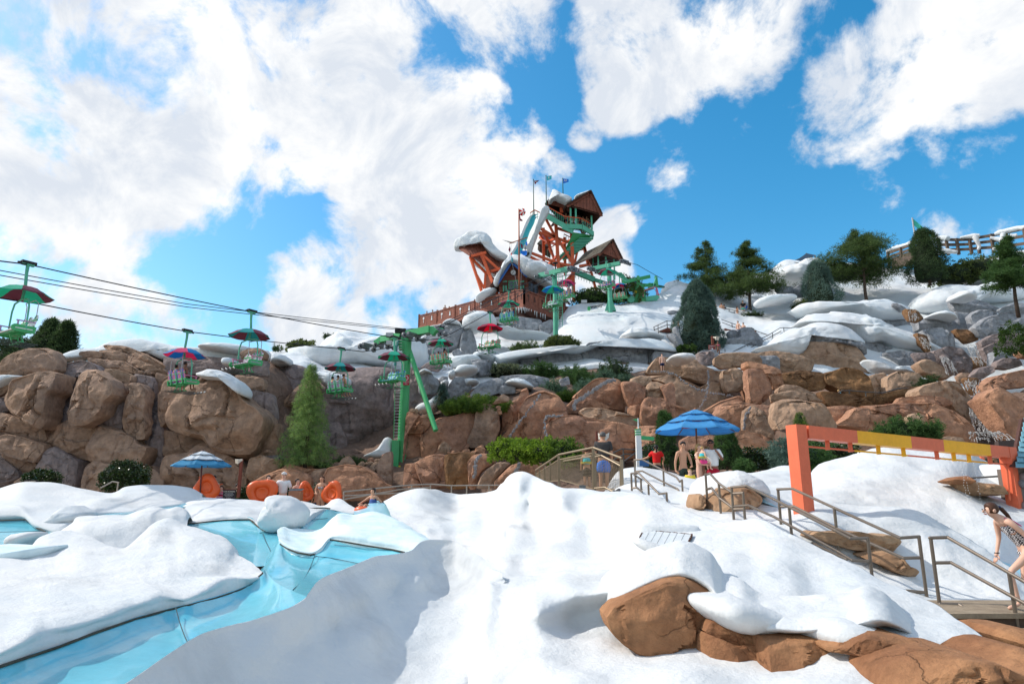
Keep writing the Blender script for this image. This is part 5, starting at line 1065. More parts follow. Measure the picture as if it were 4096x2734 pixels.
for i in range(4):
  mb=MB();f=i/4;mb.tube([gb+Vector(((.75+f*.8)*.56,(.1+f*1.2)*.56,(2.15-f*.15)*.56)),gb+Vector(((1.2+f*.4)*.56,(.1+f*1.2)*.56,0.224))],.03,6);mb.build('rail_bar',mat('pink_paint',(.72,.16,.26),.4),gd)
mb=MB();mb.prism([gb+Vector((-0.896,0,0.907)),gb+Vector((0.336,0,1.299)),gb+Vector((0.336,0.728,1.299)),gb+Vector((-0.896,0.728,0.907))],(0,0,.08));mb.build('cabin_roof',GRN2,gd)
mb=MB();mb.beam(gb+Vector((0.112,0.364,1.288)),P('A',2190,975,76.8),.1);mb.build('hanger',GRN2,gd)

# ---------------------------------------------------------------- the timber deck
DK=empty('viewing_deck',P('A',1040,1290,70),'red brown timber viewing deck with cut-out fence panels on the hilltop','deck')
def railrun(pts_top,drop_px,npan,cut,parent,fascia=None):
  "posts, top rails and upright boards between the posts"
  n=len(pts_top)
  for i in range(n-1):
    a,b=pts_top[i],pts_top[i+1];L_=(b-a).length;hgt=drop_px
    mb=MB();mb.beam(a,b,.22,.12);mb.build('top_rail',WOODR,parent)
    mb=MB();mb.beam(a-Vector((0,0,.2)),b-Vector((0,0,.2)),.08,.14);mb.build('rail',WOODR,parent)
    mb=MB();mb.beam(a-Vector((0,0,hgt)),b-Vector((0,0,hgt)),.1,.16);mb.build('rail',WOODR,parent)
    nb=npan;w_=L_/nb
    for j in range(nb):
      c=a.lerp(b,(j+.5)/nb)-Vector((0,0,hgt*.55));dirv=(b-a).normalized();mb=MB()
      mb.beam(c-Vector((0,0,hgt*.45)),c+Vector((0,0,hgt*.42)),.05,w_*(.93 if j%3 else .80),up=dirv);mb.build('board',WOODR,parent)
    if cut:
      for fr,kind in((.27,'palm'),(.72,'pine')):
        c=a.lerp(b,fr)-Vector((0,0,hgt*.5));dirv=(b-a).normalized();nn=Vector((dirv.y,-dirv.x,0));nn=nn if nn.y<0 else-nn
        c=c+nn*.06;mk=MB();z=Vector((0,0,1));m_=SNOWF if a.y>78 else WOODD
        if kind=='pine':mk.prism([c+z*.4,c+dirv*.1+z*.1,c+dirv*.06+z*.08,c+dirv*.16-z*.25,c-dirv*.16-z*.25,c-dirv*.06+z*.08,c-dirv*.1+z*.1],nn*.01)
        else:mk.prism([c+dirv*.03-z*.4,c-dirv*.05-z*.4,c-dirv*.03+z*.1,c-dirv*.22+z*.18,c-dirv*.05+z*.36,c+dirv*.1+z*.36,c+dirv*.22+z*.14,c+dirv*.03+z*.12],nn*.01)
        mk.build('cut_out',m_,parent)
  for a in pts_top:
    mb=MB();mb.box(a-Vector((0,0,hgt*.5-.02)),.24,.24,hgt+.35);mb.build('post',WOODR,parent)
def dkp(x,y,d):return P('A',x,y,d)
lt=[dkp(165,1308,88),dkp(320,1272,85),dkp(475,1228,82),dkp(642,1182,79),dkp(845,1135,75),dkp(985,1092,71.5),dkp(1060,1088,70)]
rt=[dkp(1060,1088,70),dkp(1180,1132,72),dkp(1300,1180,74),dkp(1400,1225,76),dkp(1460,1250,77)]
railrun(lt,1.45,9,True,DK);railrun(rt,1.45,8,True,DK)
mb=MB()
for run in(lt,rt):
  for a,b in zip(run[:-1],run[1:]):mb.beam(a-Vector((0,0,1.75)),b-Vector((0,0,1.75)),.2,.5)
mb.build('fascia',WOODR,DK)
mb=MB();mb.prism([lt[0]-Vector((0,0,1.6)),lt[3]-Vector((0,0,1.6)),lt[-1]-Vector((0,0,1.6)),rt[-1]-Vector((0,0,1.6)),rt[-1]+Vector((-6,14,-1.6)),lt[0]+Vector((6,12,-1.6))],(0,0,-.25));mb.build('deck_floor',WOODD,DK)
for f in(.15,.4,.65,.9):
  a=lt[3].lerp(lt[-1],f)-Vector((0,0,2.2));mb=MB();mb.beam(a,a+Vector((4.5,12,0)),.25,.5);mb.build('joist',WOODD,DK)
mb=MB();rg=random.Random(4)
for a,b in zip([lt[4],lt[5]]+rt[:-1],[lt[5],lt[6]]+rt[1:]):
  for i in range(7):
    if rg.random()<.25:continue
    q=a.lerp(b,(i+rg.random()*.6)/7)-Vector((0,.15,1.95));mb.tube([q,q-Vector((0,0,rg.uniform(.25,.7)))],[.05,.008],5)
thing_at('icicles',mb,mat('icicle',(.78,.84,.86),.3),'white icicles hanging under the edge of the timber deck','icicles')

# ---------------------------------------------------------------- the ski lodge with its clock
lodge=empty('ski_lodge',P('N',880,1080,76),'brown timber ski lodge with a clock and thick snow on its roof','building')
def ngon(k,pts,d,thick,name,m,parent,dy=0):
  mb=MB();mb.prism([P(k,x,y,d)for x,y in pts],(0,thick,0));return mb.build(name,m,parent)
nL,nR,ap=(735,1100),(1165,1060),(925,630)
A_=[P('N',735,1110,76),P('N',735,905,76),P('N',925,625,76),P('N',1150,860,76),P('N',1160,1110,76)]
vec=Vector((5.2,9.0,-.2))
mb=MB();mb.prism(A_,vec);mb.build('wall',WOODR,lodge)
for i in range(13):     # clapboards
  z0=A_[0].z+.35*i+.1;hw=A_[0].x;zl=A_[1].z;
  if z0<zl:xl,xr=A_[0].x,A_[4].x
  else:
    f=(z0-zl)/(A_[2].z-zl);xl=A_[1].x+(A_[2].x-A_[1].x)*f;f2=max(0,(z0-A_[3].z)/(A_[2].z-A_[3].z));xr=A_[3].x+(A_[2].x-A_[3].x)*f2
  mb=MB();mb.box(((xl+xr)/2,75.96,z0),xr-xl,.07,.28);mb.build('clapboard',WOODR,lodge)
def roofslab(a,b,th,m,name,over=.6):
  "slab from ridge a to eave b, run back along the lodge"
  d_=(b-a).normalized();b2=b+d_*over;n_=Vector((d_.z,0,-d_.x));n_=n_ if n_.z>0 else-n_
  mb=MB();f0=Vector((-.28,-.5,0));mb.prism([a+f0,b2+f0,b2+f0+n_*th,a+f0+n_*th],vec*1.08);return mb.build(name,m,lodge)
roofslab(A_[2],A_[1],.25,WOODD,'roof',1.2);roofslab(A_[2],A_[3],.25,WOODD,'roof',.6)
rocks(lodge,'N','''
75.3 snow t=1.3 lean=.2; 645,950 665,895 720,850 770,760 760,700 830,600 880,515 940,525 1000,560 960,600 925,632 880,650 830,740 780,790 745,880 720,960 690,980
75.4 snow t=1.5 lean=.3; 915,630 880,520 940,520 1100,560 1290,620 1420,700 1460,760 1330,800 1220,860 1150,850 1090,790 1050,720 980,660
78 snow t=2.5 lean=.5; 1150,620 1290,620 1430,700 1550,770 1560,860 1545,960 1500,1010 1430,960 1320,890 1230,860 1180,800
76 snow t=1.2; 1050,720 1140,700 1260,760 1340,840 1420,900 1500,960 1540,990 1520,1020 1420,970 1310,905 1220,862 1140,845
''')
for k_,(x0,y0,x1,y1)in enumerate([(905,648,712,950),(945,650,1150,840)]):   # blue scalloped bargeboards
  mb=MB()
  for i in range(14):
    f=(i+.5)/14;q=P('N',x0+(x1-x0)*f,y0+(y1-y0)*f,75.2);mb.ball(q,.15,.07,.15,8,5)
  mb.build('bargeboard',mat('bargeboard_blue',(.05,.18,.55),.5),lodge)
cq=P('N',945,780,75.7)
def disc(c,r,m,name,parent,th=.1,n=28,rx=1.0):
  mb=MB();c=Vector(c);mb.prism([c+Vector((r*rx*math.cos(2*math.pi*i/n),0,r*math.sin(2*math.pi*i/n)))for i in range(n)],(0,th,0));return mb.build(name,m,parent)
clk=disc(cq+Vector((.03,.05,0)),.35,BLACK,'clock_case',lodge,.3);disc(cq,.30,WHITE,'clock_face',lodge,.06)
for i in range(12):a=i*math.pi/6;mb=MB();mb.box(cq+Vector((.25*math.sin(a),-.03,.25*math.cos(a))),.03,.03,.03);mb.build('clock_mark',BLACK,lodge)
for ln_,an in((.15,R(30)),(.22,R(215))):
  mb=MB();mb.beam(cq+Vector((0,-.05,0)),cq+Vector((ln_*math.sin(an),-.05,ln_*math.cos(an))),.035,.03,up=(0,1,0));mb.build('clock_hand',BLACK,lodge)
def quad(k,x0,y0,x1,y1,d,name,m,parent,th=.08,sk=0):
  a=P(k,x0,y0,d);b=P(k,x1,y0+sk,d);c=P(k,x1,y1+sk,d);e=P(k,x0,y1,d);b.x=c.x=(b.x+c.x)/2;a.x=e.x=(a.x+e.x)/2
  mb=MB();mb.prism([a,b,c,e],(0,th,0));return mb.build(name,m,parent)
for x0 in(790,1048):quad('N',x0,915,x0+58,1070,75.75,'shutter',GRN2,lodge,.12,-14)
for x0 in(815,1075):
  c=P('N',x0+3,985,75.68);mb=MB();z=Vector((0,0,1));xx=Vector((1,0,0))
  mb.prism([c-xx*.05-z*.8,c+xx*.08-z*.8,c+xx*.04+z*.1,c+xx*.4+z*.12,c+xx*.2+z*.5,c-xx*.2+z*.5,c-xx*.4+z*.12,c-xx*.04+z*.1],(0,.02,0));mb.build('palm_emblem',WOODD,lodge)
wf=quad('N',872,905,1020,1045,75.8,'window',GRN,lodge,.1,-12);
GLASS=mat('window_glass',(.05,.07,.09),.12,spec=.6)
for i in range(2):
  for j in range(3):quad('N',882+i*70,915+j*43,942+i*70,950+j*43,75.74,'pane',GLASS,lodge,.03,-5)
# side wall windows and the row of skis
sw=A_[3]
for i,f in enumerate((.25,.62)):
  c=A_[4]+vec*f+Vector((.08,-.05,2.6));dv=vec.normalized();mb=MB();mb.beam(c-dv*1.0,c+dv*1.0,.08,1.5);mb.build('window',GRN2,lodge)
  mb=MB();mb.beam(c-dv*.88+Vector((.06,-.03,0)),c+dv*.88+Vector((.06,-.03,0)),.06,1.3);mb.build('pane',GLASS,lodge)
for i in range(5):
  c=P('N',1190+i*28,1010+i*12,73.8+i*.35);mb=MB();mb.prism([c+Vector((-.13,0,-.9)),c+Vector((.13,0,-.9)),c+Vector((.13,0,.5)),c+Vector((.05,0,.7)),c+Vector((-.13,0,.6))],(.0,.1,0))
  thing_at('snowboard',mb,BLACK if i%2==0 else mat('board_dark_blue',(.03,.05,.08),.4),['black board leaning at the left end of the row behind the deck fence','second board from the left behind the deck fence','middle board of the row behind the deck fence','fourth board from the left behind the deck fence','rightmost board of the row behind the deck fence'][i],'ski board','boards leaning on the lodge')
# dishes, speakers and aerial on the roof
dsh=empty('satellite_dish',P('N',1130,560,77),'grey satellite dishes on a short mast on the lodge roof','satellite dish')
disc(P('N',1175,400,76.8),.40,LGREY,'dish',dsh,.12,rx=.85);disc(P('N',1125,400,77),.32,LGREY,'dish',dsh,.12,rx=.7)
mb=MB();mb.tube([P('N',1130,590,77),P('N',1128,400,77)],.04,6);mb.build('mast',GREY,dsh)
for x,y in((1170,495),(1142,530)):disc(P('N',x,y,76.6),.16,BLACK,'horn',dsh,.3)
mb=MB();mb.box(P('N',1232,640,75.2),.55,.5,.35);thing_at('roof_box',mb,mat('red_box',(.20,.02,.03),.5),'small dark red box on the snowy lodge roof','box')
mb=MB()
for i in range(7):mb.tube([P('N',785+i*22,295+i*4,77),P('N',880+i*14,335+i*2,78)],.015,4)
thing_at('roof_aerial',mb,GREY,'thin wire aerial in front of the clouds left of the mast','aerial')
mb=MB()
for i in range(9):mb.tube([P('N',1240+i*18,600+i*6,77),P('N',1340+i*14,560+i*8,78)],.018,4)
thing_at('roof_aerial',mb,ORG,'red wire aerial on the lodge roof before the orange braces','aerial')
# mast with yard, signal flags and the wind spinner
ms=empty('signal_mast',P('A',1020,1110,71.5),'orange brown ship mast with a yard and signal flags before the lodge','mast')
mb=MB();mb.tube([P('A',1018,1130,71.5),P('A',1017,700,71.5),P('A',1015,395,71.5)],[.11,.09,.06],10);mb.build('pole',mat('mast_orange',(.42,.13,.06),.5,.2),ms,smooth=True)
mb=MB();mb.beam(P('A',935,690,71.3),P('A',1088,640,71.3),.09);mb.build('yard',mat('mast_orange',(.42,.13,.06),.5,.2),ms)
for a,b in[((937,690),(937,770)),((950,690),(952,850)),((958,860),(1005,1070)),((1040,900),(1030,1070)),((1085,645),(1085,690)),((940,690),(1085,680))]:
  mb=MB();mb.tube([P('A',*a,71.3),P('A',*b,71.3)],.018,4);mb.build('rope',LGREY,ms)
def flag(k,pts,d,m,parent,name='flag'):
  mb=MB();W=[P(k,x,y,d+.25*math.sin(i*1.9))for i,(x,y)in enumerate(pts)];mb.prism(W,(0,.03,0));return mb.build(name,m,parent)
flag('A',[(938,712),(946,738),(940,768),(926,745)],71.2,CL['maroon'],ms);flag('A',[(948,770),(956,768),(954,788),(946,790)],71.2,CL['red'],ms)
flag('A',[(950,792),(964,825),(958,858),(952,830)],71.2,CL['aqua'],ms);flag('A',[(1025,752),(1085,752),(1082,790),(1060,795),(1030,775)],71.2,CL['blue'],ms);flag('A',[(1028,690),(1048,700),(1050,735),(1035,728)],71.1,CL['maroon'],ms);flag('A',[(1072,678),(1086,672),(1088,705),(1072,708)],71.0,CL['blue'],ms)
sp=P('A',1044,417,71.4)
for i in range(8):
  mb=MB();a0,a1=2*math.pi*i/8,2*math.pi*(i+1)/8;r0=.42
  ap_=sp+Vector((.10,-.15,-.05));mb.prism([ap_,sp+Vector((r0*math.cos(a0)*.95,.15,r0*math.sin(a0)*1.15)),sp+Vector((r0*math.cos(a1)*.95,.15,r0*math.sin(a1)*1.15))],(0,.04,0));mb.build('umbrella_panel',CL['red']if i%2 else WHITE,ms)
flag('A',[(1014,440),(1024,440),(1030,478),(1048,492),(1046,500),(1024,498)],71.3,CL['maroon'],ms,'streamer')

# ---------------------------------------------------------------- ski-jump ramp on its stilts
jr=empty('ski_jump',P('A',720,1100,80),'curling ski jump ramp of brown boards topped with snow on orange stilts','ski jump')
UND=[(500,740,79),(560,712,79.5),(620,690,80),(690,668,80.5),(740,690,80.8),(790,740,81),(840,790,81.3),(890,850,81.5),(905,905,81.6)]
LOW=[(592,800,77.5),(650,830,77.5),(690,860,77.6),(730,905,77.8),(760,930,78),(800,950,78.2),(830,960,78.4),(850,975,78.6),(860,990,78.8)]
n_=16
U_=cr1(np.array([tuple(P('A',*q))for q in UND]),n_);Lw=cr1(np.array([tuple(P('A',*q))for q in LOW]),n_)
for i in range(n_-1):
  mb=MB();a,b,c,d_=Vector(U_[i]),Vector(U_[i+1]),Vector(Lw[i+1]),Vector(Lw[i]);g2=(b-a)*.05
  mb.loft([a+g2,b-g2,c-g2,d_+g2],[a+g2+Vector((0,.3,.5)),b-g2+Vector((0,.3,.5)),c-g2+Vector((0,.3,.5)),d_+g2+Vector((0,.3,.5))]);mb.build('underside_board',WOODR,jr)
mb=MB();mb.add([tuple(Vector(q)+Vector((0,.3,.35)))for q in U_]+[tuple(Vector(q)+Vector((0,.3,.35)))for q in Lw],[(i,i+1,n_+i+1,n_+i)for i in range(n_-1)]);mb.build('underside_backing',WOODD,jr)
mb=MB();mb.add([tuple(P('A',725,930,79)),tuple(P('A',830,1000,78)),tuple(P('A',835,1110,78)),tuple(P('A',720,1075,79)),tuple(P('A',905,905,82)),tuple(P('A',905,1100,82))],[(0,1,2,3),(1,4,5,2)]);mb.build('ramp_wall',WOODR,jr)
rocks(jr,'A','''
79.6 snow t=1.0 lean=.1 rough=1.6; 467,745 468,690 490,655 545,645 580,605 640,585 700,592 745,630 790,690 840,750 900,795 925,800 905,840 870,835 830,825 780,800 760,770 720,725 700,680 640,695 590,700 560,715 545,740 520,720 495,730
80.5 snow t=1.0 lean=.3; 600,800 660,835 720,880 760,925 820,950 830,970 770,950 700,905 640,860 590,815
77 snow t=1.6 lean=.8; 643,1165 690,1120 740,1085 800,1065 840,1060 840,1100 800,1130 720,1160 650,1180
''')
for a,b,w in[((600,805,77.8),(700,1105,78.5),.28),((595,800,77.8),(735,945,78.5),.26),((690,770,78),(830,1120,77),.32),((690,775,78),(850,920,78),.28),((610,800,77.6),(735,768,78),.3),((735,945,78.5),(855,905,78),.3),((730,945,78.5),(722,1070,78.5),.26),((655,960,78.2),(720,1075,78.5),.24)]:
  mb=MB();mb.beam(P('A',*a),P('A',*b),w);mb.build('stilt',ORG,jr)

# ---------------------------------------------------------------- the orange launch tower with its slide
lw=empty('launch_tower',P('A',1350,1190,84),'tall orange steel launch tower with green decks and roofed huts','tower')
def bm(a,b,w=.45,m=None,name='beam',k='A',parent=None):
  mb=MB();mb.beam(P(k,*a),P(k,*b),w);return mb.build(name,m or ORG,parent or lw)
F_,Bk=82,87
bm((1330,510,F_),(1355,910,F_),.42,name='column');bm((1465,590,F_),(1485,1185,F_),.42,name='column');bm((1225,560,Bk),(1228,880,Bk),.38,name='column');bm((1405,640,Bk),(1412,960,Bk),.36,name='column')
for a,b in[((1245,480,F_),(1340,660,F_)),((1175,590,F_),(1470,690,F_)),((1195,560,F_),(1330,640,F_)),((1330,620,F_),(1480,870,F_)),((1240,600,F_),(1325,850,Bk)),((1195,640,Bk),(1330,700,F_)),((1185,590,F_),(1235,660,Bk)),
             ((1115,770,F_),(1350,860,F_)),((1105,800,F_),(1310,910,F_)),((1350,860,F_),(1490,885,F_)),((1130,830,Bk),(1300,870,Bk)),((1240,860,Bk),(1400,890,Bk)),((1340,800,F_),(1260,880,Bk)),
             ((1545,615,82.5),(1490,870,82.5)),((1548,615,82.5),(1700,1185,82.5)),((1545,615,82.5),(1605,870,82.5)),((1530,885,82.5),(1610,872,82.5)),((1420,1010,F_),(1490,930,F_)),((1300,905,F_),(1390,1180,F_)),((1485,940,F_),(1420,1060,F_)),
             ((1340,560,F_),(1470,600,F_)),((1240,690,Bk),(1345,640,F_)),((1360,700,Bk),(1470,660,F_))]:
  bm(a,b,.30)
for a,b in[((1430,1070,F_),(1480,1160,F_)),((1270,730,F_),(1330,860,F_)),((1440,760,F_),(1350,850,F_)),((1520,750,82.5),(1570,740,82.5))]:bm(a,b,.16)
# decks
def deckplate(pts,th,m,name):
  mb=MB();mb.prism([P('A',*q)for q in pts],(0,0,-th));return mb.build(name,m,lw)
deckplate([(1240,445,81),(1410,535,80.5),(1520,545,80.3),(1560,545,80.5),(1650,600,81.5),(1640,570,87),(1240,420,88)],.45,WOODD,'deck_floor')
for a,b in[((1240,450,80.9),(1410,545,80.4)),((1410,545,80.4),(1555,550,80.3)),((1555,550,80.3),(1650,608,81.4)),((1390,548,80.3),(1480,590,80.5)),((1650,608,81.4),(1640,625,83))]:
  mb=MB();mb.beam(P('A',*a),P('A',*b),.22,.6);mb.build('deck_edge',GRN2,lw)
mb=MB();mb.prism([P('A',1480,595,80.6),P('A',1640,620,81.6),P('A',1600,655,82),P('A',1440,790,82.5),P('A',1395,830,83),P('A',1385,790,83)],(0,.5,0));mb.build('stair_flight',GRN,lw)
for i in range(14):
  f=i/13;a=P('A',1590,650,81.6).lerp(P('A',1400,815,82.6),f);mb=MB();mb.box(a,1.8,.5,.12);mb.build('stair_tread',GRN2,lw)
def balusters(runs,hgt,step,m,k='A',r=.035,parent=None,cap=ORG):
  pr=parent or lw
  for a,b in runs:
    A2,B2=P(k,*a),P(k,*b);n2=max(2,int((B2-A2).length/step));mb=MB();mb.beam(A2,B2,.12,.1);mb.build('hand_rail',cap,pr)
    for i in range(n2+1):
      q=A2.lerp(B2,i/n2);mb=MB();mb.tube([q,q-Vector((0,0,hgt))],r,4);mb.build('baluster',m,pr)
balusters([((1242,368,80.9),(1410,462,80.4)),((1410,462,80.4),(1540,475,80.3)),((1540,475,80.3),(1645,530,81.4))],1.75,.28,GRN2)
balusters([((1112,430,82),(1150,405,82)),((1150,405,82),(1200,430,82))],1.2,.4,GRN2)
balusters([((1260,740,Bk),(1330,700,Bk)),((1400,610,Bk),(1460,640,Bk)),((1500,900,82.5),(1640,950,82.5)),((1440,830,Bk),(1500,900,84))],1.4,.35,GRN2)
bm((1500,935,82.3),(1660,1000,82.3),.6,GRN2,'walkway_edge');bm((1660,1000,82.3),(1820,1050,82.3),.4,GRN2,'walkway_edge')
# two roofed huts on top, each with posts, gable boards, shingled slopes
def hut(parent,gl,gr,gp,bl,d,depth,name_roof='roof',postz=None,m_roof=SHING,nb=9):
  "gable facing us: left eave, right eave, peak in the picture; depth runs back along vec2"
  a,b,c=P('A',*gl,d),P('A',*gr,d),P('A',*gp,d);v2=Vector(depth)
  for i in range(nb):   # gable boards
    f0,f1=i/nb,(i+.93)/nb;x0=a.lerp(b,f0);x1=a.lerp(b,f1)
    def top(p):f=(p.x-a.x)/(b.x-a.x);pk=(c.x-a.x)/(b.x-a.x);return a.lerp(c,f/pk)if f<=pk else c.lerp(b,(f-pk)/(1-pk))
    mb=MB();mb.prism([x0,x1,top(x1),top(x0)],(0,.12,0));mb.build('gable_board',WOODR,parent)
  for e,o_ in((a,b),(b,a)):
    dn=(e-c).normalized();e2=e+dn*.5
    rowsN,colsN=8,10
    mb=MB()
    up=Vector((0,0,.14))
    mb.prism([c+up-v2.normalized()*.4,e2+up-v2.normalized()*.4,e2+up+v2,c+up+v2],(0,0,.12));mb.build(name_roof,WOODD,parent)
    sh=MB();rg=random.Random(int(d*10))
    for r_ in range(rowsN):
      for q_ in range(colsN):
        f0,f1=r_/rowsN,(r_+1.25)/rowsN;g0,g1=q_/colsN,(q_+.93)/colsN;base=c+up+Vector((0,0,.13));E=(e2-c);G=v2+v2.normalized()*.4
        lift=Vector((0,0,.05+rg.uniform(0,.05)))
        p=[base+E*f0+G*(g0)-v2.normalized()*.4,base+E*f1+lift+G*g0-v2.normalized()*.4,base+E*f1+lift+G*g1-v2.normalized()*.4,base+E*f0+G*g1-v2.normalized()*.4];sh.prism(p,(0,0,.05))
    so=sh.build('shingles',m_roof,parent,kind='stuff')
    mb=MB();mb.beam(c-Vector((0,.08,0)),e2-Vector((0,.08,0)),.12,.35);mb.build('bargeboard',WOODR,parent)
hut(lw,(1455,360),(1708,432),(1625,262),None,80.0,(-1.6,7.5,.2))
hut(lw,(1268,355),(1430,395),(1318,292),None,81.5,(3.2,7.5,.1),nb=6)
mb=MB();mb.prism([P('A',1435,372,80.2),P('A',1700,445,80.2),P('A',1690,440,88),P('A',1430,380,88)],(0,0,.15));mb.build('soffit',WOODD,lw)
rocks(lw,'A','''
80.6 snow t=1.0 lean=.5; 1262,355 1280,290 1302,230 1340,240 1400,275 1440,290 1470,320 1455,345 1430,365 1400,340 1370,330 1350,320 1320,295 1295,320
81 snow t=.8 lean=.3; 1485,305 1500,285 1560,265 1610,240 1640,250 1652,280 1648,305 1620,270 1560,290 1500,310
''')
for x,y0,y1,d,m_ in[(1378,355,430,82,ORG),(1500,372,545,80.4,GRN2),(1456,390,560,80.5,GRN2),(1635,455,570,81,GRN2),(1440,400,470,86,ORG)]:
  mb=MB();a=P('A',x,y0,d);b=P('A',x,y1,d);b.x=a.x;mb.beam(a,b,.42 if m_ is ORG else .2);mb.build('post',m_,lw)
# flags on poles
FT=['maroon pennant lettered BB on the leftmost pole of the tower top','teal flag lettered B on the middle pole of the tower top','blue flag lettered RF on the right pole of the tower top']
for i,(px,top,bot,d,m_,pts,tx)in enumerate([(1140,145,445,82,CL['maroon'],[(1145,155),(1190,152),(1165,172),(1152,190)],'BB'),(1247,112,372,81,CL['aqua'],[(1252,118),(1296,110),(1294,140),(1255,155)],'B'),(1390,136,268,82,CL['blue'],[(1393,137),(1440,142),(1440,165),(1396,180)],'RF')]):
  t=empty('flag_pole',P('A',px,bot,d),FT[i],'flag','flags on the launch tower')
  a=P('A',px,top,d);b=P('A',px,bot,d);b.x=a.x
  mb=MB();mb.tube([b,a],[.07,.045],6);mb.ball(a,.08,n=6,m=4);mb.build('pole',mat('pole_dark_green',(.03,.10,.07),.5),t)
  mb=MB();W=[P('A',x,y,d-.05)for x,y in pts];mb.prism(W,(0,.04,0));mb.build('flag_cloth',m_,t)
  cc_=sum(W,Vector((0,0,0)))/len(W);text(tx,cc_+Vector((-.05,-.04,.05 if i==0 else 0)),.22 if i==0 else .36,WHITE,t)
# the plunging slide between snow banks
sl=empty('speed_slide',P('A',1060,820,81),'steep turquoise speed slide between snow banks, dropping from the launch tower','water slide')
def strip(rows,m,name,parent,th=.25,n=24):
  C_=[cr1(np.array([tuple(P('A',*q))for q in r]),n)for r in rows];V=[tuple(p)for c in C_ for p in c];k=len(C_)
  f_=[(a*n+i,a*n+i+1,(a+1)*n+i+1,(a+1)*n+i)for a in range(k-1)for i in range(n-1)]
  V2=[(x,y+th,z-th)for x,y,z in V];o=len(V);f2=[tuple(j+o for j in reversed(q))for q in f_]
  mb=MB();mb.add(V+V2,f_+f2);return mb.build(name,m,parent,smooth=True)
TQ=mat('slide_turquoise',(.03,.34,.40),.35,col2=(.05,.44,.48),vscale=.5)
strip([[(1188,440,82),(1160,455,81.6),(1145,500,81.2),(1110,570,80.6),(1085,640,80),(1050,720,79.2),(1010,800,78.4)],
       [(1170,440,82.2),(1140,460,81.9),(1122,500,81.5),(1090,570,80.9),(1060,640,80.3),(1030,720,79.5),(985,800,78.7)],
       [(1150,442,82),(1120,465,81.6),(1100,510,81.2),(1068,580,80.6),(1045,640,80),(1005,720,79.2),(955,800,78.4)]][::-1],TQ,'channel',sl)
strip([[(1150,442,82),(1120,465,81.6),(1100,510,81.2),(1068,580,80.6),(1045,640,80),(1005,720,79.2),(955,800,78.4)],
       [(1135,440,81.5),(1105,462,81.1),(1078,510,80.7),(1050,580,80.1),(1022,640,79.5),(985,720,78.7),(935,800,77.9)],
       [(1125,448,82),(1095,470,81.6),(1065,520,81.2),(1035,590,80.6),(1008,650,80),(970,730,79.2),(925,805,78.4)]][::-1],SNOWF,'snow_bank',sl,.5)
rocks(sl,'A','''
80.5 snow t=.7 lean=-.5 rough=1.5; 1200,445 1212,425 1245,415 1272,430 1268,465 1245,475 1226,495 1218,530 1195,580 1168,640 1140,700 1122,760 1100,830 1050,830 1062,770 1095,700 1122,640 1148,580 1172,520 1192,470
''')
# right hand hut by the lift
h2=empty('lift_hut',P('A',1740,860,76),'small gabled hut with a mossy shingle roof on green posts above the lift','hut')
hut(h2,(1720,770),(1878,828),(1805,678),None,75.5,(-2.6,4.2,0),nb=8)
mb=MB();mb.prism([P('A',1725,785,75.6),P('A',1870,830,75.6),P('A',1775,822,79.5),P('A',1650,790,79.5)],(0,0,-.1));mb.build('soffit',WOODD,h2)
for x,y0,y1,d in[(1648,800,900,79),(1692,790,880,76.5),(1757,795,870,76),(1828,820,1000,76)]:
  mb=MB();a=P('A',x,y0,d);b=P('A',x,y1,d);b.x=a.x;mb.beam(a,b,.16);mb.build('post',GRN2,h2)
h3=empty('tower_shelter',P('A',1210,720,90),'shingled shelter roof half hidden behind the orange tower legs','shelter')
mb=MB();mb.loft([P('A',1172,690,90),P('A',1290,720,90),P('A',1300,600,92),P('A',1250,600,92)],[P('A',1172,700,90.5),P('A',1290,730,90.5),P('A',1300,612,92.5),P('A',1250,612,92.5)]);mb.build('roof',SHING,h3)
mb=MB();mb.prism([P('A',1180,700,90.2),P('A',1290,730,90.2),P('A',1290,775,90.2),P('A',1195,720,90.2)],(0,2,0));mb.build('fascia',WOODD,h3)
# ---------------------------------------------------------------- vegetation
NPR=np.random.default_rng(11)
def leafmat(name,c1,c2,trans=.42):
  return mat(name,c1,.65,.35,2.2,c2,spec=.25,trans=trans)
LF={'cedar':leafmat('leaf_cedar',(0.30,0.44,0.13),(0.14,0.25,0.08)),'dark':leafmat('leaf_dark',(0.084,0.140,0.049),(0.041,0.074,0.030)),'spruce':leafmat('leaf_spruce',(0.168,0.266,0.210),(0.061,0.115,0.095)),
      'pine':leafmat('leaf_pine',(0.119,0.182,0.049),(0.047,0.088,0.027)),'olive':leafmat('leaf_olive',(0.154,0.196,0.049),(0.068,0.095,0.027)),'lime':leafmat('leaf_lime',(0.280,0.420,0.042),(0.108,0.203,0.020)),
      'juniper':leafmat('leaf_juniper',(0.105,0.203,0.056),(0.041,0.095,0.027)),'blue':leafmat('leaf_blue_juniper',(0.168,0.280,0.182),(0.081,0.149,0.095)),'box':leafmat('leaf_box',(0.084,0.154,0.028),(0.027,0.061,0.014)),
      'cover':leafmat('leaf_cover',(0.168,0.266,0.035),(0.068,0.135,0.027)),'grey':leafmat('leaf_grey',(0.210,0.252,0.140),(0.095,0.121,0.068)),'glossy':mat('leaf_glossy',(.05,.09,.015),.18,.3,3,(.02,.04,.008),spec=.7)}
BARK=mat('bark',(.12,.085,.06),.9,.4,4,(.07,.05,.04),.8,12,.03)
CORE=mat('leaf_core',(.015,.025,.01),.9)  # near-black filler added inside the foliage to block the sky, not real wood
def unit(a):return a/(np.linalg.norm(a,axis=-1,keepdims=True)+1e-9)
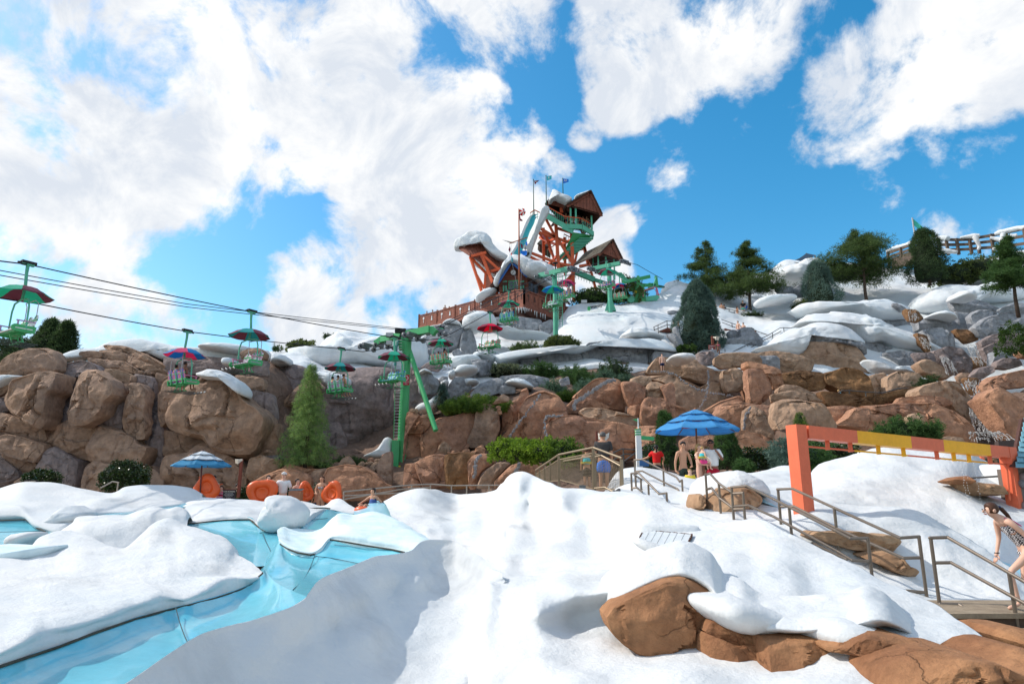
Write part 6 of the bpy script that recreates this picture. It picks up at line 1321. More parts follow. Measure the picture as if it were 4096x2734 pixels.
def leaves(name,pos,dirs,L_,W_,m,parent,diamond=False,kind=None,jit=.5):
  "many leaf blades in one mesh, each with its own tilt"
  n=len(pos);o3=np.array(off(parent));pos=pos-o3;dirs=unit(dirs+NPR.normal(0,jit,(n,3)));side=unit(np.cross(dirs,NPR.normal(0,1,(n,3))));Ls=(L_*NPR.uniform(.6,1.3,n))[:,None];Ws=(W_*NPR.uniform(.6,1.3,n))[:,None]
  if diamond:
    V=np.stack([pos,pos+dirs*Ls*.5+side*Ws*.5,pos+dirs*Ls,pos+dirs*Ls*.5-side*Ws*.5],1).reshape(-1,3);k=4
  else:
    V=np.stack([pos-side*Ws*.5,pos+side*Ws*.5,pos+dirs*Ls],1).reshape(-1,3);k=3
  me=bpy.data.meshes.new(name);me.vertices.add(len(V));me.vertices.foreach_set('co',V.reshape(-1));me.loops.add(n*k);me.polygons.add(n)
  me.loops.foreach_set('vertex_index',np.arange(n*k));me.polygons.foreach_set('loop_start',np.arange(0,n*k,k));me.polygons.foreach_set('loop_total',np.full(n,k));me.update()
  o=link_mesh(name,me,m,parent)
  if kind:o['kind']=kind
  return o
def clumped(name,centers,outs,r,per,L_,W_,m,parent,**kw):
  n=len(centers);c=np.repeat(centers,per,0);u=unit(NPR.normal(0,1,(n*per,3)));o_=np.repeat(unit(outs),per,0);dv=unit(u+o_*.8)
  return leaves(name,c+dv*(r*NPR.uniform(.2,1,(n*per,1))),dv,L_,W_,m,parent,**kw)
def trunk(parent,p,q,r0,r1,limbs=()):
  mb=MB();p=Vector(p);q=Vector(q);m_=p.lerp(q,.5)+Vector((r0*.8,0,0));mb.tube([p,p.lerp(q,.25),m_,q],[r0,r0*.85,(r0+r1)/2,r1],8)
  for a,b,r in limbs:mb.tube([a,(Vector(a)+Vector(b))/2+Vector((0,0,.15*(Vector(b)-Vector(a)).length)),b],[r,r*.7,r*.35],5)
  return mb.build('trunk',BARK,parent,smooth=True)
def bush(k,x,y,d,rx,rz,m,label,ry=None,n=170,per=26,L_=.14,W_=.09,name='round_bush',group=None,diamond=True,cat='bush',lump=.12,core=True):
  "rounded shrub: lumpy shell of leaf clumps over a dark heart; (x, y) is its foot in the picture"
  b=P(k,x,y,d);ry=ry or rx;t=empty(name,b,label,cat,group);c=np.array(b)+np.array((0,0,rz*.85))
  u=unit(NPR.normal(0,1,(n,3)));u=u[u[:,2]>-.75];lm=np.array([1+lump*2*noise.noise(Vector(q)*2.3+Vector((x,y,0)))for q in u])[:,None]
  pts=c+u*np.array((rx,ry,rz))*lm*NPR.uniform(.82,1.0,(len(u),1))
  clumped('foliage',pts,u,min(rx,rz)*.16+.05,per,L_,W_,m,t,diamond=diamond)
  if core:mb=MB();mb.ball(c,rx*.84,ry*.84,rz*.84,16,10);mb.build('dark_core',CORE,t,smooth=True)
  return t
def conifer(k,x,yb,yt,d,r,m,label,n=620,per=22,L_=.16,W_=.035,egg=.9,name='conifer',cat='tree',group=None,clump=.16,top=.05,rough=.18):
  "dense clipped-looking conifer: clumps all over an egg or a cone, tops and hollows uneven"
  b=P(k,x,yb,d);h=P(k,x,yt,d).z-b.z;t=empty(name,b,label,cat,group)
  z=NPR.uniform(0,1,n)**.85;a=NPR.uniform(0,2*math.pi,n);prof=np.where(z<.18,.72+.28*z/.18,np.clip((1-(z-.18)/.82),0,1)**egg*(1-top)+top*(1-z))
  bump_=np.array([1+rough*2*noise.noise(Vector((math.cos(aa)*1.7,math.sin(aa)*1.7,zz*h*.55+x)))for aa,zz in zip(a,z)])
  rr=r*prof*bump_;pts=np.array(b)+np.stack([rr*np.cos(a),rr*np.sin(a),z*h],1);out=np.stack([np.cos(a),np.sin(a),np.full(n,.55)],1)
  clumped('crown',pts,out,clump*(r**.5),per,L_,W_,m,t)
  mb=MB();zs=np.linspace(0.02,.97,9)
  mb.tube([Vector(b)+Vector((0,0,q*h))for q in zs],[max(.02,r*(.62 if clump==.3 and r<1.92 else .78)*(.72+.28*q/.18 if q<.18 else(1-(q-.18)/.82)**egg))for q in zs],12);mb.build('dark_core',CORE,t,smooth=True)
  mb=MB();mb.tube([Vector(b)-Vector((0,0,.5)),Vector(b)+Vector((0,0,h*.3))],[r*.10,r*.06],7);mb.build('trunk',BARK,t)
  return t
def cedar(k,x,yb,yt,d,r,m,label,nb=210):
  b=np.array(P(k,x,yb,d));h=P(k,x,yt,d).z-b[2];t=empty('cedar_tree',Vector(b),label,'tree');C_,O_=[],[]
  for i in range(nb):
    z=(i+.5)/nb;a=i*2.399+NPR.uniform(-.3,.3);ln=r*((1-z)**.82)*NPR.uniform(.72,1.18)+.12;e=np.array((math.cos(a),math.sin(a),0))
    for f in np.linspace(.12,1,max(4,int(ln*9))):
      w=.22*ln*(1-f*.6);side=np.array((-e[1],e[0],0))*NPR.uniform(-w,w)
      C_.append(b+np.array((0,0,z*h))+e*ln*f+side+np.array((0,0,(.30*f-.42*f*f)*ln)));O_.append(e+np.array((0,0,-.5)))
  clumped('crown',np.array(C_),np.array(O_),.13,15,.17,.028,m,t,jit=.35)
  trunk(t,b-np.array((0,0,.6)),b+np.array((0,0,h*.97)),.13,.02);return t
def pine(k,x,yb,yt,d,r,m,label,tiers,lean=0.0,per=34,group=None,seed=1,first=.22,dens=1.0):
  "open pine: bent trunk, limbs, flat pads of needles with sky between them"
  rg=random.Random(seed);b=np.array(P(k,x,yb,d));h=P(k,x,yt,d).z-b[2];t=empty('pine_tree',Vector(b),label,'tree',group);C_,O_,LB_=[],[],[]
  for i in range(tiers):
    z=first+(1-first)*(i+.3)/tiers;ax=b+np.array((lean*z*h,0,z*h));lr=r*(1-((z-first)/(1-first))**1.35)*rg.uniform(.85,1.1)+.06*r
    for j in range(rg.randint(4,6)if i<tiers-1 else 2):
      a=rg.uniform(0,2*math.pi);ln=lr*rg.uniform(.55,1.05);e=np.array((math.cos(a),math.sin(a),rg.uniform(.02,.22)));tip=ax+e*ln
      LB_.append((Vector(ax),Vector(tip),.02*h/6+.015))
      for s_ in np.linspace(.35,1,max(3,int(ln*2.6*dens))):
        for _ in range(6):
          C_.append(ax+e*ln*s_+np.array((rg.gauss(0,.2*ln),rg.gauss(0,.2*ln),rg.gauss(.06,.05*ln+.08))));O_.append((e[0]*.4,e[1]*.4,.9))
  clumped('crown',np.array(C_),np.array(O_),.22*r**.5,per,.22,.05,m,t,jit=.4)
  trunk(t,b-np.array((0,0,1)),b+np.array((lean*h,0,h*.97)),h*.02+.04,.04,LB_);return t
def spiky(k,x0,x1,yb,yt,d,m,label,n=60,name='juniper_shrub',cat='shrub',depth=1.0,group=None,L_=.20,stuff=False,per=16,W_=.04,lean=.0):
  "shrub of leafy sprays reaching up and out"
  p0,p1=P(k,x0,yb,d),P(k,x1,yb,d);top=P(k,(x0+x1)/2,yt,d).z;b=(p0+p1)/2;h=top-b.z;w=(p1-p0).length/2;C_,O_=[],[]
  for i in range(n):
    f=NPR.uniform(-1,1);base=np.array(b)+np.array((f*w*.7,NPR.uniform(-1,1)*depth*.5,-.1));ln=h*NPR.uniform(.5,1.05)*(1-.45*f*f);e=unit(np.array((f*.6+NPR.normal(0,.25)+lean,NPR.normal(0,.3),1.0)))
    for s_ in np.linspace(.1,1,max(4,int(ln/.16))):C_.append(base+e*ln*s_+NPR.normal(0,.03,3));O_.append(e+NPR.normal(0,.25,3))
  if stuff:
    C_=np.array(C_);c=np.repeat(C_,per,0);dv=unit(NPR.normal(0,1,c.shape)+np.repeat(unit(np.array(O_)),per,0));o=leaves(name,c+dv*.06,dv,L_,W_,m,None,kind='stuff');return setp(o,label,cat)
  t=empty(name,b,label,cat,group);clumped('foliage',np.array(C_),np.array(O_),.09,per,L_,W_,m,t)
  mb=MB();mb.ball(Vector(b)+Vector((0,0,h*.3)),w*.62,depth*.35,h*.34,12,7);mb.build('dark_core',CORE,t,smooth=True);return t
def hedge(k,x0,x1,yb,yt,d,d1,label,m=None,dep=.9,n=0):
  a,b=P(k,x0,yb,d),P(k,x1,yb,d1);h=P(k,x0,yt,d).z-a.z;L_=(b-a).length;n=n or int(L_*h*60+L_*dep*60);t=empty('hedge',a,label,'hedge');e=(b-a).normalized()
  f=NPR.uniform(0,1,n);q=NPR.uniform(0,1,n);s_=NPR.integers(0,2,n);z=np.where(s_==0,q,1.0)*h;y=np.where(s_==0,0,q)*dep
  pts=np.array(a)+np.outer(f*L_,np.array(e))+np.stack([0*f,y+NPR.normal(0,.05,n),z+NPR.normal(0,.06,n)],1);clumped('foliage',pts,np.stack([0*f,np.where(s_==0,-1,0),np.where(s_==0,.3,1)],1),.10,14,.09,.06,m or LF['glossy'],t,diamond=True)
  mb=MB();c=(a+b)/2+Vector((0,dep*.55,h*.45));mb.box(c,L_*.98,dep*.85,h*.9,math.atan2(e.y,e.x));mb.build('dark_core',CORE,t);return t
cedar('W',700,1066,838,40.5,1.62,LF['cedar'],'light green feathery conifer standing against the cliff left of the green pylon')
conifer('W',103,850,738,58,1.9,LF['dark'],'dark pointed tree behind the left cliff, the left one of the pair',420,20,.3,.08,egg=.75,clump=.3,rough=.4)
conifer('W',140,850,742,57,1.3,LF['dark'],'dark pointed tree behind the left cliff, the right one of the pair',320,20,.3,.08,egg=.75,clump=.3,rough=.4)
conifer('W',35,850,782,56,2.4,LF['dark'],'low dark tree behind the left cliff at the picture edge',320,20,.3,.08,egg=.6,clump=.3,rough=.4)
bush('W',283,1128,35.5,1.05,.80,LF['glossy'],'round clipped bush with shiny leaves at the foot of the left cliff',n=420,per=20,L_=.10,W_=.07)
bush('W',95,1114,34,.75,.40,LF['glossy'],'low shiny bush behind the snow at the far left',n=200,per=18,L_=.10,W_=.07)
bush('W',690,806,63,1.5,.5,LF['olive'],'olive shrub on the snowy ridge above the dark hollow',n=150,lump=.3,L_=.18)
bush('W',1287,803,61,1.55,.66,LF['olive'],'round clipped bush at the foot of the second pylon',n=420,per=20,L_=.12,W_=.07)
bush('W',1158,868,57,1.7,.62,LF['grey'],'grey green mounded bush on the rock shelf above the ground cover',n=320,per=20,L_=.13,W_=.07)
spiky('W',1168,1245,812,782,61,LF['pine'],'dark spreading juniper left of the round clipped bush',110,depth=2)
spiky('W',1195,1290,872,828,56.5,LF['juniper'],'dark green juniper behind the grey mounded bush',150,depth=2)
spiky('W',1285,1345,872,838,56,LF['juniper'],'juniper in the middle of the shrub row below the grey rocks',90,depth=2)
spiky('W',1388,1440,868,814,56,LF['dark'],'tall dark spiky juniper at the right end of the shrub row',60,depth=1.5,lean=-.3)
spiky('W',1300,1352,900,838,54,LF['juniper'],'upright juniper at the centre of the shrub bank',80,depth=1.5)
spiky('W',1240,1300,905,868,51.5,LF['blue'],'blue green feathery shrub at the left of the shrub bank',90,depth=1.5)
spiky('W',1325,1382,908,862,51.5,LF['blue'],'blue green feathery shrub at the right of the shrub bank',90,depth=1.5)
spiky('W',1365,1405,875,845,54.5,LF['blue'],'blue green shrub behind the red boulders',50,depth=1.5)
spiky('W',1268,1340,918,895,49.5,LF['cover'],'low yellow green shrub at the foot of the shrub bank',90,depth=1.5)
spiky('W',1415,1450,880,855,55,LF['blue'],'small pale juniper right of the tall dark one',40,depth=1.2)
spiky('W',1000,1190,945,903,45.5,LF['cover'],'yellow green ground cover spilling over the red rocks',330,name='ground_cover',cat='ground cover',depth=2.5,stuff=True,L_=.16)
spiky('W',1000,1120,945,918,45.0,LF['cover'],'ground cover with brighter tips along the rock edge',160,name='ground_cover',cat='ground cover',depth=2,stuff=True,L_=.14)
conifer('W',1014,940,880,46,.55,LF['spruce'],'small upright spruce beside the pylon brace',120,16,.16,.03,egg=.8)
bush('W',1160,1052,34.5,.75,.5,LF['lime'],'bright leafy shrub at the left end of the leafy bank',n=200,per=18,L_=.13,W_=.08,lump=.35,name='leafy_shrub',cat='shrub')
bush('W',1200,1058,34,.9,.5,LF['lime'],'bright leafy shrub second from the left of the leafy bank',n=240,per=18,L_=.13,W_=.08,lump=.35,name='leafy_shrub',cat='shrub')
bush('W',1245,1062,33.5,.9,.55,LF['lime'],'broad bright leafy shrub at the middle of the leafy bank',n=260,per=18,L_=.13,W_=.08,lump=.35,name='leafy_shrub',cat='shrub')
bush('W',1290,1062,33.2,.85,.55,LF['cover'],'leafy shrub at the right end of the leafy bank above the mesh fence',n=240,per=18,L_=.13,W_=.08,lump=.35,name='leafy_shrub',cat='shrub')
conifer('W',1607,812,646,63.5,2.25,LF['spruce'],'big blue grey cone shaped conifer on the snow slope',2400,18,.2,.05,egg=.62,clump=.22,rough=.24)
conifer('W',1883,702,604,74,1.95,LF['spruce'],'dwarf blue grey conifer left of the spreading pine',800,18,.22,.05,egg=.5,clump=.3,rough=.3)
conifer('W',2133,645,528,74,1.95,LF['dark'],'dark upright conifer in front of the timber bridge',900,18,.26,.06,egg=.55,clump=.3,rough=.35)
pine('W',1625,705,556,80,3.4,LF['pine'],'leftmost open pine on the skyline, behind the big conifer',8,0,seed=3,group='pines on the hill')
pine('W',1722,718,555,77,3.6,LF['pine'],'layered pine next to the people at the top of the stairs',10,0,seed=5,group='pines on the hill',dens=1.3)
pine('W',1988,690,533,76,5.0,LF['pine'],'wide spreading pine in front of the timber bridge',9,-.02,seed=8,group='pines on the hill',first=.33,dens=1.2)
pine('W',2332,700,545,52,1.9,LF['juniper'],'young bright green pine at the right edge',8,0,seed=9,group='pines on the hill',dens=1.5)
bush('W',2190,650,75,2.2,1.1,LF['olive'],'olive shrub under the bridge, left of two',n=260,lump=.35,L_=.22,W_=.1)
bush('W',2245,640,75,2.6,1.3,LF['olive'],'olive shrub under the bridge, right of two',n=280,lump=.35,L_=.22,W_=.1)
bush('W',1930,640,78,2.6,.9,LF['pine'],'low dark bush on the crest left of the spreading pine',n=200,lump=.35,L_=.22,W_=.1)
bush('U',300,1110,60.5,1.0,.45,LF['box'],'low dark bush at the foot of the big cone shaped conifer',n=140,lump=.3)
bush('A',1640,1200,77,2.3,.8,LF['box'],'dark leafy bush at the foot of the launch tower',n=220,lump=.35,L_=.22)
bush('A',1960,1195,76.5,1.6,1.5,LF['olive'],'autumn tinted bush behind the third pylon',n=220,lump=.35,L_=.22,core=False)
bush('A',1860,1200,77.5,1.3,.9,LF['box'],'dark bush between the third pylon and the lift station',n=140,lump=.35,L_=.22)
conifer('W',1530,1066,945,27.5,.40,LF['juniper'],'slim cypress between the woman in red and the shirtless boy',420,18,.12,.02,egg=.35,top=.0,clump=.12,name='cypress')
conifer('W',1668,1072,985,25.5,.50,LF['juniper'],'slim cypress behind the lifeguard under the blue parasol',420,18,.12,.02,egg=.4,clump=.12,name='cypress')
hedge('W',1483,1530,1070,1027,28.5,28.2,'short clipped hedge beside the white and green post')
hedge('W',1545,1705,1075,1040,27,26,'clipped hedge behind the group under the blue parasol')
hedge('W',1714,1800,1076,1036,25.6,25,'clipped hedge left of the orange gate')
hedge('W',1842,1975,1068,1022,25.8,26.5,'clipped hedge seen under the orange gate')
spiky('W',1690,1720,1080,1050,24,LF['juniper'],'low juniper at the right of the group under the parasol',50,depth=.7,L_=.12)
spiky('W',1790,1835,1085,1000,23.2,LF['spruce'],'feathery grey green juniper left of the orange gate post',90,depth=1,L_=.14)
spiky('W',1845,1885,1088,1000,23,LF['juniper'],'feathery juniper right of the orange gate post',90,depth=1,L_=.14)
spiky('W',2008,2045,1002,972,33.5,LF['juniper'],'small juniper at the left of the three below the boulders',40,depth=1,L_=.16)
spiky('W',2042,2105,1006,950,33,LF['juniper'],'pointed juniper in the middle of the three below the boulders',130,depth=1.2,L_=.16)
spiky('W',2105,2150,1004,962,33,LF['juniper'],'pointed juniper at the right of the three below the boulders',90,depth=1.2,L_=.16)
conifer('W',1837,985,948,35,.28,LF['cover'],'tiny bright cypress on the boulders above the orange gate',90,14,.12,.02,egg=.5,name='cypress')
hedge('Q',690,905,740,628,29.5,29.5,'dark clipped hedge behind the black notice board',dep=.6)
hedge('Q',1180,1360,745,612,29.8,29.8,'dark clipped hedge behind the lifeguard',dep=.6)
hedge('Q',1590,1700,750,605,29.8,29.8,'dark clipped hedge behind the woman in the bikini',dep=.6)
spiky('C',480,700,1440,1380,41.8,LF['dark'],'low dark juniper spreading under the light green conifer',90,depth=1.5)
spiky('C',700,1000,1400,1335,42.5,LF['dark'],'low dark juniper below the sliver of snow',110,depth=1.5)
bush('E',2290,1240,48,.9,1.3,LF['box'],'bright leafy bush on the right rocks beside the waterfall',n=200,per=18,L_=.16,W_=.09,lump=.4,core=False)
spiky('E',1450,1590,1500,1400,49,LF['dark'],'dark shrub in the crevice left of the waterfall',70,depth=1.5)
spiky('E',380,520,830,740,73,LF['olive'],'dry grass tuft at the foot of the dwarf conifer',60,depth=1.5,name='grass_tuft',cat='grass tuft')
spiky('X',920,1400,740,640,74.5,LF['dark'],'dark low plants at the foot of the layered pine',40,depth=1.5)
spiky('C',620,760,330,270,64,LF['dark'],'small dark shrub on the snow crest behind the first pylon',26,depth=1)
spiky('C',200,250,420,380,61,LF['dark'],'tiny dark shrub on the snow crest left of the olive shrub',14,depth=.6)
# ---------------------------------------------------------------- people
def skinmesh(name,V,E,Rr,m,parent,root=0,sub=1,label=None):
  me=bpy.data.meshes.new(name);me.from_pydata([tuple(v)for v in V],E,[]);me.update();o=bpy.data.objects.new(name,me);COL.objects.link(o)
  md=o.modifiers.new('skin','SKIN');sv=me.skin_vertices[0].data
  for i,r in enumerate(Rr):sv[i].radius=(r,r)if not isinstance(r,tuple)else r;sv[i].use_root=(i==root)
  md.use_smooth_shade=True
  if sub:s_=o.modifiers.new('sub','SUBSURF');s_.levels=sub;s_.render_levels=sub
  me.materials.append(m);o.parent=parent
  return o
STAND=dict(pel=(0,0,.525),wai=(0,0,.60),che=(0,.004,.72),nek=(0,.01,.825),nk2=(0,.0,.865),hd0=(0,-.012,.905),hd1=(0,-.008,.95),hd2=(0,0,.985),
 shL=(.105,.005,.81),elL=(.14,.01,.64),wrL=(.15,-.03,.49),haL=(.15,-.04,.45),shR=(-.105,.005,.81),elR=(-.14,.01,.64),wrR=(-.15,-.03,.49),haR=(-.15,-.04,.45),
 hiL=(.052,0,.49),knL=(.055,-.01,.275),anL=(.055,.01,.05),toL=(.065,-.085,.018),hiR=(-.052,0,.49),knR=(-.055,-.01,.275),anR=(-.055,.01,.05),toR=(-.065,-.085,.018))
SIT=dict(STAND,hiL=(.052,-.03,.49),knL=(.07,-.25,.50),anL=(.07,-.27,.27),toL=(.08,-.36,.24),hiR=(-.052,-.03,.49),knR=(-.07,-.25,.50),anR=(-.07,-.27,.27),toR=(-.08,-.36,.24),wrL=(.13,-.14,.56),haL=(.12,-.18,.55),wrR=(-.13,-.14,.56),haR=(-.12,-.18,.55))
ORDER=['pel','wai','che','nek','nk2','hd0','hd1','hd2','shL','elL','wrL','haL','shR','elR','wrR','haR','hiL','knL','anL','toL','hiR','knR','anR','toR']
RAD=dict(pel=(.088,.062),wai=(.072,.055),che=(.092,.062),nek=(.06,.045),nk2=.031,hd0=.042,hd1=(.05,.058),hd2=(.034,.04),shL=.038,elL=.026,wrL=.017,haL=.021,shR=.038,elR=.026,wrR=.017,haR=.021,hiL=.056,knL=.034,anL=.021,toL=.018,hiR=.056,knR=.034,anR=.021,toR=.018)
EDG=[('pel','wai'),('wai','che'),('che','nek'),('nek','nk2'),('nk2','hd0'),('hd0','hd1'),('hd1','hd2'),('nek','shL'),('shL','elL'),('elL','wrL'),('wrL','haL'),('nek','shR'),('shR','elR'),('elR','wrR'),('wrR','haR'),
       ('pel','hiL'),('hiL','knL'),('knL','anL'),('anL','toL'),('pel','hiR'),('hiR','knR'),('knR','anR'),('anR','toR')]
def person(loc,h,head,label,skin='tan',hair='black',shirt=None,shorts='navy',pose=None,base=None,fat=1.0,hairstyle='short',legs=.55,sleeves=.45,glasses=False,group=None,extra=None,bikini=False,cap=None,child=False,fingers=False,vest=None,stripes=None):
  t=empty('person',loc,label,'person',group,rz=R(head));J=dict(base or STAND);J.update(pose or{});s=h
  def q(n):return Vector(J[n])*s
  rf=1.12 if child else 1.0
  V=[q(n)for n in ORDER];rr=[(RAD[n][0]*s*fat*rf,RAD[n][1]*s*fat*rf)if isinstance(RAD[n],tuple)else RAD[n]*s*(fat if n[:2]not in('hd','nk','ha','to')else 1)*rf for n in ORDER]
  E=[(ORDER.index(a),ORDER.index(b))for a,b in EDG];body=skinmesh('body',V,E,rr,SKIN[skin],t)
  if fingers:
    for sd_ in 'LR':
      hp=q('ha'+sd_);dv=(hp-q('wr'+sd_)).normalized();sdv=dv.cross(Vector((0,0,1)));sdv=sdv.normalized()if sdv.length>.2 else dv.cross(Vector((0,1,0))).normalized()
      mb=LB()
      for i_,(o_,l_)in enumerate(((-.75,.8),(-.25,1.0),(.25,1.05),(.75,.9))):
        a=hp+sdv*o_*.017*s+dv*.008*s;b=a+dv*.026*s*l_;c=b+(dv*.7+Vector((0,-.3,-.5))).normalized()*.022*s*l_;mb.tube([a,b,c],[.0062*s,.0056*s,.0042*s],6)
      a=hp-sdv*.014*s-dv*.012*s;mb.tube([a,a-sdv*.016*s+dv*.018*s,a-sdv*.016*s+dv*.036*s],[.007*s,.006*s,.005*s],6);mb.build('hand',SKIN[skin],t,smooth=True)
  def lerp(a,b,f):return q(a).lerp(q(b),f)
  if shirt:
    vv=[q('pel')+Vector((0,0,.02*s)),q('wai'),q('che'),q('nek')-Vector((0,0,.012*s)),q('shL'),lerp('shL','elL',sleeves),lerp('shL','elL',sleeves+.4),q('shR'),lerp('shR','elR',sleeves),lerp('shR','elR',sleeves+.4)]
    k_=1.16*fat*rf;r_=[(.092*s*k_,.07*s*k_),(.078*s*k_,.062*s*k_),(.096*s*k_,.068*s*k_),(.062*s*k_,.05*s*k_),.043*s*k_,.04*s*k_,.036*s*k_,.043*s*k_,.04*s*k_,.036*s*k_]
    if sleeves<=0:vv=vv[:4];r_=r_[:4];ee=[(0,1),(1,2),(2,3)]
    else:ee=[(0,1),(1,2),(2,3),(3,4),(4,5),(5,6),(3,7),(7,8),(8,9)]
    skinmesh('shirt',vv,ee,r_,CL[shirt],t)
  if vest:
    k_=1.3*fat*rf;skinmesh('life_vest',[q('wai')-Vector((0,0,.02*s)),q('che'),q('nek')-Vector((0,0,.02*s))],[(0,1),(1,2)],[(.085*s*k_,.08*s*k_),(.092*s*k_,.085*s*k_),(.07*s*k_,.06*s*k_)],CL[vest],t)
    for zf in(.25,.5):
      c=q('wai').lerp(q('che'),zf);mb=LB();mb.tube([c-Vector((0,0,.008*s)),c+Vector((0,0,.008*s))],.115*s*fat*rf*1.22,14);mb.build('vest_strap',CL['yellow'],t)
  if shorts and not bikini:
    k_=1.17*fat*rf;vv=[q('pel')+Vector((0,0,.035*s)),q('pel')-Vector((0,0,.01*s)),q('hiL'),lerp('hiL','knL',legs*.6),lerp('hiL','knL',legs+.12),q('hiR'),lerp('hiR','knR',legs*.6),lerp('hiR','knR',legs+.12)]
    r_=[(.082*s*k_,.062*s*k_),(.09*s*k_,.066*s*k_),.06*s*k_,.056*s*k_,.054*s*k_,.06*s*k_,.056*s*k_,.054*s*k_]
    skinmesh('shorts',vv,[(0,1),(1,2),(2,3),(3,4),(1,5),(5,6),(6,7)],r_,CL[shorts],t)
  if bikini:
    skinmesh('swim_bottom',[q('pel')+Vector((0,0,.01*s)),q('pel')-Vector((0,0,.03*s)),q('hiL')+Vector((.0,0,0)),q('hiR')],[(0,1),(1,2),(1,3)],[(.09*s*fat,.068*s*fat),(.085*s*fat,.066*s*fat),.058*s*fat,.058*s*fat],CL[shorts],t)
    mb=LB()
    for sx in(-.035,.035):mb.ball(q('che')+Vector((sx*s,-.058*s,.02*s)),.032*s,.026*s,.028*s,10,7)
    mb.tube([q('che')+Vector((a,b,.02*s))for a,b in[(-.098*s,0),(-.05*s,.066*s),(.05*s,.066*s),(.098*s,0)]],.008*s,5);mb.build('swim_top',CL[bikini if isinstance(bikini,str)else shorts],t,smooth=True)
  H=HAIR.get(hair);hc=q('hd1');up=(q('hd2')-q('hd0')).normalized();sc=rf
  fwd=Vector((0,-1,0));fwd=(fwd-up*fwd.dot(up)).normalized();lt_=up.cross(fwd)
  if hair:
    mb=LB();mb.ball(Vector((0,0,0)),.056*s*sc,.064*s*sc,.054*s*sc,14,10)
    M=Matrix((lt_,-fwd,up)).transposed();base_=hc+up*.016*s-fwd*.012*s
    vv=[]
    for v in mb.v:
      v=Vector(v)
      if v.y<-.01*s and v.z<.024*s:v.y=max(v.y,-.015*s)*.6
      if v.z<-.03*s:v.z=-.03*s-(0 if hairstyle=='short' else .02*s)
      vv.append(tuple(base_+M@v))
    mb.v=vv;mb.build('hair',H,t,smooth=True)
    if hairstyle=='bun':mb=LB();mb.ball(hc+up*.05*s-fwd*.045*s,.026*s,n=8,m=6);mb.build('hair_bun',H,t,smooth=True)
    if hairstyle=='tail':mb=LB();a=hc-fwd*.055*s+up*.01*s;mb.tube([a,a-fwd*.02*s-up*.04*s,a-fwd*.03*s-up*.10*s,a-fwd*.01*s-up*.15*s],[.016*s,.022*s,.018*s,.006*s],7);mb.build('ponytail',H,t,smooth=True)
    if hairstyle=='long':mb=LB();a=hc-fwd*.03*s;mb.tube([a+up*.01*s,a-fwd*.02*s-up*.05*s,a-fwd*.02*s-up*.12*s,a-up*.17*s-fwd*.01*s],[.05*s,.05*s,.045*s,.03*s],9);mb.build('long_hair',H,t,smooth=True)
  if cap:mb=LB();c=hc+up*.035*s;mb.ball(c,.06*s*sc,.066*s*sc,.036*s,12,7);mb.tube([c+fwd*.04*s,c+fwd*.10*s-up*.008*s],[.04*s,.03*s],8);mb.build('cap',CL[cap],t,smooth=True)
  if h>0 and(fingers or glasses or extra=='face'):
    mb=LB();f_=hc-up*.012*s+fwd*.052*s;mb.tube([f_+up*.016*s,f_+fwd*.014*s-up*.004*s,f_-up*.006*s],[.004*s,.008*s,.005*s],6)
    for sx in(-1,1):mb.ball(hc+lt_*sx*.056*s-up*.01*s,.006*s,.012*s,.016*s,6,5)
    mb.build('nose_and_ears',SKIN[skin],t,smooth=True,kind='stuff')
    if glasses:
      mb=LB()
      for sx in(-1,1):mb.ball(hc+fwd*.052*s+lt_*sx*.021*s+up*.006*s,.018*s,.009*s,.012*s,8,6)
      mb.build('sunglasses',CL['black'],t,kind='stuff')
    else:
      mb=LB()
      for sx in(-1,1):mb.ball(hc+fwd*.052*s+lt_*sx*.021*s+up*.006*s,.007*s,.004*s,.005*s,8,6)
      mb.build('eyes',HAIR['black'],t,kind='stuff')
    mb=LB();mb.ball(hc+fwd*.046*s-up*.036*s,.014*s,.006*s,.005*s,8,5);mb.build('mouth',mat('lips',(.42,.13,.11),.5),t)
  return t
def stand(k,x,y,d,h,head,label,**kw):
  "(x, y) is the top of the head in the picture"
  p=P(k,x,y,d);J=kw.get('pose')or{};return person(Vector((p.x,p.y,p.z-h*1.01)),h,head,label,**kw)
HIP=dict(elR=(-.20,.02,.66),wrR=(-.11,-.05,.57),haR=(-.09,-.07,.55))
STEP=dict(knL=(.055,-.11,.30),anL=(.055,-.08,.09),toL=(.06,-.17,.07),knR=(-.055,.02,.275),anR=(-.055,.09,.06),toR=(-.06,.03,.02))
UPARMS=dict(elL=(.17,-.06,.70),wrL=(.10,-.15,.76),haL=(.08,-.17,.79))
ck=CL['check'];ct=ck.node_tree;cg=ct.nodes.new('ShaderNodeTexCoord');cx_=ct.nodes.new('ShaderNodeTexChecker');cx_.inputs['Scale'].default_value=42;cx_.inputs['Color1'].default_value=(.75,.73,.75,1);cx_.inputs['Color2'].default_value=(.015,.012,.02,1)
ct.links.new(cg.outputs['Object'],cx_.inputs['Vector']);ct.links.new(cx_.outputs['Color'],ct.nodes['Principled BSDF'].inputs['Base Color'])
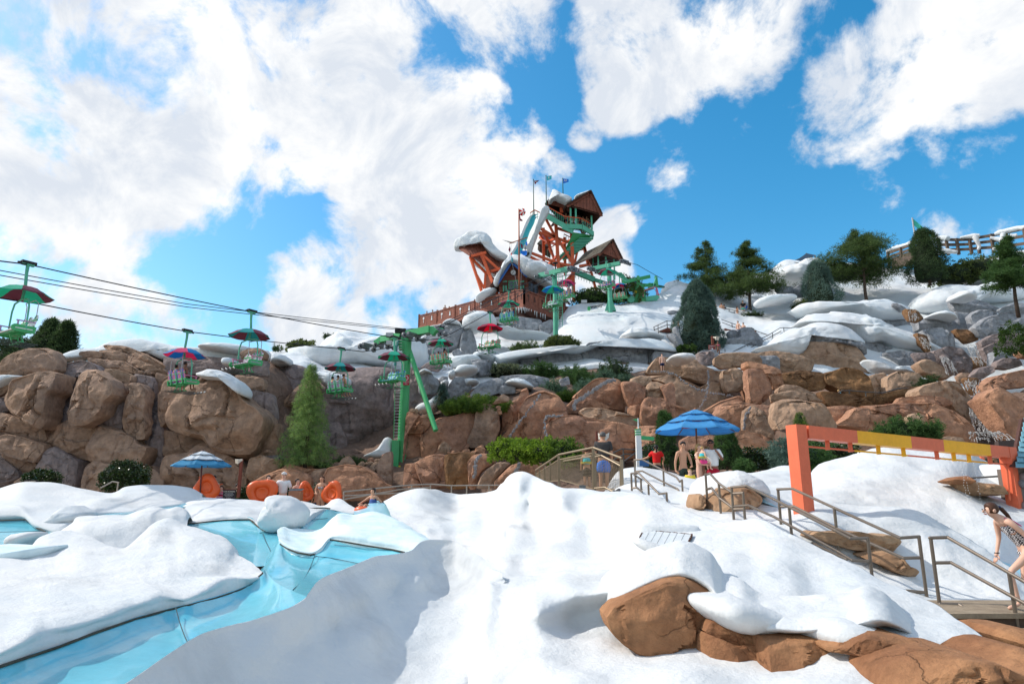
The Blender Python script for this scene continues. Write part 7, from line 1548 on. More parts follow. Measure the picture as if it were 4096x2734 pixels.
# by the left snow, d 27-30
stand('Q',462,442,27.9,1.68,25,'woman with hair in a bun and sunglasses behind the leftmost orange raft',skin='fair',hair='black',hairstyle='bun',glasses=True,shorts='black',bikini='black')
ch=stand('Q',548,566,27.4,1.28,-10,'child in a pink and white striped top beside the black notice board',skin='fair',hair='brown',hairstyle='bun',shirt='pink',shorts='pink',child=True,legs=.2)
for i in range(5):
  mb=LB();z=(.60+.045*i)*1.28;mb.tube([(0,0,z-.012),(0,0,z+.012)],.128*1.28*(.93 if i<2 else .98),14);mb.build('shirt_stripe',CL[['white','blue','white','crimson','white'][i]],ch)
stand('Q',742,537,30.2,1.7,70,'bearded shirtless man behind the dark hedge left of the speaker post',skin='fair',hair='black',shorts='navy')
stand('Q',1103,440,28.3,1.62,40,'shirtless boy standing behind the second orange raft',skin='fair',hair='black',shorts='blue')
stand('Q',1285,408,27.3,1.80,10,'lifeguard in a white polo shirt and crimson shorts with a white visor',skin='fair',hair='blond',shirt='white',shorts='crimson',glasses=True,cap='white',fingers=True,pose=dict(elL=(.16,.0,.65),elR=(-.19,.02,.66),wrR=(-.22,-.02,.50),haR=(-.23,-.03,.46)))
stand('Q',1443,482,28.1,1.66,60,'shirtless man holding the third orange raft behind the lectern',skin='fair',hair='black',shorts='navy',pose=UPARMS)
stand('Q',1730,450,27.4,1.68,-10,'woman in a floral bikini top and black bottom beside the fourth orange raft',skin='tan',hair='brown',hairstyle='long',shorts='black',bikini='floral',glasses=False,extra='face',pose=dict(elR=(-.13,-.03,.66),wrR=(-.06,-.12,.60),haR=(-.03,-.13,.59)))
stand('Q',1668,592,28.0,1.15,0,'small child in a red cap and patterned shorts beside the woman in the bikini',skin='tan',hair='black',shorts='navy',cap='red',child=True)
rg_=P('Q',2290,850,23.6)
person(rg_+Vector((.02,0,-.30)),1.5,-35,'girl in a blue swimsuit sitting on an orange raft at the slide entry',skin='tan',hair='black',hairstyle='bun',shirt='denim',sleeves=0,shorts='denim',legs=.05,base=dict(SIT,pel=(0,.02,.20),wai=(0,.05,.28),che=(0,.07,.40),nek=(0,.06,.50),nk2=(0,.05,.54),hd0=(0,.04,.575),hd1=(0,.04,.62),hd2=(0,.045,.655),
   shL=(.10,.06,.49),elL=(.16,.16,.38),wrL=(.20,.20,.26),haL=(.21,.2,.23),shR=(-.10,.06,.49),elR=(-.18,.0,.42),wrR=(-.28,-.08,.34),haR=(-.31,-.1,.32),hiL=(.055,-.02,.19),knL=(.07,-.22,.33),anL=(.07,-.36,.15),toL=(.08,-.43,.12),hiR=(-.055,-.02,.19),knR=(-.08,-.22,.33),anR=(-.10,-.36,.15),toR=(-.11,-.43,.12)))
# centre
p_=P('T',1745,985,22.3)
person(Vector((p_.x,p_.y,p_.z)),1.84,172,'man in dark grey shirt and bright blue shorts, seen from behind at the stair head',skin='tan',hair='grey',shirt='grey',shorts='blue',fat=1.22,legs=.8,fingers=True)
p_=P('T',1600,965,21.9)
person(p_,1.22,172,'child in an aqua life vest and black leggings behind the mesh fence',skin='tan',hair='brown',shirt=None,vest='aqua',shorts='black',legs=.85,child=True)
stand('Z',485,72,26.6,1.54,168,'woman in a bright red shirt with a dark ponytail pointing left',skin='tan',hair='black',hairstyle='tail',shirt='red',shorts='black',fingers=True,fat=1.1,sleeves=.35,pose=dict(elR=(-.18,-.04,.68),wrR=(-.15,-.12,.58),elL=(.22,-.04,.70),wrL=(.36,-.10,.67),haL=(.40,-.11,.665)))
stand('Z',893,22,20.2,1.58,14,'shirtless boy in dark green swim shorts under the blue parasol',skin='tan',hair='black',shorts='darkgreen',fingers=True,extra='face',fat=.92,pose=dict(elR=(-.15,.02,.63),wrR=(-.16,.0,.48),elL=(.16,.0,.65),wrL=(.12,-.10,.56),haL=(.09,-.13,.55),hd1=(.004,-.03,.945),hd2=(.006,-.025,.98)))
stand('Z',1150,58,20.7,1.62,48,'blond woman in a maroon bikini carrying a toddler on her hip',skin='fair',hair='blond',hairstyle='tail',shorts='maroon',bikini='maroon',fingers=True,extra='face',pose=dict(elL=(.15,-.06,.66),wrL=(.06,-.17,.64),haL=(.02,-.18,.64),elR=(-.14,-.08,.64),wrR=(-.03,-.18,.62),haR=(.01,-.18,.62)))
stand('Z',1208,98,20.35,.86,120,'blond toddler in an aqua life vest held by the woman',skin='fair',hair='blond',vest='aqua',shorts='pink',legs=.3,child=True,base=SIT)
stand('Z',1345,-5,20.6,1.72,-12,'lifeguard woman in sunglasses and crimson shorts with a hand at her chin',skin='brown',hair='black',hairstyle='bun',shirt='white',shorts='crimson',glasses=True,fingers=True,fat=1.16,legs=.5,pose=dict(elL=(.17,-.04,.66),wrL=(.09,-.10,.79),haL=(.05,-.10,.83),hd1=(-.01,-.02,.95),hd2=(-.01,-.015,.985)))
stand('Z',1012,450,19.9,1.0,0,'blond child with only the head showing above the snow',skin='fair',hair='blond',shirt='yellow',child=True)
stand('G',1262,402,33.5,1.76,165,'shirtless man in navy trunks behind the green direction sign',skin='fair',hair='brown',shorts='navy',fat=1.1)
stand('G',1212,450,33.0,1.55,30,'person in a blue and white swim shirt behind the white and green post',skin='tan',hair='black',shirt='cyan',shorts='blue')
stand('F',345,828,21.0,1.12,50,'small child in an aqua life vest half hidden by the orange gate post',skin='tan',hair='brown',vest='aqua',shorts='crimson',child=True,hairstyle='bun')
# on the hill
stand('F',760,232,46.3,1.34,100,'boy in a tie dye shirt and lime shorts on the middle path',skin='fair',hair='blond',shirt='cyan',shorts='lime',pose=STEP,child=True)
stand('F',700,262,45.9,1.25,90,'child in a dark swimsuit behind the boy in the tie dye shirt',skin='fair',hair='brown',shirt='navy',shorts='denim',child=True)
stand('X',540,1180,60.2,1.52,-5,'girl in a pink and black bikini beside the avalanche sign',skin='brown',hair='black',hairstyle='bun',shorts='black',bikini='pink')
stand('X',472,488,76,1.75,175,'man in a red shirt at the top of the stairs beside the big conifer',skin='tan',hair='black',shirt='red',shorts='crimson',sleeves=0)
stand('X',487,550,75,1.6,180,'shirtless boy in navy shorts below the man in red',skin='tan',hair='black',shorts='navy',pose=STEP)
stand('X',605,500,75.5,1.78,170,'broad shirtless man in black shorts at the head of the stairs',skin='tan',hair='brown',shorts='black',fat=1.25)
stand('X',652,528,76,1.7,190,'person in black leaning on the top handrail',skin='tan',hair='brown',shirt='black',shorts='black')
stand('X',885,560,74.6,1.35,110,'long haired woman sitting in denim shorts by the top railing',skin='tan',hair='brown',hairstyle='long',shorts='denim',bikini='black')
stand('X',985,455,76,1.78,180,'blond woman in a black top and mint green shorts by the layered pine',skin='fair',hair='blond',shirt='black',shorts='mint',fat=1.12,legs=.35)
stand('X',1030,500,77,1.7,170,'person in blue hidden behind the woman in mint shorts',skin='fair',hair='brown',shirt='blue',shorts='denim')
stand('X',898,820,66.6,1.76,-60,'shirtless man looking down on the upper stairs, left of two',skin='fair',hair='black',shorts='navy')
stand('X',995,850,66.2,1.72,-50,'shirtless man on the upper stairs, right of two',skin='fair',hair='black',shorts='navy')
stand('X',1215,985,64.2,1.7,-100,'dark skinned man in dark trunks on the stairs beside the grey boulder',skin='brown',hair='black',shorts='navy')
stand('U',205,810,66,1.66,60,'long haired woman on the wooden steps left of the big conifer',skin='fair',hair='brown',hairstyle='long',shirt='white',shorts='white',sleeves=0)
stand('U',240,800,66.4,1.7,90,'person mostly hidden by the big conifer on the wooden steps',skin='tan',hair='brown',shorts='navy')
stand('U',100,1098,52.6,1.5,0,'shirtless boy looking over the tan boulder',skin='fair',hair='black',shorts='navy')
for i,(x,y,d,kw)in enumerate([(1400,172,88.9,dict(hair='black',shirt='white')),(1490,156,88,dict(hair='brown',shirt='white',cap='grey')),(1685,78,85,dict(hair='black',hairstyle='tail',bikini='floral',shorts='black')),(1750,97,84.6,dict(hair='brown',shirt='maroon'))]):
  stand('S',x,y,d,1.7,[10,-20,15,0][i],['dark haired person in white at the left end of the timber deck','person in a sun hat leaning on the timber deck rail','woman with a ponytail standing tall at the timber deck rail','short person just above the timber deck rail beside the woman with a ponytail'][i],skin='tan',**kw)
TL=['shirtless person at the left of the tower queue with hands at the face','second from the left in the tower queue, dark haired','short child in the tower queue between the two green posts','person in black beside the second green post of the tower','tall dark haired person with long hair in the tower queue','shirtless man behind the corner of the tower rail','shirtless man leaning at the right part of the tower rail','rightmost person on the tower deck']
for i,(x,y,h,kw)in enumerate([(1240,812,1.75,dict(shorts='navy',pose=UPARMS)),(1303,842,1.7,dict(shorts='black')),(1385,895,1.3,dict(shorts='black',child=True)),(1463,850,1.7,dict(shirt='black',shorts='black')),(1495,832,1.8,dict(shirt='black',hairstyle='long')),(1558,862,1.7,dict(shorts='navy')),(1630,876,1.72,dict(shorts='maroon',pose=UPARMS)),(1672,930,1.5,dict(shirt='navy'))]):
  stand('M',x,y,82.2,h,[30,-60,0,-30,180,20,-20,40][i],TL[i],skin='tan',hair='black',**kw)
stand('U',1372,285,90,1.6,150,'person under the black canopy on the crest',skin='tan',hair='brown',shirt='black')
# riders sit on the climbing chairs
def rider(ch,x,h,label,**kw):
  M=Matrix.Translation(ch.location)@Matrix.Rotation(ch.rotation_euler[2],4,'Z');q=M@Vector((x,.12,-2.60-(.49-.052)*h));return person(q,h,math.degrees(ch.rotation_euler[2]),label,base=SIT,**kw)
rider(ch_b,.42,1.62,'woman with a high bun riding under the pink and blue canopy',hair='black',hairstyle='bun',skin='tan',shorts='black',bikini='black')
rider(ch_b,-.36,1.75,'shirtless man riding under the pink and blue canopy',hair='black',skin='brown',shorts='black')
rider(ch_d,.5,1.6,'rider with sunglasses at the left of the three on the chair',hair='black',skin='tan',shorts='navy')
rider(ch_d,0.0,1.66,'middle rider of the three on the chair',hair='black',skin='tan',shorts='navy',shirt='white')
rider(ch_d,-.5,1.68,'shirtless rider turning his head at the right of the three on the chair',hair='black',skin='tan',shorts='grey')
rider(ch_f,.1,1.35,'child rider on the chair with coral slats',hair='brown',skin='tan',shorts='navy',child=True)
rider(ch_f,-.5,1.68,'woman with a ponytail in a pink top on the chair with coral slats',hair='black',hairstyle='tail',skin='tan',shorts='black',bikini='pink')
rider(ch_h,.3,1.6,'left rider on the chair with blue slats',hair='brown',skin='fair',shorts='blue')
rider(ch_h,-.4,1.7,'right rider in blue on the chair with blue slats',hair='blond',skin='fair',shirt='denim',shorts='navy')
rider(ch_j,.35,1.65,'left rider on the chair under the orange tower',hair='black',skin='tan',shirt='white',shorts='navy')
rider(ch_j,-.4,1.7,'right rider on the chair under the orange tower',hair='black',skin='tan',shirt='black',shorts='navy')
rider(ch_l,0,1.7,'rider on the farthest chair',hair='black',skin='tan',shirt='navy',shorts='navy')
# the girl climbing the steps at the right edge, bent forward, hands behind her
gl=P('L',1770,1003,9.75)
gj=dict(pel=(.0,.23,.525),wai=(0,.19,.60),che=(0,.115,.70),nek=(0,.04,.79),nk2=(0,.0,.815),hd0=(0,-.045,.84),hd1=(0,-.06,.88),hd2=(0,-.055,.917),
 shL=(.095,.045,.77),elL=(.13,.15,.65),wrL=(.13,.22,.51),haL=(.13,.24,.47),shR=(-.09,.045,.77),elR=(-.12,.07,.63),wrR=(-.11,.02,.49),haR=(-.10,.0,.45),
 hiL=(.052,.21,.49),knL=(.055,.0,.33),anL=(.05,.045,.055),toL=(.055,-.07,.018),hiR=(-.052,.24,.49),knR=(-.055,.20,.25),anR=(-.055,.34,.05),toR=(-.06,.26,.02))
girl=person(Vector((gl.x+.03,gl.y,gl.z-.01)),1.48,-90,'girl in a black and white checked swimsuit climbing the steps at the right edge',skin='fair',hair=None,shorts='check',bikini=False,legs=-.35,shirt='check',sleeves=0,base=gj,fingers=True,fat=.86)
# hair, ponytail, face, straps
def GJ(n):return Vector(gj[n])*1.48
hc=GJ('hd1');mb=LB();mb.ball(hc+Vector((0,.022,.016)),.086,.098,.088,18,12);mb.v=[(x,y if not(y<hc.y-.03 and z<hc.z+.045)else hc.y-.03+(y-hc.y+.03)*.15,z if z>hc.z-.05 else hc.z-.05)for x,y,z in mb.v];mb.build('hair',HAIR['brown'],girl,smooth=True)
mb=LB();a=hc+Vector((0,.115,.03));mb.tube([a,a+Vector((0,.05,-.02)),a+Vector((.01,.11,-.10)),a+Vector((.02,.15,-.19)),a+Vector((.02,.17,-.26))],[.02,.03,.027,.02,.006],9);mb.build('ponytail',HAIR['brown'],girl,smooth=True)
mb=LB();mb.ball(a+Vector((0,.02,0)),.026,n=8,m=6);mb.build('hair_tie',CL['navy'],girl)
mb=LB();f_=hc+Vector((0,-.082,-.022));mb.tube([f_+Vector((0,.006,.03)),f_+Vector((0,-.022,-.004)),f_+Vector((0,.004,-.012))],[.006,.012,.008],8);mb.build('nose',SKIN['fair'],girl,smooth=True)
for sx in(-1,1):
  mb=LB();mb.ball(hc+Vector((sx*.083,.012,-.012)),.009,.02,.027,8,6);mb.build('ear',SKIN['fair'],girl,smooth=True)
  mb=LB();mb.ball(hc+Vector((sx*.034,-.082,.008)),.011,.006,.006,8,6);mb.build('eye',HAIR['black'],girl)
  mb=LB();s0=GJ('shL' if sx>0 else 'shR');mb.tube([GJ('che')+Vector((sx*.05,-.10,.04)),s0+Vector((-sx*.045,-.03,.055)),s0+Vector((-sx*.05,.05,.035)),GJ('che')+Vector((sx*.03,.12,.05))],.009,6);mb.build('strap',CL['pink'],girl)
mb=LB();mb.ball(hc+Vector((0,-.076,-.055)),.02,.01,.008,8,5);mb.build('mouth',mat('lips',(.42,.13,.11),.5),girl)
mb=LB();w_=GJ('wrR');mb.tube([w_,w_+Vector((0,0,-.012))],.034,10);mb.build('bracelet',CL['black'],girl)
# ---------------------------------------------------------------- railings
def rail(k,label,paths,posts,r=.024,hp=1.0,m=None,cat='railing',group=None):
  "paths: rails as lists of (x, y, d); posts: (x, y, d, height down)"
  f0=P(k,*paths[0][0]);t=empty('railing',f0-Vector((0,0,hp)),label,cat,group);m=m or STEEL
  for pth in paths:
    W_=[P(k,*q)for q in pth];mb=MB()
    for a,b in zip(W_[:-1],W_[1:]):mb.tube([a,b],r,10)
    for q in W_:mb.ball(q,r*1.02,n=10,m=6)
    mb.build('rail',m,t,auto=35)
  for x,y,d,h in posts:
    a=P(k,x,y,d);mb=MB();mb.tube([a,a-Vector((0,0,h))],r*1.05,10);mb.build('post',m,t,auto=35)
  return t
rail('Z','brown tubular handrail behind, running down from the white and green post',[[(145,308,19),(265,298,18.8),(600,470,17.8),(805,578,17.2),(858,648,17),(893,622,16.9)],[(160,488,19),(270,480,18.8),(610,655,17.8),(820,760,17.2),(875,838,17),(903,830,16.9)]],[(150,308,19,1.2),(600,470,17.8,1.2),(893,622,16.9,1.1)])
rail('Z','short brown handrail in front, left of the two at the stair head',[[(97,520,16.8),(208,505,16.6),(535,840,15.6),(650,826,15.4)],[(208,510,16.6),(145,545,17.5),(262,612,17.2)],[(110,748,16.8),(185,740,16.7),(265,802,16.3)],[(270,775,17.2),(350,815,17)]],[(97,520,16.8,.9),(248,612,17.2,.8),(365,690,16.1,.7),(650,826,15.4,.6),(165,555,17.6,.9)])
rail('Z','steep brown handrail in front of the tan boulder',[[(1255,540,14.6),(1330,520,14.4),(1465,668,14),(1655,805,13.6)],[(1275,768,14.6),(1355,746,14.4),(1480,905,14),(1680,1050,13.6)],[(1300,1140,14.6),(1380,1130,14.4),(1460,1205,14)]],[(1262,540,14.6,1.4),(1468,670,14,1.4)])
rail('Z','long brown handrail nearest the camera, falling past the orange gate post',[[(1662,735,13.5),(1905,712,13.2),(2340,925,12.3),(3298,1412,11.3),(3530,1535,11.1),(3800,1528,11.0)],[(1700,1032,13.5),(1925,1015,13.2),(2330,1195,12.3),(3340,1745,11.3),(3560,1880,11.1),(3820,1888,11.0)],
  [(1700,830,13.45),(1848,822,13.3)],[(1715,1076,13.45),(1865,1072,13.3)]],[(1668,735,13.5,1.4),(1848,822,13.3,1.3),(2570,1043,12.15,.9),(3800,1528,11.0,1.15)])
rail('L','far brown handrail of the lower stairs, ending in a tall post',[[(25,105,12.9),(140,100,12.7),(455,245,11.9),(950,470,10.9),(1092,460,10.8)],[(45,235,12.9),(150,232,12.7),(468,397,11.9),(975,622,10.9),(1110,618,10.8)],[(290,510,12.1),(495,608,11.7),(545,632,11.6)],[(1000,868,10.9),(1140,880,10.8)]],[(30,105,12.9,1.25),(453,245,11.9,1.25),(1090,462,10.8,1.25)])
rail('L','brown handrail in front of the climbing girl at the right edge',[[(1172,470,10.3),(1305,465,10.2),(1880,797,9.2),(2200,985,8.7)],[(1205,657,10.3),(1330,655,10.2),(1800,915,9.3),(2200,1140,8.7)],[(1250,967,10.2),(1390,970,10.1),(1670,1150,9.6)]],[(1178,470,10.3,1.45),(1768,733,9.4,1.1)])
rail('T','long pale railing of the ramp at the foot of the cliff',[[(-480,995,27),(0,945,28.8),(100,937,29.4),(260,930,30),(440,942,30),(570,940,30),(840,938,30)],[(-480,1060,27),(0,975,28.8),(100,965,29.4),(260,958,30)],[(-740,1045,28),(-480,1030,28.2),(0,1005,29.6),(260,985,30.5)]],
     [(-480,995,27,1),(-210,968,28,1),(100,937,29.4,1),(260,930,30,1),(440,942,30,1),(570,940,30,1),(760,940,30,1)],r=.03,m=mat('pale_steel',(.42,.36,.30),.4,.1,5,metal=.4))
rail('F','thin dark railing of the middle path with two children',[[(598,345,46),(790,240,45.6),(850,238,45.6),(990,250,45.8),(1130,258,46),(1280,220,46.6),(1460,220,47)],[(610,380,46),(790,290,45.6),(850,275,45.6),(1000,305,45.8),(1130,305,46),(1260,262,46.6),(1450,262,47)]],[(850,238,45.6,1.1),(990,250,45.8,1.1),(1130,258,46,1.1),(1285,220,46.6,1.0),(1440,220,47,1.0)],r=.04,m=mat('dark_rail',(.10,.095,.09),.5,metal=.4))
DR=mat('dark_rail',(.10,.095,.09),.5,metal=.4)
rail('U','dark stair railing coming down from the big conifer',[[(610,805,68.5),(700,838,67.8),(850,885,66.8),(1000,935,66)],[(615,830,68.5),(850,915,66.8),(990,960,66)]],[(700,838,67.8,1.3),(850,885,66.8,1.3),(1000,935,66,1.3)],r=.035,m=DR)
rail('U','dark railing rising right from the stair turn under the snow ledge',[[(385,1160,59.5),(520,1090,60.5),(680,1095,61.5),(830,1020,62.5),(1000,945,64.5),(1110,878,66),(1140,876,66),(1215,880,66.5)],[(390,1190,59.5),(520,1130,60.5),(680,1120,61.5),(850,1050,62.5),(1010,965,64.5),(1120,905,66)]],[(435,1130,59.8,1.1),(640,1055,61.5,1.2),(835,1018,62.5,1.2),(940,970,63.5,1.2),(1045,920,65,1.1),(1142,876,66,1.0)],r=.035,m=DR)
rail('U','dark railing round the wooden steps left of the big conifer',[[(32,870,65.5),(150,815,66),(220,828,66)],[(35,895,65.5),(150,850,66),(220,860,66)],[(32,870,65.5),(40,905,65.5)]],[(34,870,65.5,1.1),(68,855,65.6,1.1),(145,817,66,1.1)],r=.035,m=DR)
rail('X','dark railing of the stair head crowded with people',[[(500,690,73.5),(700,602,74.5),(830,628,74.5),(960,665,74.3)],[(500,730,73.5),(720,650,74.5),(850,672,74.5)],[(960,670,74.3),(1040,640,75),(1230,512,76)]],[(600,648,74,1.0),(745,608,74.5,1.0),(835,630,74.5,1.0),(960,665,74.3,1.0)],r=.035,m=DR)
rail('G','dark stair railing against the red boulders behind the man in grey',[[(860,555,31.5),(935,520,31.8),(1060,530,32)],[(870,610,31.5),(960,565,31.8),(1060,570,32)],[(960,622,31),(1130,495,33),(1190,505,33)]],[(945,520,31.8,1.1),(1060,530,32,1.1)],r=.03,m=DR)
rail('W','short pale railing behind the far left snow bank',[[(232,1118,30),(258,1104,30.5),(272,1106,30.5)]],[(271,1106,30.5,.8)],r=.03,m=MATS['pale_steel'])
rail('W','pale railing of the walkway behind the orange gate at the right',[[(2222,1096,17.5),(2349,1088,16.8),(2450,1082,16.4)],[(2235,1120,17.5),(2349,1108,16.8),(2450,1100,16.4)],[(2235,1099,18.2),(2266,1099,18.2)]],[(2228,1096,17.5,.9),(2264,1100,18.2,.9)],r=.024,m=MATS['dark_rail'])
# mesh fence at the stair head
mf=empty('mesh_fence',P('G',690,885,20),'bronze fence of woven wire panels round the stair head','fence')
BRZ=mat('bronze_paint',(.32,.245,.16),.45,.1,5,metal=.25)
FP=[(200,712,24.5,815),(232,690,24,818),(275,662,23.4,818),(322,632,22.7,818),(395,582,21.6,805),(690,522,19.9,878),(930,612,19.2,893)]
for i,(x,y,d,yb)in enumerate(FP):
  a,b=P('G',x,y,d),P('G',x,yb,d);b.x=a.x;mb=MB();mb.beam(a,b-Vector((0,0,.15)),.075 if i>3 else .05);mb.build('post',BRZ,mf)
  if i<len(FP)-1:
    x2,y2,d2,yb2=FP[i+1];a2,b2=P('G',x2,y2,d2),P('G',x2,yb2,d2);b2.x=a2.x
    mb=MB();mb.tube([a+Vector((0,0,.04)),a2+Vector((0,0,.04))],.032,8);mb.build('top_rail',BRZ,mf)
    mb=MB();up_=Vector((0,0,.11));lo=Vector((0,0,.06));g0=(a2-a).normalized()*.07
    for p0,p1 in((a-up_+g0,a2-up_-g0),(b+lo+g0,b2+lo-g0),(a-up_+g0,b+lo+g0),(a2-up_-g0,b2+lo-g0)):mb.beam(p0,p1,.03)
    mb.build('panel_frame',BRZ,mf)
    n2=max(3,int((a2-a).length/.06));mb=MB()
    for j in range(1,n2):f=j/n2;mb.beam((a-up_).lerp(a2-up_,f),(b+lo).lerp(b2+lo,f),.007)
    n3=22
    for j in range(1,n3):f=j/n3;mb.beam((a-up_).lerp(b+lo,f),(a2-up_).lerp(b2+lo,f),.007)
    mb.build('wire_mesh',BRZ,mf,kind='stuff')
for pts in([(440,625,21.3),(675,585,19.8)],[(705,590,19.7),(760,578,19.6),(920,665,19.0)],[(700,858,19.6),(790,850,19.4),(875,895,19.1)]):
  mb=MB();mb.tube([P('G',*q)for q in pts],.024,8);mb.build('hand_rail',BRZ,mf)
mb=MB();q=P('G',598,875,18.6);mb.box(q,.17,.03,.27);t=thing_at('marker_plate',mb,mat('grey_plate',(.22,.22,.21),.6,.2),'small grey plate lettered E standing in the snow before the mesh fence','plate')
# wooden landing behind the fence
mb=MB();mb.box(P('G',820,893,21.0)-Vector((0,0,.06)),3.2,3.2,.12);thing_at('landing',mb,mat('plank_brown',(.30,.18,.11),.8,.3,3),'brown plank landing under the man in the grey shirt','platform')

# ---------------------------------------------------------------- deck and steps at the right
CONC=mat('exposed_concrete',(.36,.285,.20),.85,.25,2.5,(.25,.19,.13),.6,60,.01);RISE=mat('step_riser',(.13,.085,.06),.85,.3,3)
st=empty('steps',P('L',1400,1100,9),'exposed concrete landing and steps beneath the climbing girl','steps')
z0=P('L',1770,1003,9.75).z
for i in range(7):
  y0,y1=(9.35,10.6)if i==0 else(9.35-.38*i,9.35-.38*(i-1));zz=z0-.17*i
  mb=MB();mb.box((10.9-.05*i,(y0+y1)/2,zz-.03),11.4,(y1-y0)-.004,.06);mb.build('tread',CONC,st)
  mb=MB();mb.box((10.9-.05*i,(y0+y1)/2+.02,zz-.2),11.36,(y1-y0)-.05,.28);mb.build('riser',RISE,st)

# ---------------------------------------------------------------- the orange and yellow gate over the slide
YEL=mat('yellow_paint',(.95,.46,.015),.45,.1,2);COR=mat('coral_paint',(.80,.17,.08),.45,.1,2)
gt=empty('slide_gate',P('F',458,1245,15),'orange and yellow steel arch with a spray pipe spanning the slides','arch')
lb,lt_=P('F',460,1245,13.3),P('F',402,590,13.3);lt_.x=lb.x
rb,rt_=P('F',2285,1240,16.0),P('F',2225,772,16.0);rt_.x=rb.x
ax=(rt_-lt_).normalized()
def obox(p,q,w,h,up):mb=MB();mb.beam(p,q,w,h,up=up);return mb
mb=MB();W2=.17
def post(b,t_,name):m2=MB();m2.box(((b.x+t_.x)/2,(b.y+t_.y)/2,(b.z-.3+t_.z+.125)/2),.265,.265,t_.z+.125-b.z+.3,math.atan2(ax.y,ax.x));return m2.build(name,COR,gt)
post(lb,lt_,'post');post(rb,rt_,'post')
def proj_x(p,k):
  v=(p.z*cp_-p.y*sp_)/(p.y*cp_+p.z*sp_);return((CX+F*p.x/(p.y*cp_+p.z*sp_))-ZSETS[k][0])/ZSETS[k][2]
def at_x(x):
  lo_,hi_=0.0,1.0
  for _ in range(40):
    m2=(lo_+hi_)/2
    if proj_x(lt_.lerp(rt_,m2),'F')<x:lo_=m2
    else:hi_=m2
  return lo_
cuts=[462,877,1337,1615,2015,2175]
for i,(a,b)in enumerate(zip(cuts[:-1],cuts[1:])):
  m2=MB();m2.beam(lt_.lerp(rt_,at_x(a)),lt_.lerp(rt_,at_x(b)),.25,.25);m2.build('beam',YEL if i%2 else COR,gt)
pz_=Vector((0,0,-.27))
for i,(a,b)in enumerate(zip(cuts[:-1],cuts[1:])):
  m2=MB();m2.tube([lt_.lerp(rt_,at_x(a))+pz_,lt_.lerp(rt_,at_x(b))+pz_],.018,8);m2.build('spray_pipe',YEL if i%2 else COR,gt)
for x in(655,850,1090,1305,1590,1735,1865,2045):
  c=lt_.lerp(rt_,at_x(x));m2=MB();m2.beam(c-Vector((0,0,.125)),c+pz_-Vector((0,0,.03)),.07,.05);m2.build('bracket',YEL if any(cuts[j]<=x<cuts[j+1]for j in(1,3))else COR,gt)
m2=MB();m2.tube([rt_+pz_+ax*-.2,rt_+pz_-ax*.19+Vector((0,-.05,-.1)),rb+Vector((-.2,-.1,.15))],.025,8);m2.build('riser_pipe',COR,gt)
# thin threads of spray under the beam
sp=MB();rgs=random.Random(3)
for x in(1790,1815,1905):
  c=lt_.lerp(rt_,at_x(x))+pz_
  for i in range(34):q=c+Vector((rgs.gauss(0,.012)+.0012*i*i*.05,rgs.gauss(0,.01),-.04-.055*i));sp.ball(q,.0045,.0045,.012,4,3)
o=sp.build('spray',mat('water_drops',(.85,.88,.9),.15,spec=.6),None,kind='stuff')

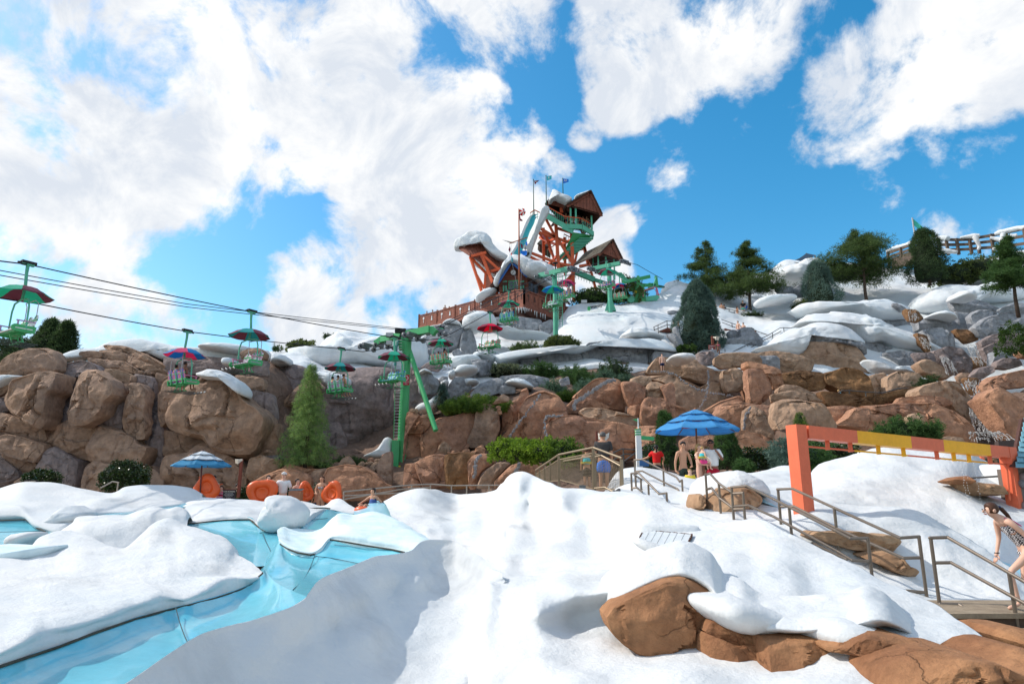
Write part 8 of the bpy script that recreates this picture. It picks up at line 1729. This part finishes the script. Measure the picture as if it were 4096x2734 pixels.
# ---------------------------------------------------------------- parasols
def parasol(k,x,y,xb,yb,d,r,cols,label,ribm,nfol=8,tiers=3,tilt=0.0,drop=.44,glow=None):
  top=P(k,x,y,d);bot=P(k,xb,yb,d);t=empty('parasol',bot,label,'parasol');mb=MB();mb.tube([bot,top],.028,8);mb.build('pole',ribm,t,smooth=True)
  mb=MB();mb.ball(top+Vector((0,0,.03)),.06,.06,.08,10,7);mb.build('finial',ribm,t,smooth=True)
  H=drop*r
  for ti in range(tiers):
    f0,f1=[(.0,.40),(.36,.72),(.68,1.0)][ti]if tiers==3 else(0,1)
    for i in range(nfol):
      a0,a1=2*math.pi*i/nfol+.2,2*math.pi*(i+1)/nfol+.2;m2=MB();g=[]
      for f in np.linspace(f0,f1,4):
        row=[]
        for u in np.linspace(0,1,5):
          a=a0+(a1-a0)*u;rr=r*f*(math.cos((a1-a0)/2)/math.cos((u-.5)*(a1-a0)))**.8;sag=.045*r*math.sin(math.pi*u)*f
          z=-H*f-.06*H*(f>f1-.01)*(1+math.cos(2*math.pi*u))*.3+.035*(2-ti)-sag+(.07*math.sin(math.pi*f)*r*.4)
          if f>=f1-.001 and ti<2:z+=.02
          row.append(top+Vector((rr*math.cos(a),rr*math.sin(a),z)))
        g.append(row)
      V=[q for rw in g for q in rw];n_v=len(V);V2=[q-Vector((0,0,.008))for q in V];fs=[]
      for p in range(3):
        for u in range(4):c0=p*5+u;fs+=[(c0,c0+1,c0+6,c0+5),(c0+n_v,c0+5+n_v,c0+6+n_v,c0+1+n_v)]
      fs+=[(15+u,16+u,16+u+n_v,15+u+n_v)for u in range(4)]
      m2.add(V+V2,fs);m2.build('canopy_panel',cols[ti%len(cols)],t,smooth=True)
      if ti==2 or tiers==1:
        m2=MB();e=top+Vector((r*math.cos(a0)*.97,r*math.sin(a0)*.97,-H*.97-.03));m2.tube([top-Vector((0,0,.12)),top+Vector((r*.5*math.cos(a0),r*.5*math.sin(a0),-H*.5-.02)),e],.014,5)
        m2.tube([top+Vector((r*.45*math.cos(a0),r*.45*math.sin(a0),-H*.45-.05)),top.lerp(bot,.17)],.012,5);m2.build('rib',ribm,t)
    if ti<2:
      m2=MB();m2.tube([top+Vector((r*f1*.99*math.cos(q),r*f1*.99*math.sin(q),-H*f1+.035*(2-ti)+(.07*math.sin(math.pi*f1)*r*.4)-.03*r*f1*abs(math.sin((q-.2)*nfol/2))))for q in np.linspace(0,2*math.pi,nfol*6+1)],.008,4,cap=False);m2.build('edge_binding',mat('binding_dark',(.02,.04,.08),.7),t)
  m2=MB();h_=top.lerp(bot,.17);m2.tube([h_-Vector((0,0,.08)),h_+Vector((0,0,.06))],[.05,.07],10);m2.build('hub',ribm,t,smooth=True)
  return t
PB=mat('parasol_blue',(.13,.50,.88),.75,.12,3,trans=.5);WOOD=mat('parasol_wood',(.32,.13,.05),.5,.2,8)
par=parasol('D',1668,948,1692,1475,21.6,1.36,[PB,PB,PB],'blue tiered parasol on a wooden pole above the lifeguard group',WOOD,8)
mb=MB();c=P('D',1668,948,21.6)+Vector((0,0,-.42))
ring=[c+Vector((.62*math.cos(a),.62*math.sin(a),.02*math.sin(6*a)))for a in np.linspace(0,2*math.pi,25)]
mb.tube(ring,.05,6);mb.build('red_lining',mat('lining_red',(.45,.03,.04),.8),par)
PW=mat('parasol_pale',(.72,.78,.82),.75,.08,3,trans=.25)
PWB=mat('parasol_sky',(.10,.42,.68),.75,.1,3,trans=.5)
parasol('Q',325,172,292,700,26.8,1.12,[PW,PW,PWB],'pale blue tiered parasol with dark edge bindings beside the orange raft',mat('pole_maroon',(.10,.03,.03),.5),8)

# ---------------------------------------------------------------- rafts
RAFT=mat('raft_orange',(.78,.115,.02),.38,.08,3,spec=.45)
def raft(k,x,y,d,r,label,rx=0,rz=0,roll=0):
  c=P(k,x,y,d);t=empty('raft',c-Vector((0,0,r)),label,'raft','orange inflatable rafts');M=Matrix.Rotation(R(rz),3,'Z')@Matrix.Rotation(R(rx),3,'X')@Matrix.Rotation(R(roll),3,'Y')
  mb=MB();n,m_=48,12
  for i in range(n):
    a=2*math.pi*i/n;rr=r*(.72+.09*math.cos(3*a+.5));tr=r*.30*(1+.12*math.cos(3*a+.5))
    for j in range(m_):b=2*math.pi*j/m_;mb.v.append(tuple(c+M@Vector(((rr+tr*math.cos(b))*math.cos(a),tr*.8*math.sin(b),(rr+tr*math.cos(b))*math.sin(a)))))
  mb.f=[(i*m_+j,((i+1)%n)*m_+j,((i+1)%n)*m_+(j+1)%m_,i*m_+(j+1)%m_)for i in range(n)for j in range(m_)];mb.build('tube',RAFT,t,smooth=True)
  mb=MB();pr=[(0,-.10),(.30,-.10),(.36,-.17),(.42,-.10),(.55,-.03)]
  for i in range(32):
    a=2*math.pi*i/32
    for rr,yy in pr:mb.v.append(tuple(c+M@Vector((rr*r*math.cos(a),yy*r,rr*r*math.sin(a)))))
  k5=len(pr);mb.f=[(i*k5+j,((i+1)%32)*k5+j,((i+1)%32)*k5+j+1,i*k5+j+1)for i in range(32)for j in range(k5-1)];mb.build('seat',RAFT,t,smooth=True)
  for a in(.5,2.6):q=c+M@Vector((r*1.0*math.cos(a),-.1,r*1.0*math.sin(a)));mb=MB();mb.tube([q,q+M@Vector((.05,-.07,.05)),q+M@Vector((.1,0,.1))],.014,6);mb.build('handle',RAFT,t)
  return t
raft('Q',372,580,27.0,.47,'leftmost orange raft, held upright beside the pale parasol',0,12,20)
raft('Q',1025,652,26.8,.56,'widest orange raft, standing in front of the shirtless boy',0,6,75)
raft('Q',1530,640,27.6,.40,'third orange raft, seen edge on behind the lectern',0,62,10)
raft('Q',1850,655,27.2,.46,'fourth orange raft, held by the woman in the bikini',0,-22,40)
raft('Q',2300,880,23.5,.55,'fifth orange raft, lying flat under the seated girl',80,-20,0)

# ---------------------------------------------------------------- signs and street furniture
RB=mat('post_red_brown',(.24,.07,.045),.7,.2,6)
nb=empty('notice_board',P('Q',640,705,27.1),'black notice board headed COOL RUNNERS beside the hedge','sign')
q=P('Q',636,665,27.1);mb=MB();mb.box(q,.50,.03,.36,R(-4));mb.build('board',mat('board_black',(.03,.022,.028),.6),nb)
mb=MB();mb.box(q+Vector((0,0,.19)),.53,.05,.02,R(-4));mb.build('board_cap',RB,nb)
text('COOL RUNNERS',q+Vector((0,-.03,.11)),.062,mat('lettering_cream',(.80,.74,.6),.6),nb,rot=(math.pi/2,0,R(-4)))
for i,s_ in enumerate(['A "cool" raft ride through','twisting, winding, slippery, bob-','a-course of your choice','No Swimmers']):
  text(s_,q+Vector((0,-.03,.04-.045*i-(.03 if i==3 else 0))),.031,WHITE,nb,rot=(math.pi/2,0,R(-4)))
nb2=empty('notice_board',P('R',260,1235,33),'small dark sign lettered COOL RUNNERS behind the low shiny bush','sign')
q=P('R',262,1232,33.0);mb=MB();mb.box(q,.60,.05,.2);mb.build('board',mat('board_black',(.03,.022,.028),.6),nb2);text('COOL RUNNERS',q+Vector((0,-.035,.03)),.07,mat('lettering_cream',(.8,.74,.6),.6),nb2)
spk=empty('speaker_post',P('Q',780,700,29.2),'red brown post with a cream horn speaker behind the rafts','speaker post')
a=P('Q',783,250,29.2);b=P('Q',783,700,29.2);b.x=a.x;mb=MB();mb.beam(a,b,.11);mb.build('post',RB,spk)
mb=MB();h0=P('Q',790,258,29.0);h1=P('Q',722,278,28.8);mb.tube([h0,h0.lerp(h1,.4),h1],[.04,.06,.13],4);mb.build('horn_speaker',mat('cream_paint',(.68,.62,.52),.6),spk)
lec=empty('lectern',P('Q',1415,715,26.9),'wooden lectern with a louvred top beside the lifeguard','lectern')
q=P('Q',1417,690,26.9);LWD=mat('lectern_wood',(.42,.20,.11),.6,.2,6);mb=MB();mb.box(q,.46,.35,.4);mb.build('body',LWD,lec)
mb=MB();mb.box(q+Vector((0,-.185,0)),.34,.03,.3);mb.build('panel',mat('lectern_panel',(.32,.14,.08),.6),lec)
for i in range(5):mb=MB();mb.box(q+Vector((0,-.14+.07*i,.22+.02*i)),.52,.065,.02);mb.build('louvre',LGREY if i%2 else BLACK,lec)
gp=empty('direction_post',P('G',1080,610,24.5),'white post with green bands, a green pennant and a blank green arm','signpost')
a,b=P('G',1075,350,24.5),P('G',1083,625,24.5);b.x=a.x
mb=MB();mb.prism([b+Vector((-.11,0,-.6)),b+Vector((.11,0,-.6)),a+Vector((.085,0,0)),a+Vector((-.085,0,0))],(0,.18,0));mb.build('post',WHITE,gp)
for i,y in enumerate((355,376,397)):q=P('G',1075,y,24.45);mb=MB();mb.box((a.x,q.y+.14,q.z),.20,.21,.045);mb.build('green_band',GRN,gp)
mb=MB();q0=P('G',1072,260,24.5);mb.tube([a,Vector((a.x,a.y,q0.z))],.022,6);mb.build('flag_staff',WHITE,gp)
mb=MB();mb.prism([P('G',1071,262,24.5),P('G',1022,270,24.5),P('G',1071,290,24.5)],(0,.015,0));mb.build('pennant',GRN,gp)
mb=MB();y0,y1=408,450;mb.prism([P('G',1100,y0,24.5),P('G',1200,y0+8,24.5),P('G',1213,y0+18,24.5),P('G',1213,y1-10,24.5),P('G',1200,y1,24.5),P('G',1100,y1-8,24.5)],(0,.05,0));mb.build('sign_arm',GRN,gp)
mb=MB();mb.box(P('G',1125,645,24.2),.32,.05,.2);mb.build('info_panel',mat('info_blue',(.05,.15,.35),.5),gp)
pp=empty('paper_sign',P('G',718,480,23.6),'red brown post with a crumpled white notice behind the man in grey','sign')
mb=MB();mb.beam(P('G',719,372,23.6),P('G',719,520,23.6),.07);mb.build('post',RB,pp)
mb=MB();mb.add([tuple(P('G',730,385,23.5)),tuple(P('G',775,408,23.2)),tuple(P('G',827,382,23.6)),tuple(P('G',822,425,23.5)),tuple(P('G',785,465,23.3)),tuple(P('G',735,440,23.5))],[(0,1,5),(1,4,5),(1,2,3),(1,3,4)]);mb.build('notice',mat('paper',(.72,.68,.6),.8,.15,8),pp)
av=empty('avalanche_sign',P('X',465,1560,60.4),'red brown sign lettered AVALANCHE ABOVE on a wooden post with a horn speaker','sign')
a,b=P('X',444,1095,60.6),P('X',455,1568,60.6);b.x=a.x;mb=MB();mb.beam(a,b-Vector((0,0,.4)),.2);mb.build('post',RB,av)
mb=MB();mb.beam(P('X',490,1380,60.8),P('X',490,1568,60.8),.18);mb.build('post',RB,av)
q=P('X',437,1325,60.3);mb=MB();mb.prism([P('X',380,1250,60.3),P('X',492,1235,60.3),P('X',500,1400,60.3),P('X',383,1410,60.3)],(0,.08,0));mb.build('board',mat('sign_maroon',(.25,.06,.05),.6),av)
text('AVALANCHE',P('X',437,1270,60.25),.095,WHITE,av);text('ABOVE',P('X',410,1305,60.25),.095,WHITE,av)
mb=MB();mb.prism([P('X',395,1395,60.25),P('X',412,1355,60.25),P('X',425,1350,60.25),P('X',445,1298,60.25),P('X',490,1390,60.25)],(0,.02,0));mb.build('mountain_symbol',WHITE,av)
mb=MB();mb.tube([P('X',460,1112,60.5),P('X',505,1115,60.2),P('X',535,1130,59.9)],[.05,.09,.24],4);mb.build('horn_speaker',mat('cream_paint',(.68,.62,.52),.6),av)

# ---------------------------------------------------------------- crest: canopy, bridge with snow, teal pennant
cn=empty('shade_canopy',P('U',1280,350,90),'black shade canopy on four poles on the skyline','canopy')
MEM=mat('shade_cloth',(.02,.05,.09),.8,trans=.25);A4=[P('U',1150,303,88),P('U',1258,322,86),P('U',1407,255,88),P('U',1335,240,92)]
mb=MB();g4=[]
for i in range(7):
  for j in range(5):u,v=i/6,j/4;p=(A4[0].lerp(A4[3],u)).lerp(A4[1].lerp(A4[2],u),v);p.z-=.7*math.sin(math.pi*u)*.6;g4.append(p)
mb.add(g4+[p-Vector((0,0,.03))for p in g4],[(i*5+j,i*5+j+1,i*5+j+6,i*5+j+5)for i in range(6)for j in range(4)]+[(i*5+j+35,i*5+j+40,i*5+j+41,i*5+j+36)for i in range(6)for j in range(4)]);mb.build('shade_cloth',MEM,cn,smooth=True)
for x,y,yb,d in[(1150,303,365,88),(1256,322,350,86),(1335,240,305,92),(1408,255,312,88)]:
  a,b=P('U',x,y,d),P('U',x,yb,d);b.x=a.x;mb=MB();mb.beam(a,b-Vector((0,0,.4)),.13);mb.build('pole',mat('bronze_paint',(.32,.245,.16)),cn)
mb=MB();mb.beam(P('U',1245,365,88),P('U',1310,335,88),.15,.5);mb.beam(P('U',1430,315,88),P('U',1475,318,88),.15,.5);mb.build('railing',WOODR,cn)
tb=empty('timber_bridge',P('E',1700,350,78),'grey timber bridge railing heaped with snow along the skyline','bridge')
TG=mat('weathered_timber',(.16,.115,.085),.85,.3,3,(.10,.075,.06),.5,10,.02)
BR=[(1180,345,86,440),(1290,305,84,400),(1400,262,82,370),(1440,248,81.5,360)]
BL=[(1610,225,80,345),(1680,225,79.5,345),(1770,228,79,340),(1880,225,78.4,335),(1945,210,78,330),(2065,190,77,325),(2190,165,76,320),(2345,130,74,300),(2500,100,72,280)]
for run in(BR,BL):
  for(x,y,d,yb),(x2,y2,d2,yb2)in zip(run[:-1],run[1:]):
    for f in(0.05,.42,.80):
      mb=MB();mb.beam(P('E',x,y+(yb-y)*f,d),P('E',x2,y2+(yb2-y2)*f,d2),.12,.34);mb.build('plank',TG,tb)
  for x,y,d,yb in run:a,b=P('E',x,y-6,d-.15),P('E',x,yb,d-.15);b.x=a.x;mb=MB();mb.beam(a,b-Vector((0,0,.3)),.28);mb.build('post',TG,tb)
for(x,y,d),(x2,y2,d2)in[((1220,415,85),(1410,350,82)),((1220,440,85),(1410,380,82)),((1220,465,85),(1410,410,82))]:
  mb=MB();mb.beam(P('E',x,y,d),P('E',x2,y2,d2),.3,.8);mb.build('plank',TG,tb)
def snowtube(k,pts,parent,m=SNOWF):
  W_=cr1(np.array([tuple(P(k,x,y,d))for x,y,d,r in pts]),len(pts)*6);rr=np.interp(np.linspace(0,1,len(W_)),np.linspace(0,1,len(pts)),[p[3]for p in pts])
  W_=[Vector(p)+Vector((0,0,.08*noise.noise(Vector(p)*1.5)))for p in W_];mb=MB();mb.tube(W_,[float(r*.72*(1+.25*noise.noise(p*2)))for r,p in zip(rr,W_)],10);return mb.build('snow_heap',m,parent,smooth=True)
snowtube('E',[(1170,330,86,.25),(1240,305,85,.4),(1320,280,83.6,.3),(1400,250,82,.35),(1440,240,81.3,.1)],tb)
snowtube('E',[(1600,222,80,.2),(1640,215,79.6,.35),(1690,225,79.2,.5),(1700,240,79.1,.2)],tb)
snowtube('E',[(1800,215,78.6,.15),(1870,205,78.2,.35),(1930,200,77.8,.45),(1970,195,77.5,.3)],tb)
snowtube('E',[(1925,205,77.7,.4),(1945,240,77.6,.35),(1965,290,77.6,.3),(1955,320,77.6,.2)],tb)
snowtube('E',[(2100,180,76.6,.3),(2160,165,76,.4),(2260,145,75,.4),(2345,130,74,.4),(2480,110,72,.3)],tb)
snowtube('E',[(2170,180,75.7,.4),(2165,240,75.7,.38),(2160,300,75.7,.5),(2080,310,76,.25)],tb)
snowtube('E',[(2060,215,76.7,.25),(2130,225,76.2,.3),(2175,235,75.7,.35)],tb)
snowtube('E',[(2200,210,75.5,.25),(2240,200,75.2,.4),(2290,195,74.8,.3)],tb)
snowtube('E',[(1560,350,80,.3),(1650,330,79.4,.5),(1780,340,78.6,.3)],tb)
pn=empty('pennant_pole',P('E',1420,250,79),'teal pennant on a thin pole beside the dark upright conifer','flag')
a,b=P('E',1391,45,79),P('E',1420,255,79);mb=MB();mb.tube([b,a],.09,6);mb.build('pole',LGREY,pn)
mb=MB();mb.prism([P('E',1395,50,79),P('E',1500,140,78.6),P('E',1590,215,78.2),P('E',1500,185,78.6),P('E',1408,110,79)],(0,.04,0));mb.build('pennant',CL['mint'],pn)
mb=MB();mb.loft([P('A',1548,1172,73),P('A',1597,1172,73),P('A',1597,1198,73),P('A',1548,1198,73)],[P('A',1553,1176,74),P('A',1593,1176,74),P('A',1593,1196,74),P('A',1553,1196,74)]);thing_at('floodlight',mb,LGREY,'grey floodlight on the snow at the foot of the launch tower','floodlight')
cl_=empty('catch_net',P('A',1660,1240,72),'short dark net fence on the snow beneath the third pylon','net')
mb=MB();mb.beam(P('A',1614,1232,72),P('A',1614,1262,72),.3);mb.build('post',GRN,cl_);mb=MB()
for i in range(9):mb.beam(P('A',1620+i*12,1234-i*1.5,72),P('A',1628+i*12,1250-i*2,72),.08)
mb.beam(P('A',1617,1232,72),P('A',1735,1214,72),.08);mb.build('netting',BLACK,cl_,kind='stuff')
# red stair walls on the hill and the wooden steps
for k,pts,d,lab in[('U',[(640,880),(680,890),(760,905),(760,940),(650,950),(640,960)],66.5,'red brown wooden stair wall behind the round grey boulder'),('U',[(75,905),(150,875),(190,885),(195,905),(110,912)],65.8,'red brown wooden steps left of the big conifer'),('F',[(1225,285),(1240,278),(1430,262),(1432,290),(1300,330),(1228,350)],45.2,'red brown timber wall beside the middle path')]:
  mb=MB();mb.prism([P(k,x,y,d)for x,y in pts],(0,1.2,0));thing_at('timber_wall',mb,WOODR,lab,'timber wall')
boulder('X',[(715,1060),(740,1010),(800,975),(870,985),(925,1040),(925,1100),(880,1140),(790,1140),(730,1110)],64,ROCK['grey'],None,name='round_boulder')
o=bpy.data.objects['round_boulder'];setp(o,'round grey boulder balanced beside the stairs','boulder')
rocks(c4,'X','''
63.5 grey facets=12; 540,1180 640,1120 760,1150 920,1140 940,980 980,945 1060,950 1130,980 1200,1060 1290,1150 1300,1260 1180,1290 900,1310 700,1400 620,1330 560,1250
59 grey; 130,1440 300,1340 500,1330 560,1450 500,1560 150,1560
''')
# hut corner with blue shingles
hb=empty('shingled_hut',P('F2',1000,1160,15.5),'blue shingled roof corner with a river stone wall at the right edge','building')
SHB=mat('blue_shingle',(.19,.40,.47),.7,.15,5,(.14,.33,.41));rgq=random.Random(6)
e0,e1=P('F2',845,1145,15.6),P('F2',1040,110,16.8)
for r_ in range(10):
  f0,f1=r_/10,(r_+1.12)/10;a=e0.lerp(e1,f0);b=e0.lerp(e1,f1);x=0
  while x<3.2:
    w=rgq.uniform(.12,.22);y_=-.012*(r_%2);mb=MB();mb.prism([a+Vector((x,-.03+y_,0)),a+Vector((x+w-.012,-.03+y_,0)),b+Vector((x+w-.012,.02,0)),b+Vector((x,.02,0))],(0,.02,0));mb.build('shingle',SHB,hb);x+=w
mb=MB();mb.prism([e0+Vector((.02,.12,.02)),e0+Vector((3.2,.12,.02)),e1+Vector((3.2,.12,0)),e1+Vector((.02,.12,0))],(0,.1,0));mb.build('roof',WOODD,hb)
mb=MB();mb.box(e0+Vector((1.8,.6,-.9)),3.2,.6,1.8);mb.build('wall',mat('mortar',(.16,.13,.11),.9),hb)
for i in range(46):q=e0+Vector((.28+rgq.random()*1.4,.28,-.1-rgq.random()*1.4));mb=MB();s_=rgq.uniform(.08,.15);mb.ball(q,s_*1.2,.09,s_,8,6);mb.build('stone',[ROCK['grey'],ROCK['brown'],ROCK['plum']][i%3],hb,smooth=True)
# low stone wall and shed behind the gate
sw=empty('stone_wall',P('L',1650,190,17),'dark river stone wall at the foot of the orange gate','wall')
c=P('L',1640,188,17.2);mb=MB();mb.box(c,1.5,.5,.38);mb.build('core',mat('mortar',(.16,.13,.11),.9),sw)
for i in range(60):q=c+Vector((rgq.uniform(-.72,.72),-.24,rgq.uniform(-.16,.16)));mb=MB();s_=rgq.uniform(.07,.14);mb.ball(q,s_*1.2,.08,s_,8,6);mb.build('stone',[DARK,ROCK['plum'],ROCK['brown']][i%3],sw,smooth=True)
shd=empty('timber_shed',P('F2',450,1280,22.5),'dark timber shed wall behind the orange gate, under the waterfall','shed')
mb=MB();mb.prism([P('F2',80,900,22.6),P('F2',640,880,22.6),P('F2',640,1330,22.6),P('F2',80,1330,22.6)],(0,.3,0));mb.build('wall',WOODD,shd)
for i in range(9):mb=MB();mb.beam(P('F2',90,905+i*46,22.5),P('F2',640,890+i*46,22.5),.04,.06);mb.build('slat',TG,shd)
for x0,x1 in((310,370),(400,470)):mb=MB();mb.beam(P('F2',x0,960,22.3),P('F2',x1,1200,22.3),.09);mb.build('stud',mat('tan_timber',(.30,.19,.11),.8,.2,4),shd)
mb=MB();mb.beam(P('F2',165,935,22.2),P('F2',550,915,22.2),.1,.09);mb.build('lintel',mat('tan_timber',(.30,.19,.11),.8,.2,4),shd)
mb=MB();mb.prism([P('F2',488,590,24),P('F2',825,562,24),P('F2',870,860,24),P('F2',510,860,24)],(0,.2,0));mb.build('panel',mat('dark_panel',(.07,.05,.045),.8),shd)
mb=MB();mb.beam(P('F2',130,860,21.6),P('F2',165,1110,21.6),.1);thing_at('gate_post',mb,COR,'second short coral post behind the orange gate','post')
# hatch set into the near bank
ht=empty('hatch',P('K',870,520,10.8),'white boarded hatch with rusty edges set into the near snow','hatch')
Hq=[P('K',690,475,11.45),P('K',705,425,11.85),P('K',1072,462,11.5),P('K',1010,605,10.6),P('K',850,545,10.95)]
HP=mat('hatch_white',(.62,.66,.68),.6,.15,5)
bpy.context.view_layer.update();bank=bpy.data.objects['snow_bank']
def on_bank(k,x,y):r=ray(k,x,y).normalized();ok,p,nrm_,ix=bank.ray_cast(Vector((0,0,0)),r);return p if ok else P(k,x,y,11)
A_,B_,C_,D_=on_bank('K',672,492),on_bank('K',708,428),on_bank('K',1070,462),on_bank('K',1000,615);nn=(B_-A_).cross(D_-A_).normalized();nn=nn if nn.z>0 else-nn
lift_=nn*.012
boulder('K',[(660,500),(672,420),(690,372),(760,362),(900,366),(1095,378),(1108,410),(1085,470),(1070,458),(900,440),(710,420),(690,470)],B_.y-.1,SNOW,None,t=.16,lean=.8,name='snow_ledge',facets=0,sm=1,power=3,rough=.3)['kind']='structure'
boulder('K',[(640,500),(690,478),(780,505),(870,545),(1010,610),(1030,640),(900,640),(720,570)],D_.y+.05,SNOW,None,t=.2,lean=.9,name='snow_ledge',facets=0,sm=1,power=3,rough=.3)['kind']='structure'
for i in range(7):
  f0,f1=i/7+.006,(i+1)/7-.006;mb=MB();mb.prism([A_.lerp(D_,f0)+lift_,B_.lerp(C_,f0)+lift_,B_.lerp(C_,f1)+lift_,A_.lerp(D_,f1)+lift_],nn*.03);mb.build('board',HP,ht)
RUST=mat('rust',(.10,.035,.015),.9,.4,20);mb=MB()
for p,q in((A_,B_),(B_,C_),(C_,D_)):
  n5=14
  for i in range(n5):a=p.lerp(q,i/n5);b=p.lerp(q,(i+1)/n5);mb.beam(a+lift_+nn*.02+Vector((0,0,rgq.uniform(-.012,.012))),b+lift_+nn*.02,rgq.uniform(.012,.03),.03)
mb.build('rusty_edge',RUST,ht,kind='stuff')

# ---------------------------------------------------------------- waterfalls
WF=mat('falling_water',(.62,.64,.66),.25,.3,9,(.45,.42,.38),.8,20,.05,spec=.6)
def fall(k,pts,w,label,n=70):
  rgf=random.Random(int(pts[0][0]));C_=cr1(np.array([tuple(P(k,*q))for q in pts]),30);mb=MB()
  for i in range(n):
    o_=rgf.uniform(-1,1)*w;i0=rgf.randint(0,24);ln_=rgf.randint(3,9);seg=[Vector(C_[j])+Vector((o_*(.7+.5*j/30)+.012*math.sin(j*1.3+i),rgf.uniform(-.12,.0),rgf.uniform(-.05,.05)))for j in range(i0,min(30,i0+ln_))]
    if len(seg)>1:mb.tube(seg,[rgf.uniform(.007,.02)]*len(seg),4)
  o=mb.build('waterfall',WF,None,kind='stuff');return setp(o,label,'waterfall')
fall('E',[(1385,820,58),(1400,870,58),(1395,930,57.5)],.5,'small topmost cascade over the ochre rock',40)
fall('E',[(1450,1060,57),(1500,1120,56.5),(1530,1190,56)],.35,'cascade in the dark cleft left of the grey boulders',40)
fall('E',[(1650,1235,54),(1690,1290,53.5),(1730,1390,53)],.45,'left white cascade on the right hand rocks',70)
fall('E',[(1880,1130,54),(1930,1220,53.5),(1985,1310,53)],.45,'right white cascade on the right hand rocks',70)
fall('F',[(1855,140,43),(1870,190,42.6),(1880,240,42.4)],.25,'short spill over the ochre ledge',40)
fall('F',[(1935,140,42.5),(1940,250,42),(1960,380,41.5)],.3,'thin thread of water beside the ochre ledge',50)
fall('F',[(1950,380,41),(1980,450,40.5),(2010,540,40),(2030,610,39.5)],.8,'widest waterfall dropping between the big red boulders',150)
fall('F',[(1990,590,38.6),(2040,620,38.4),(2080,680,38)],1.2,'spread of white water at the foot of the widest fall',110)
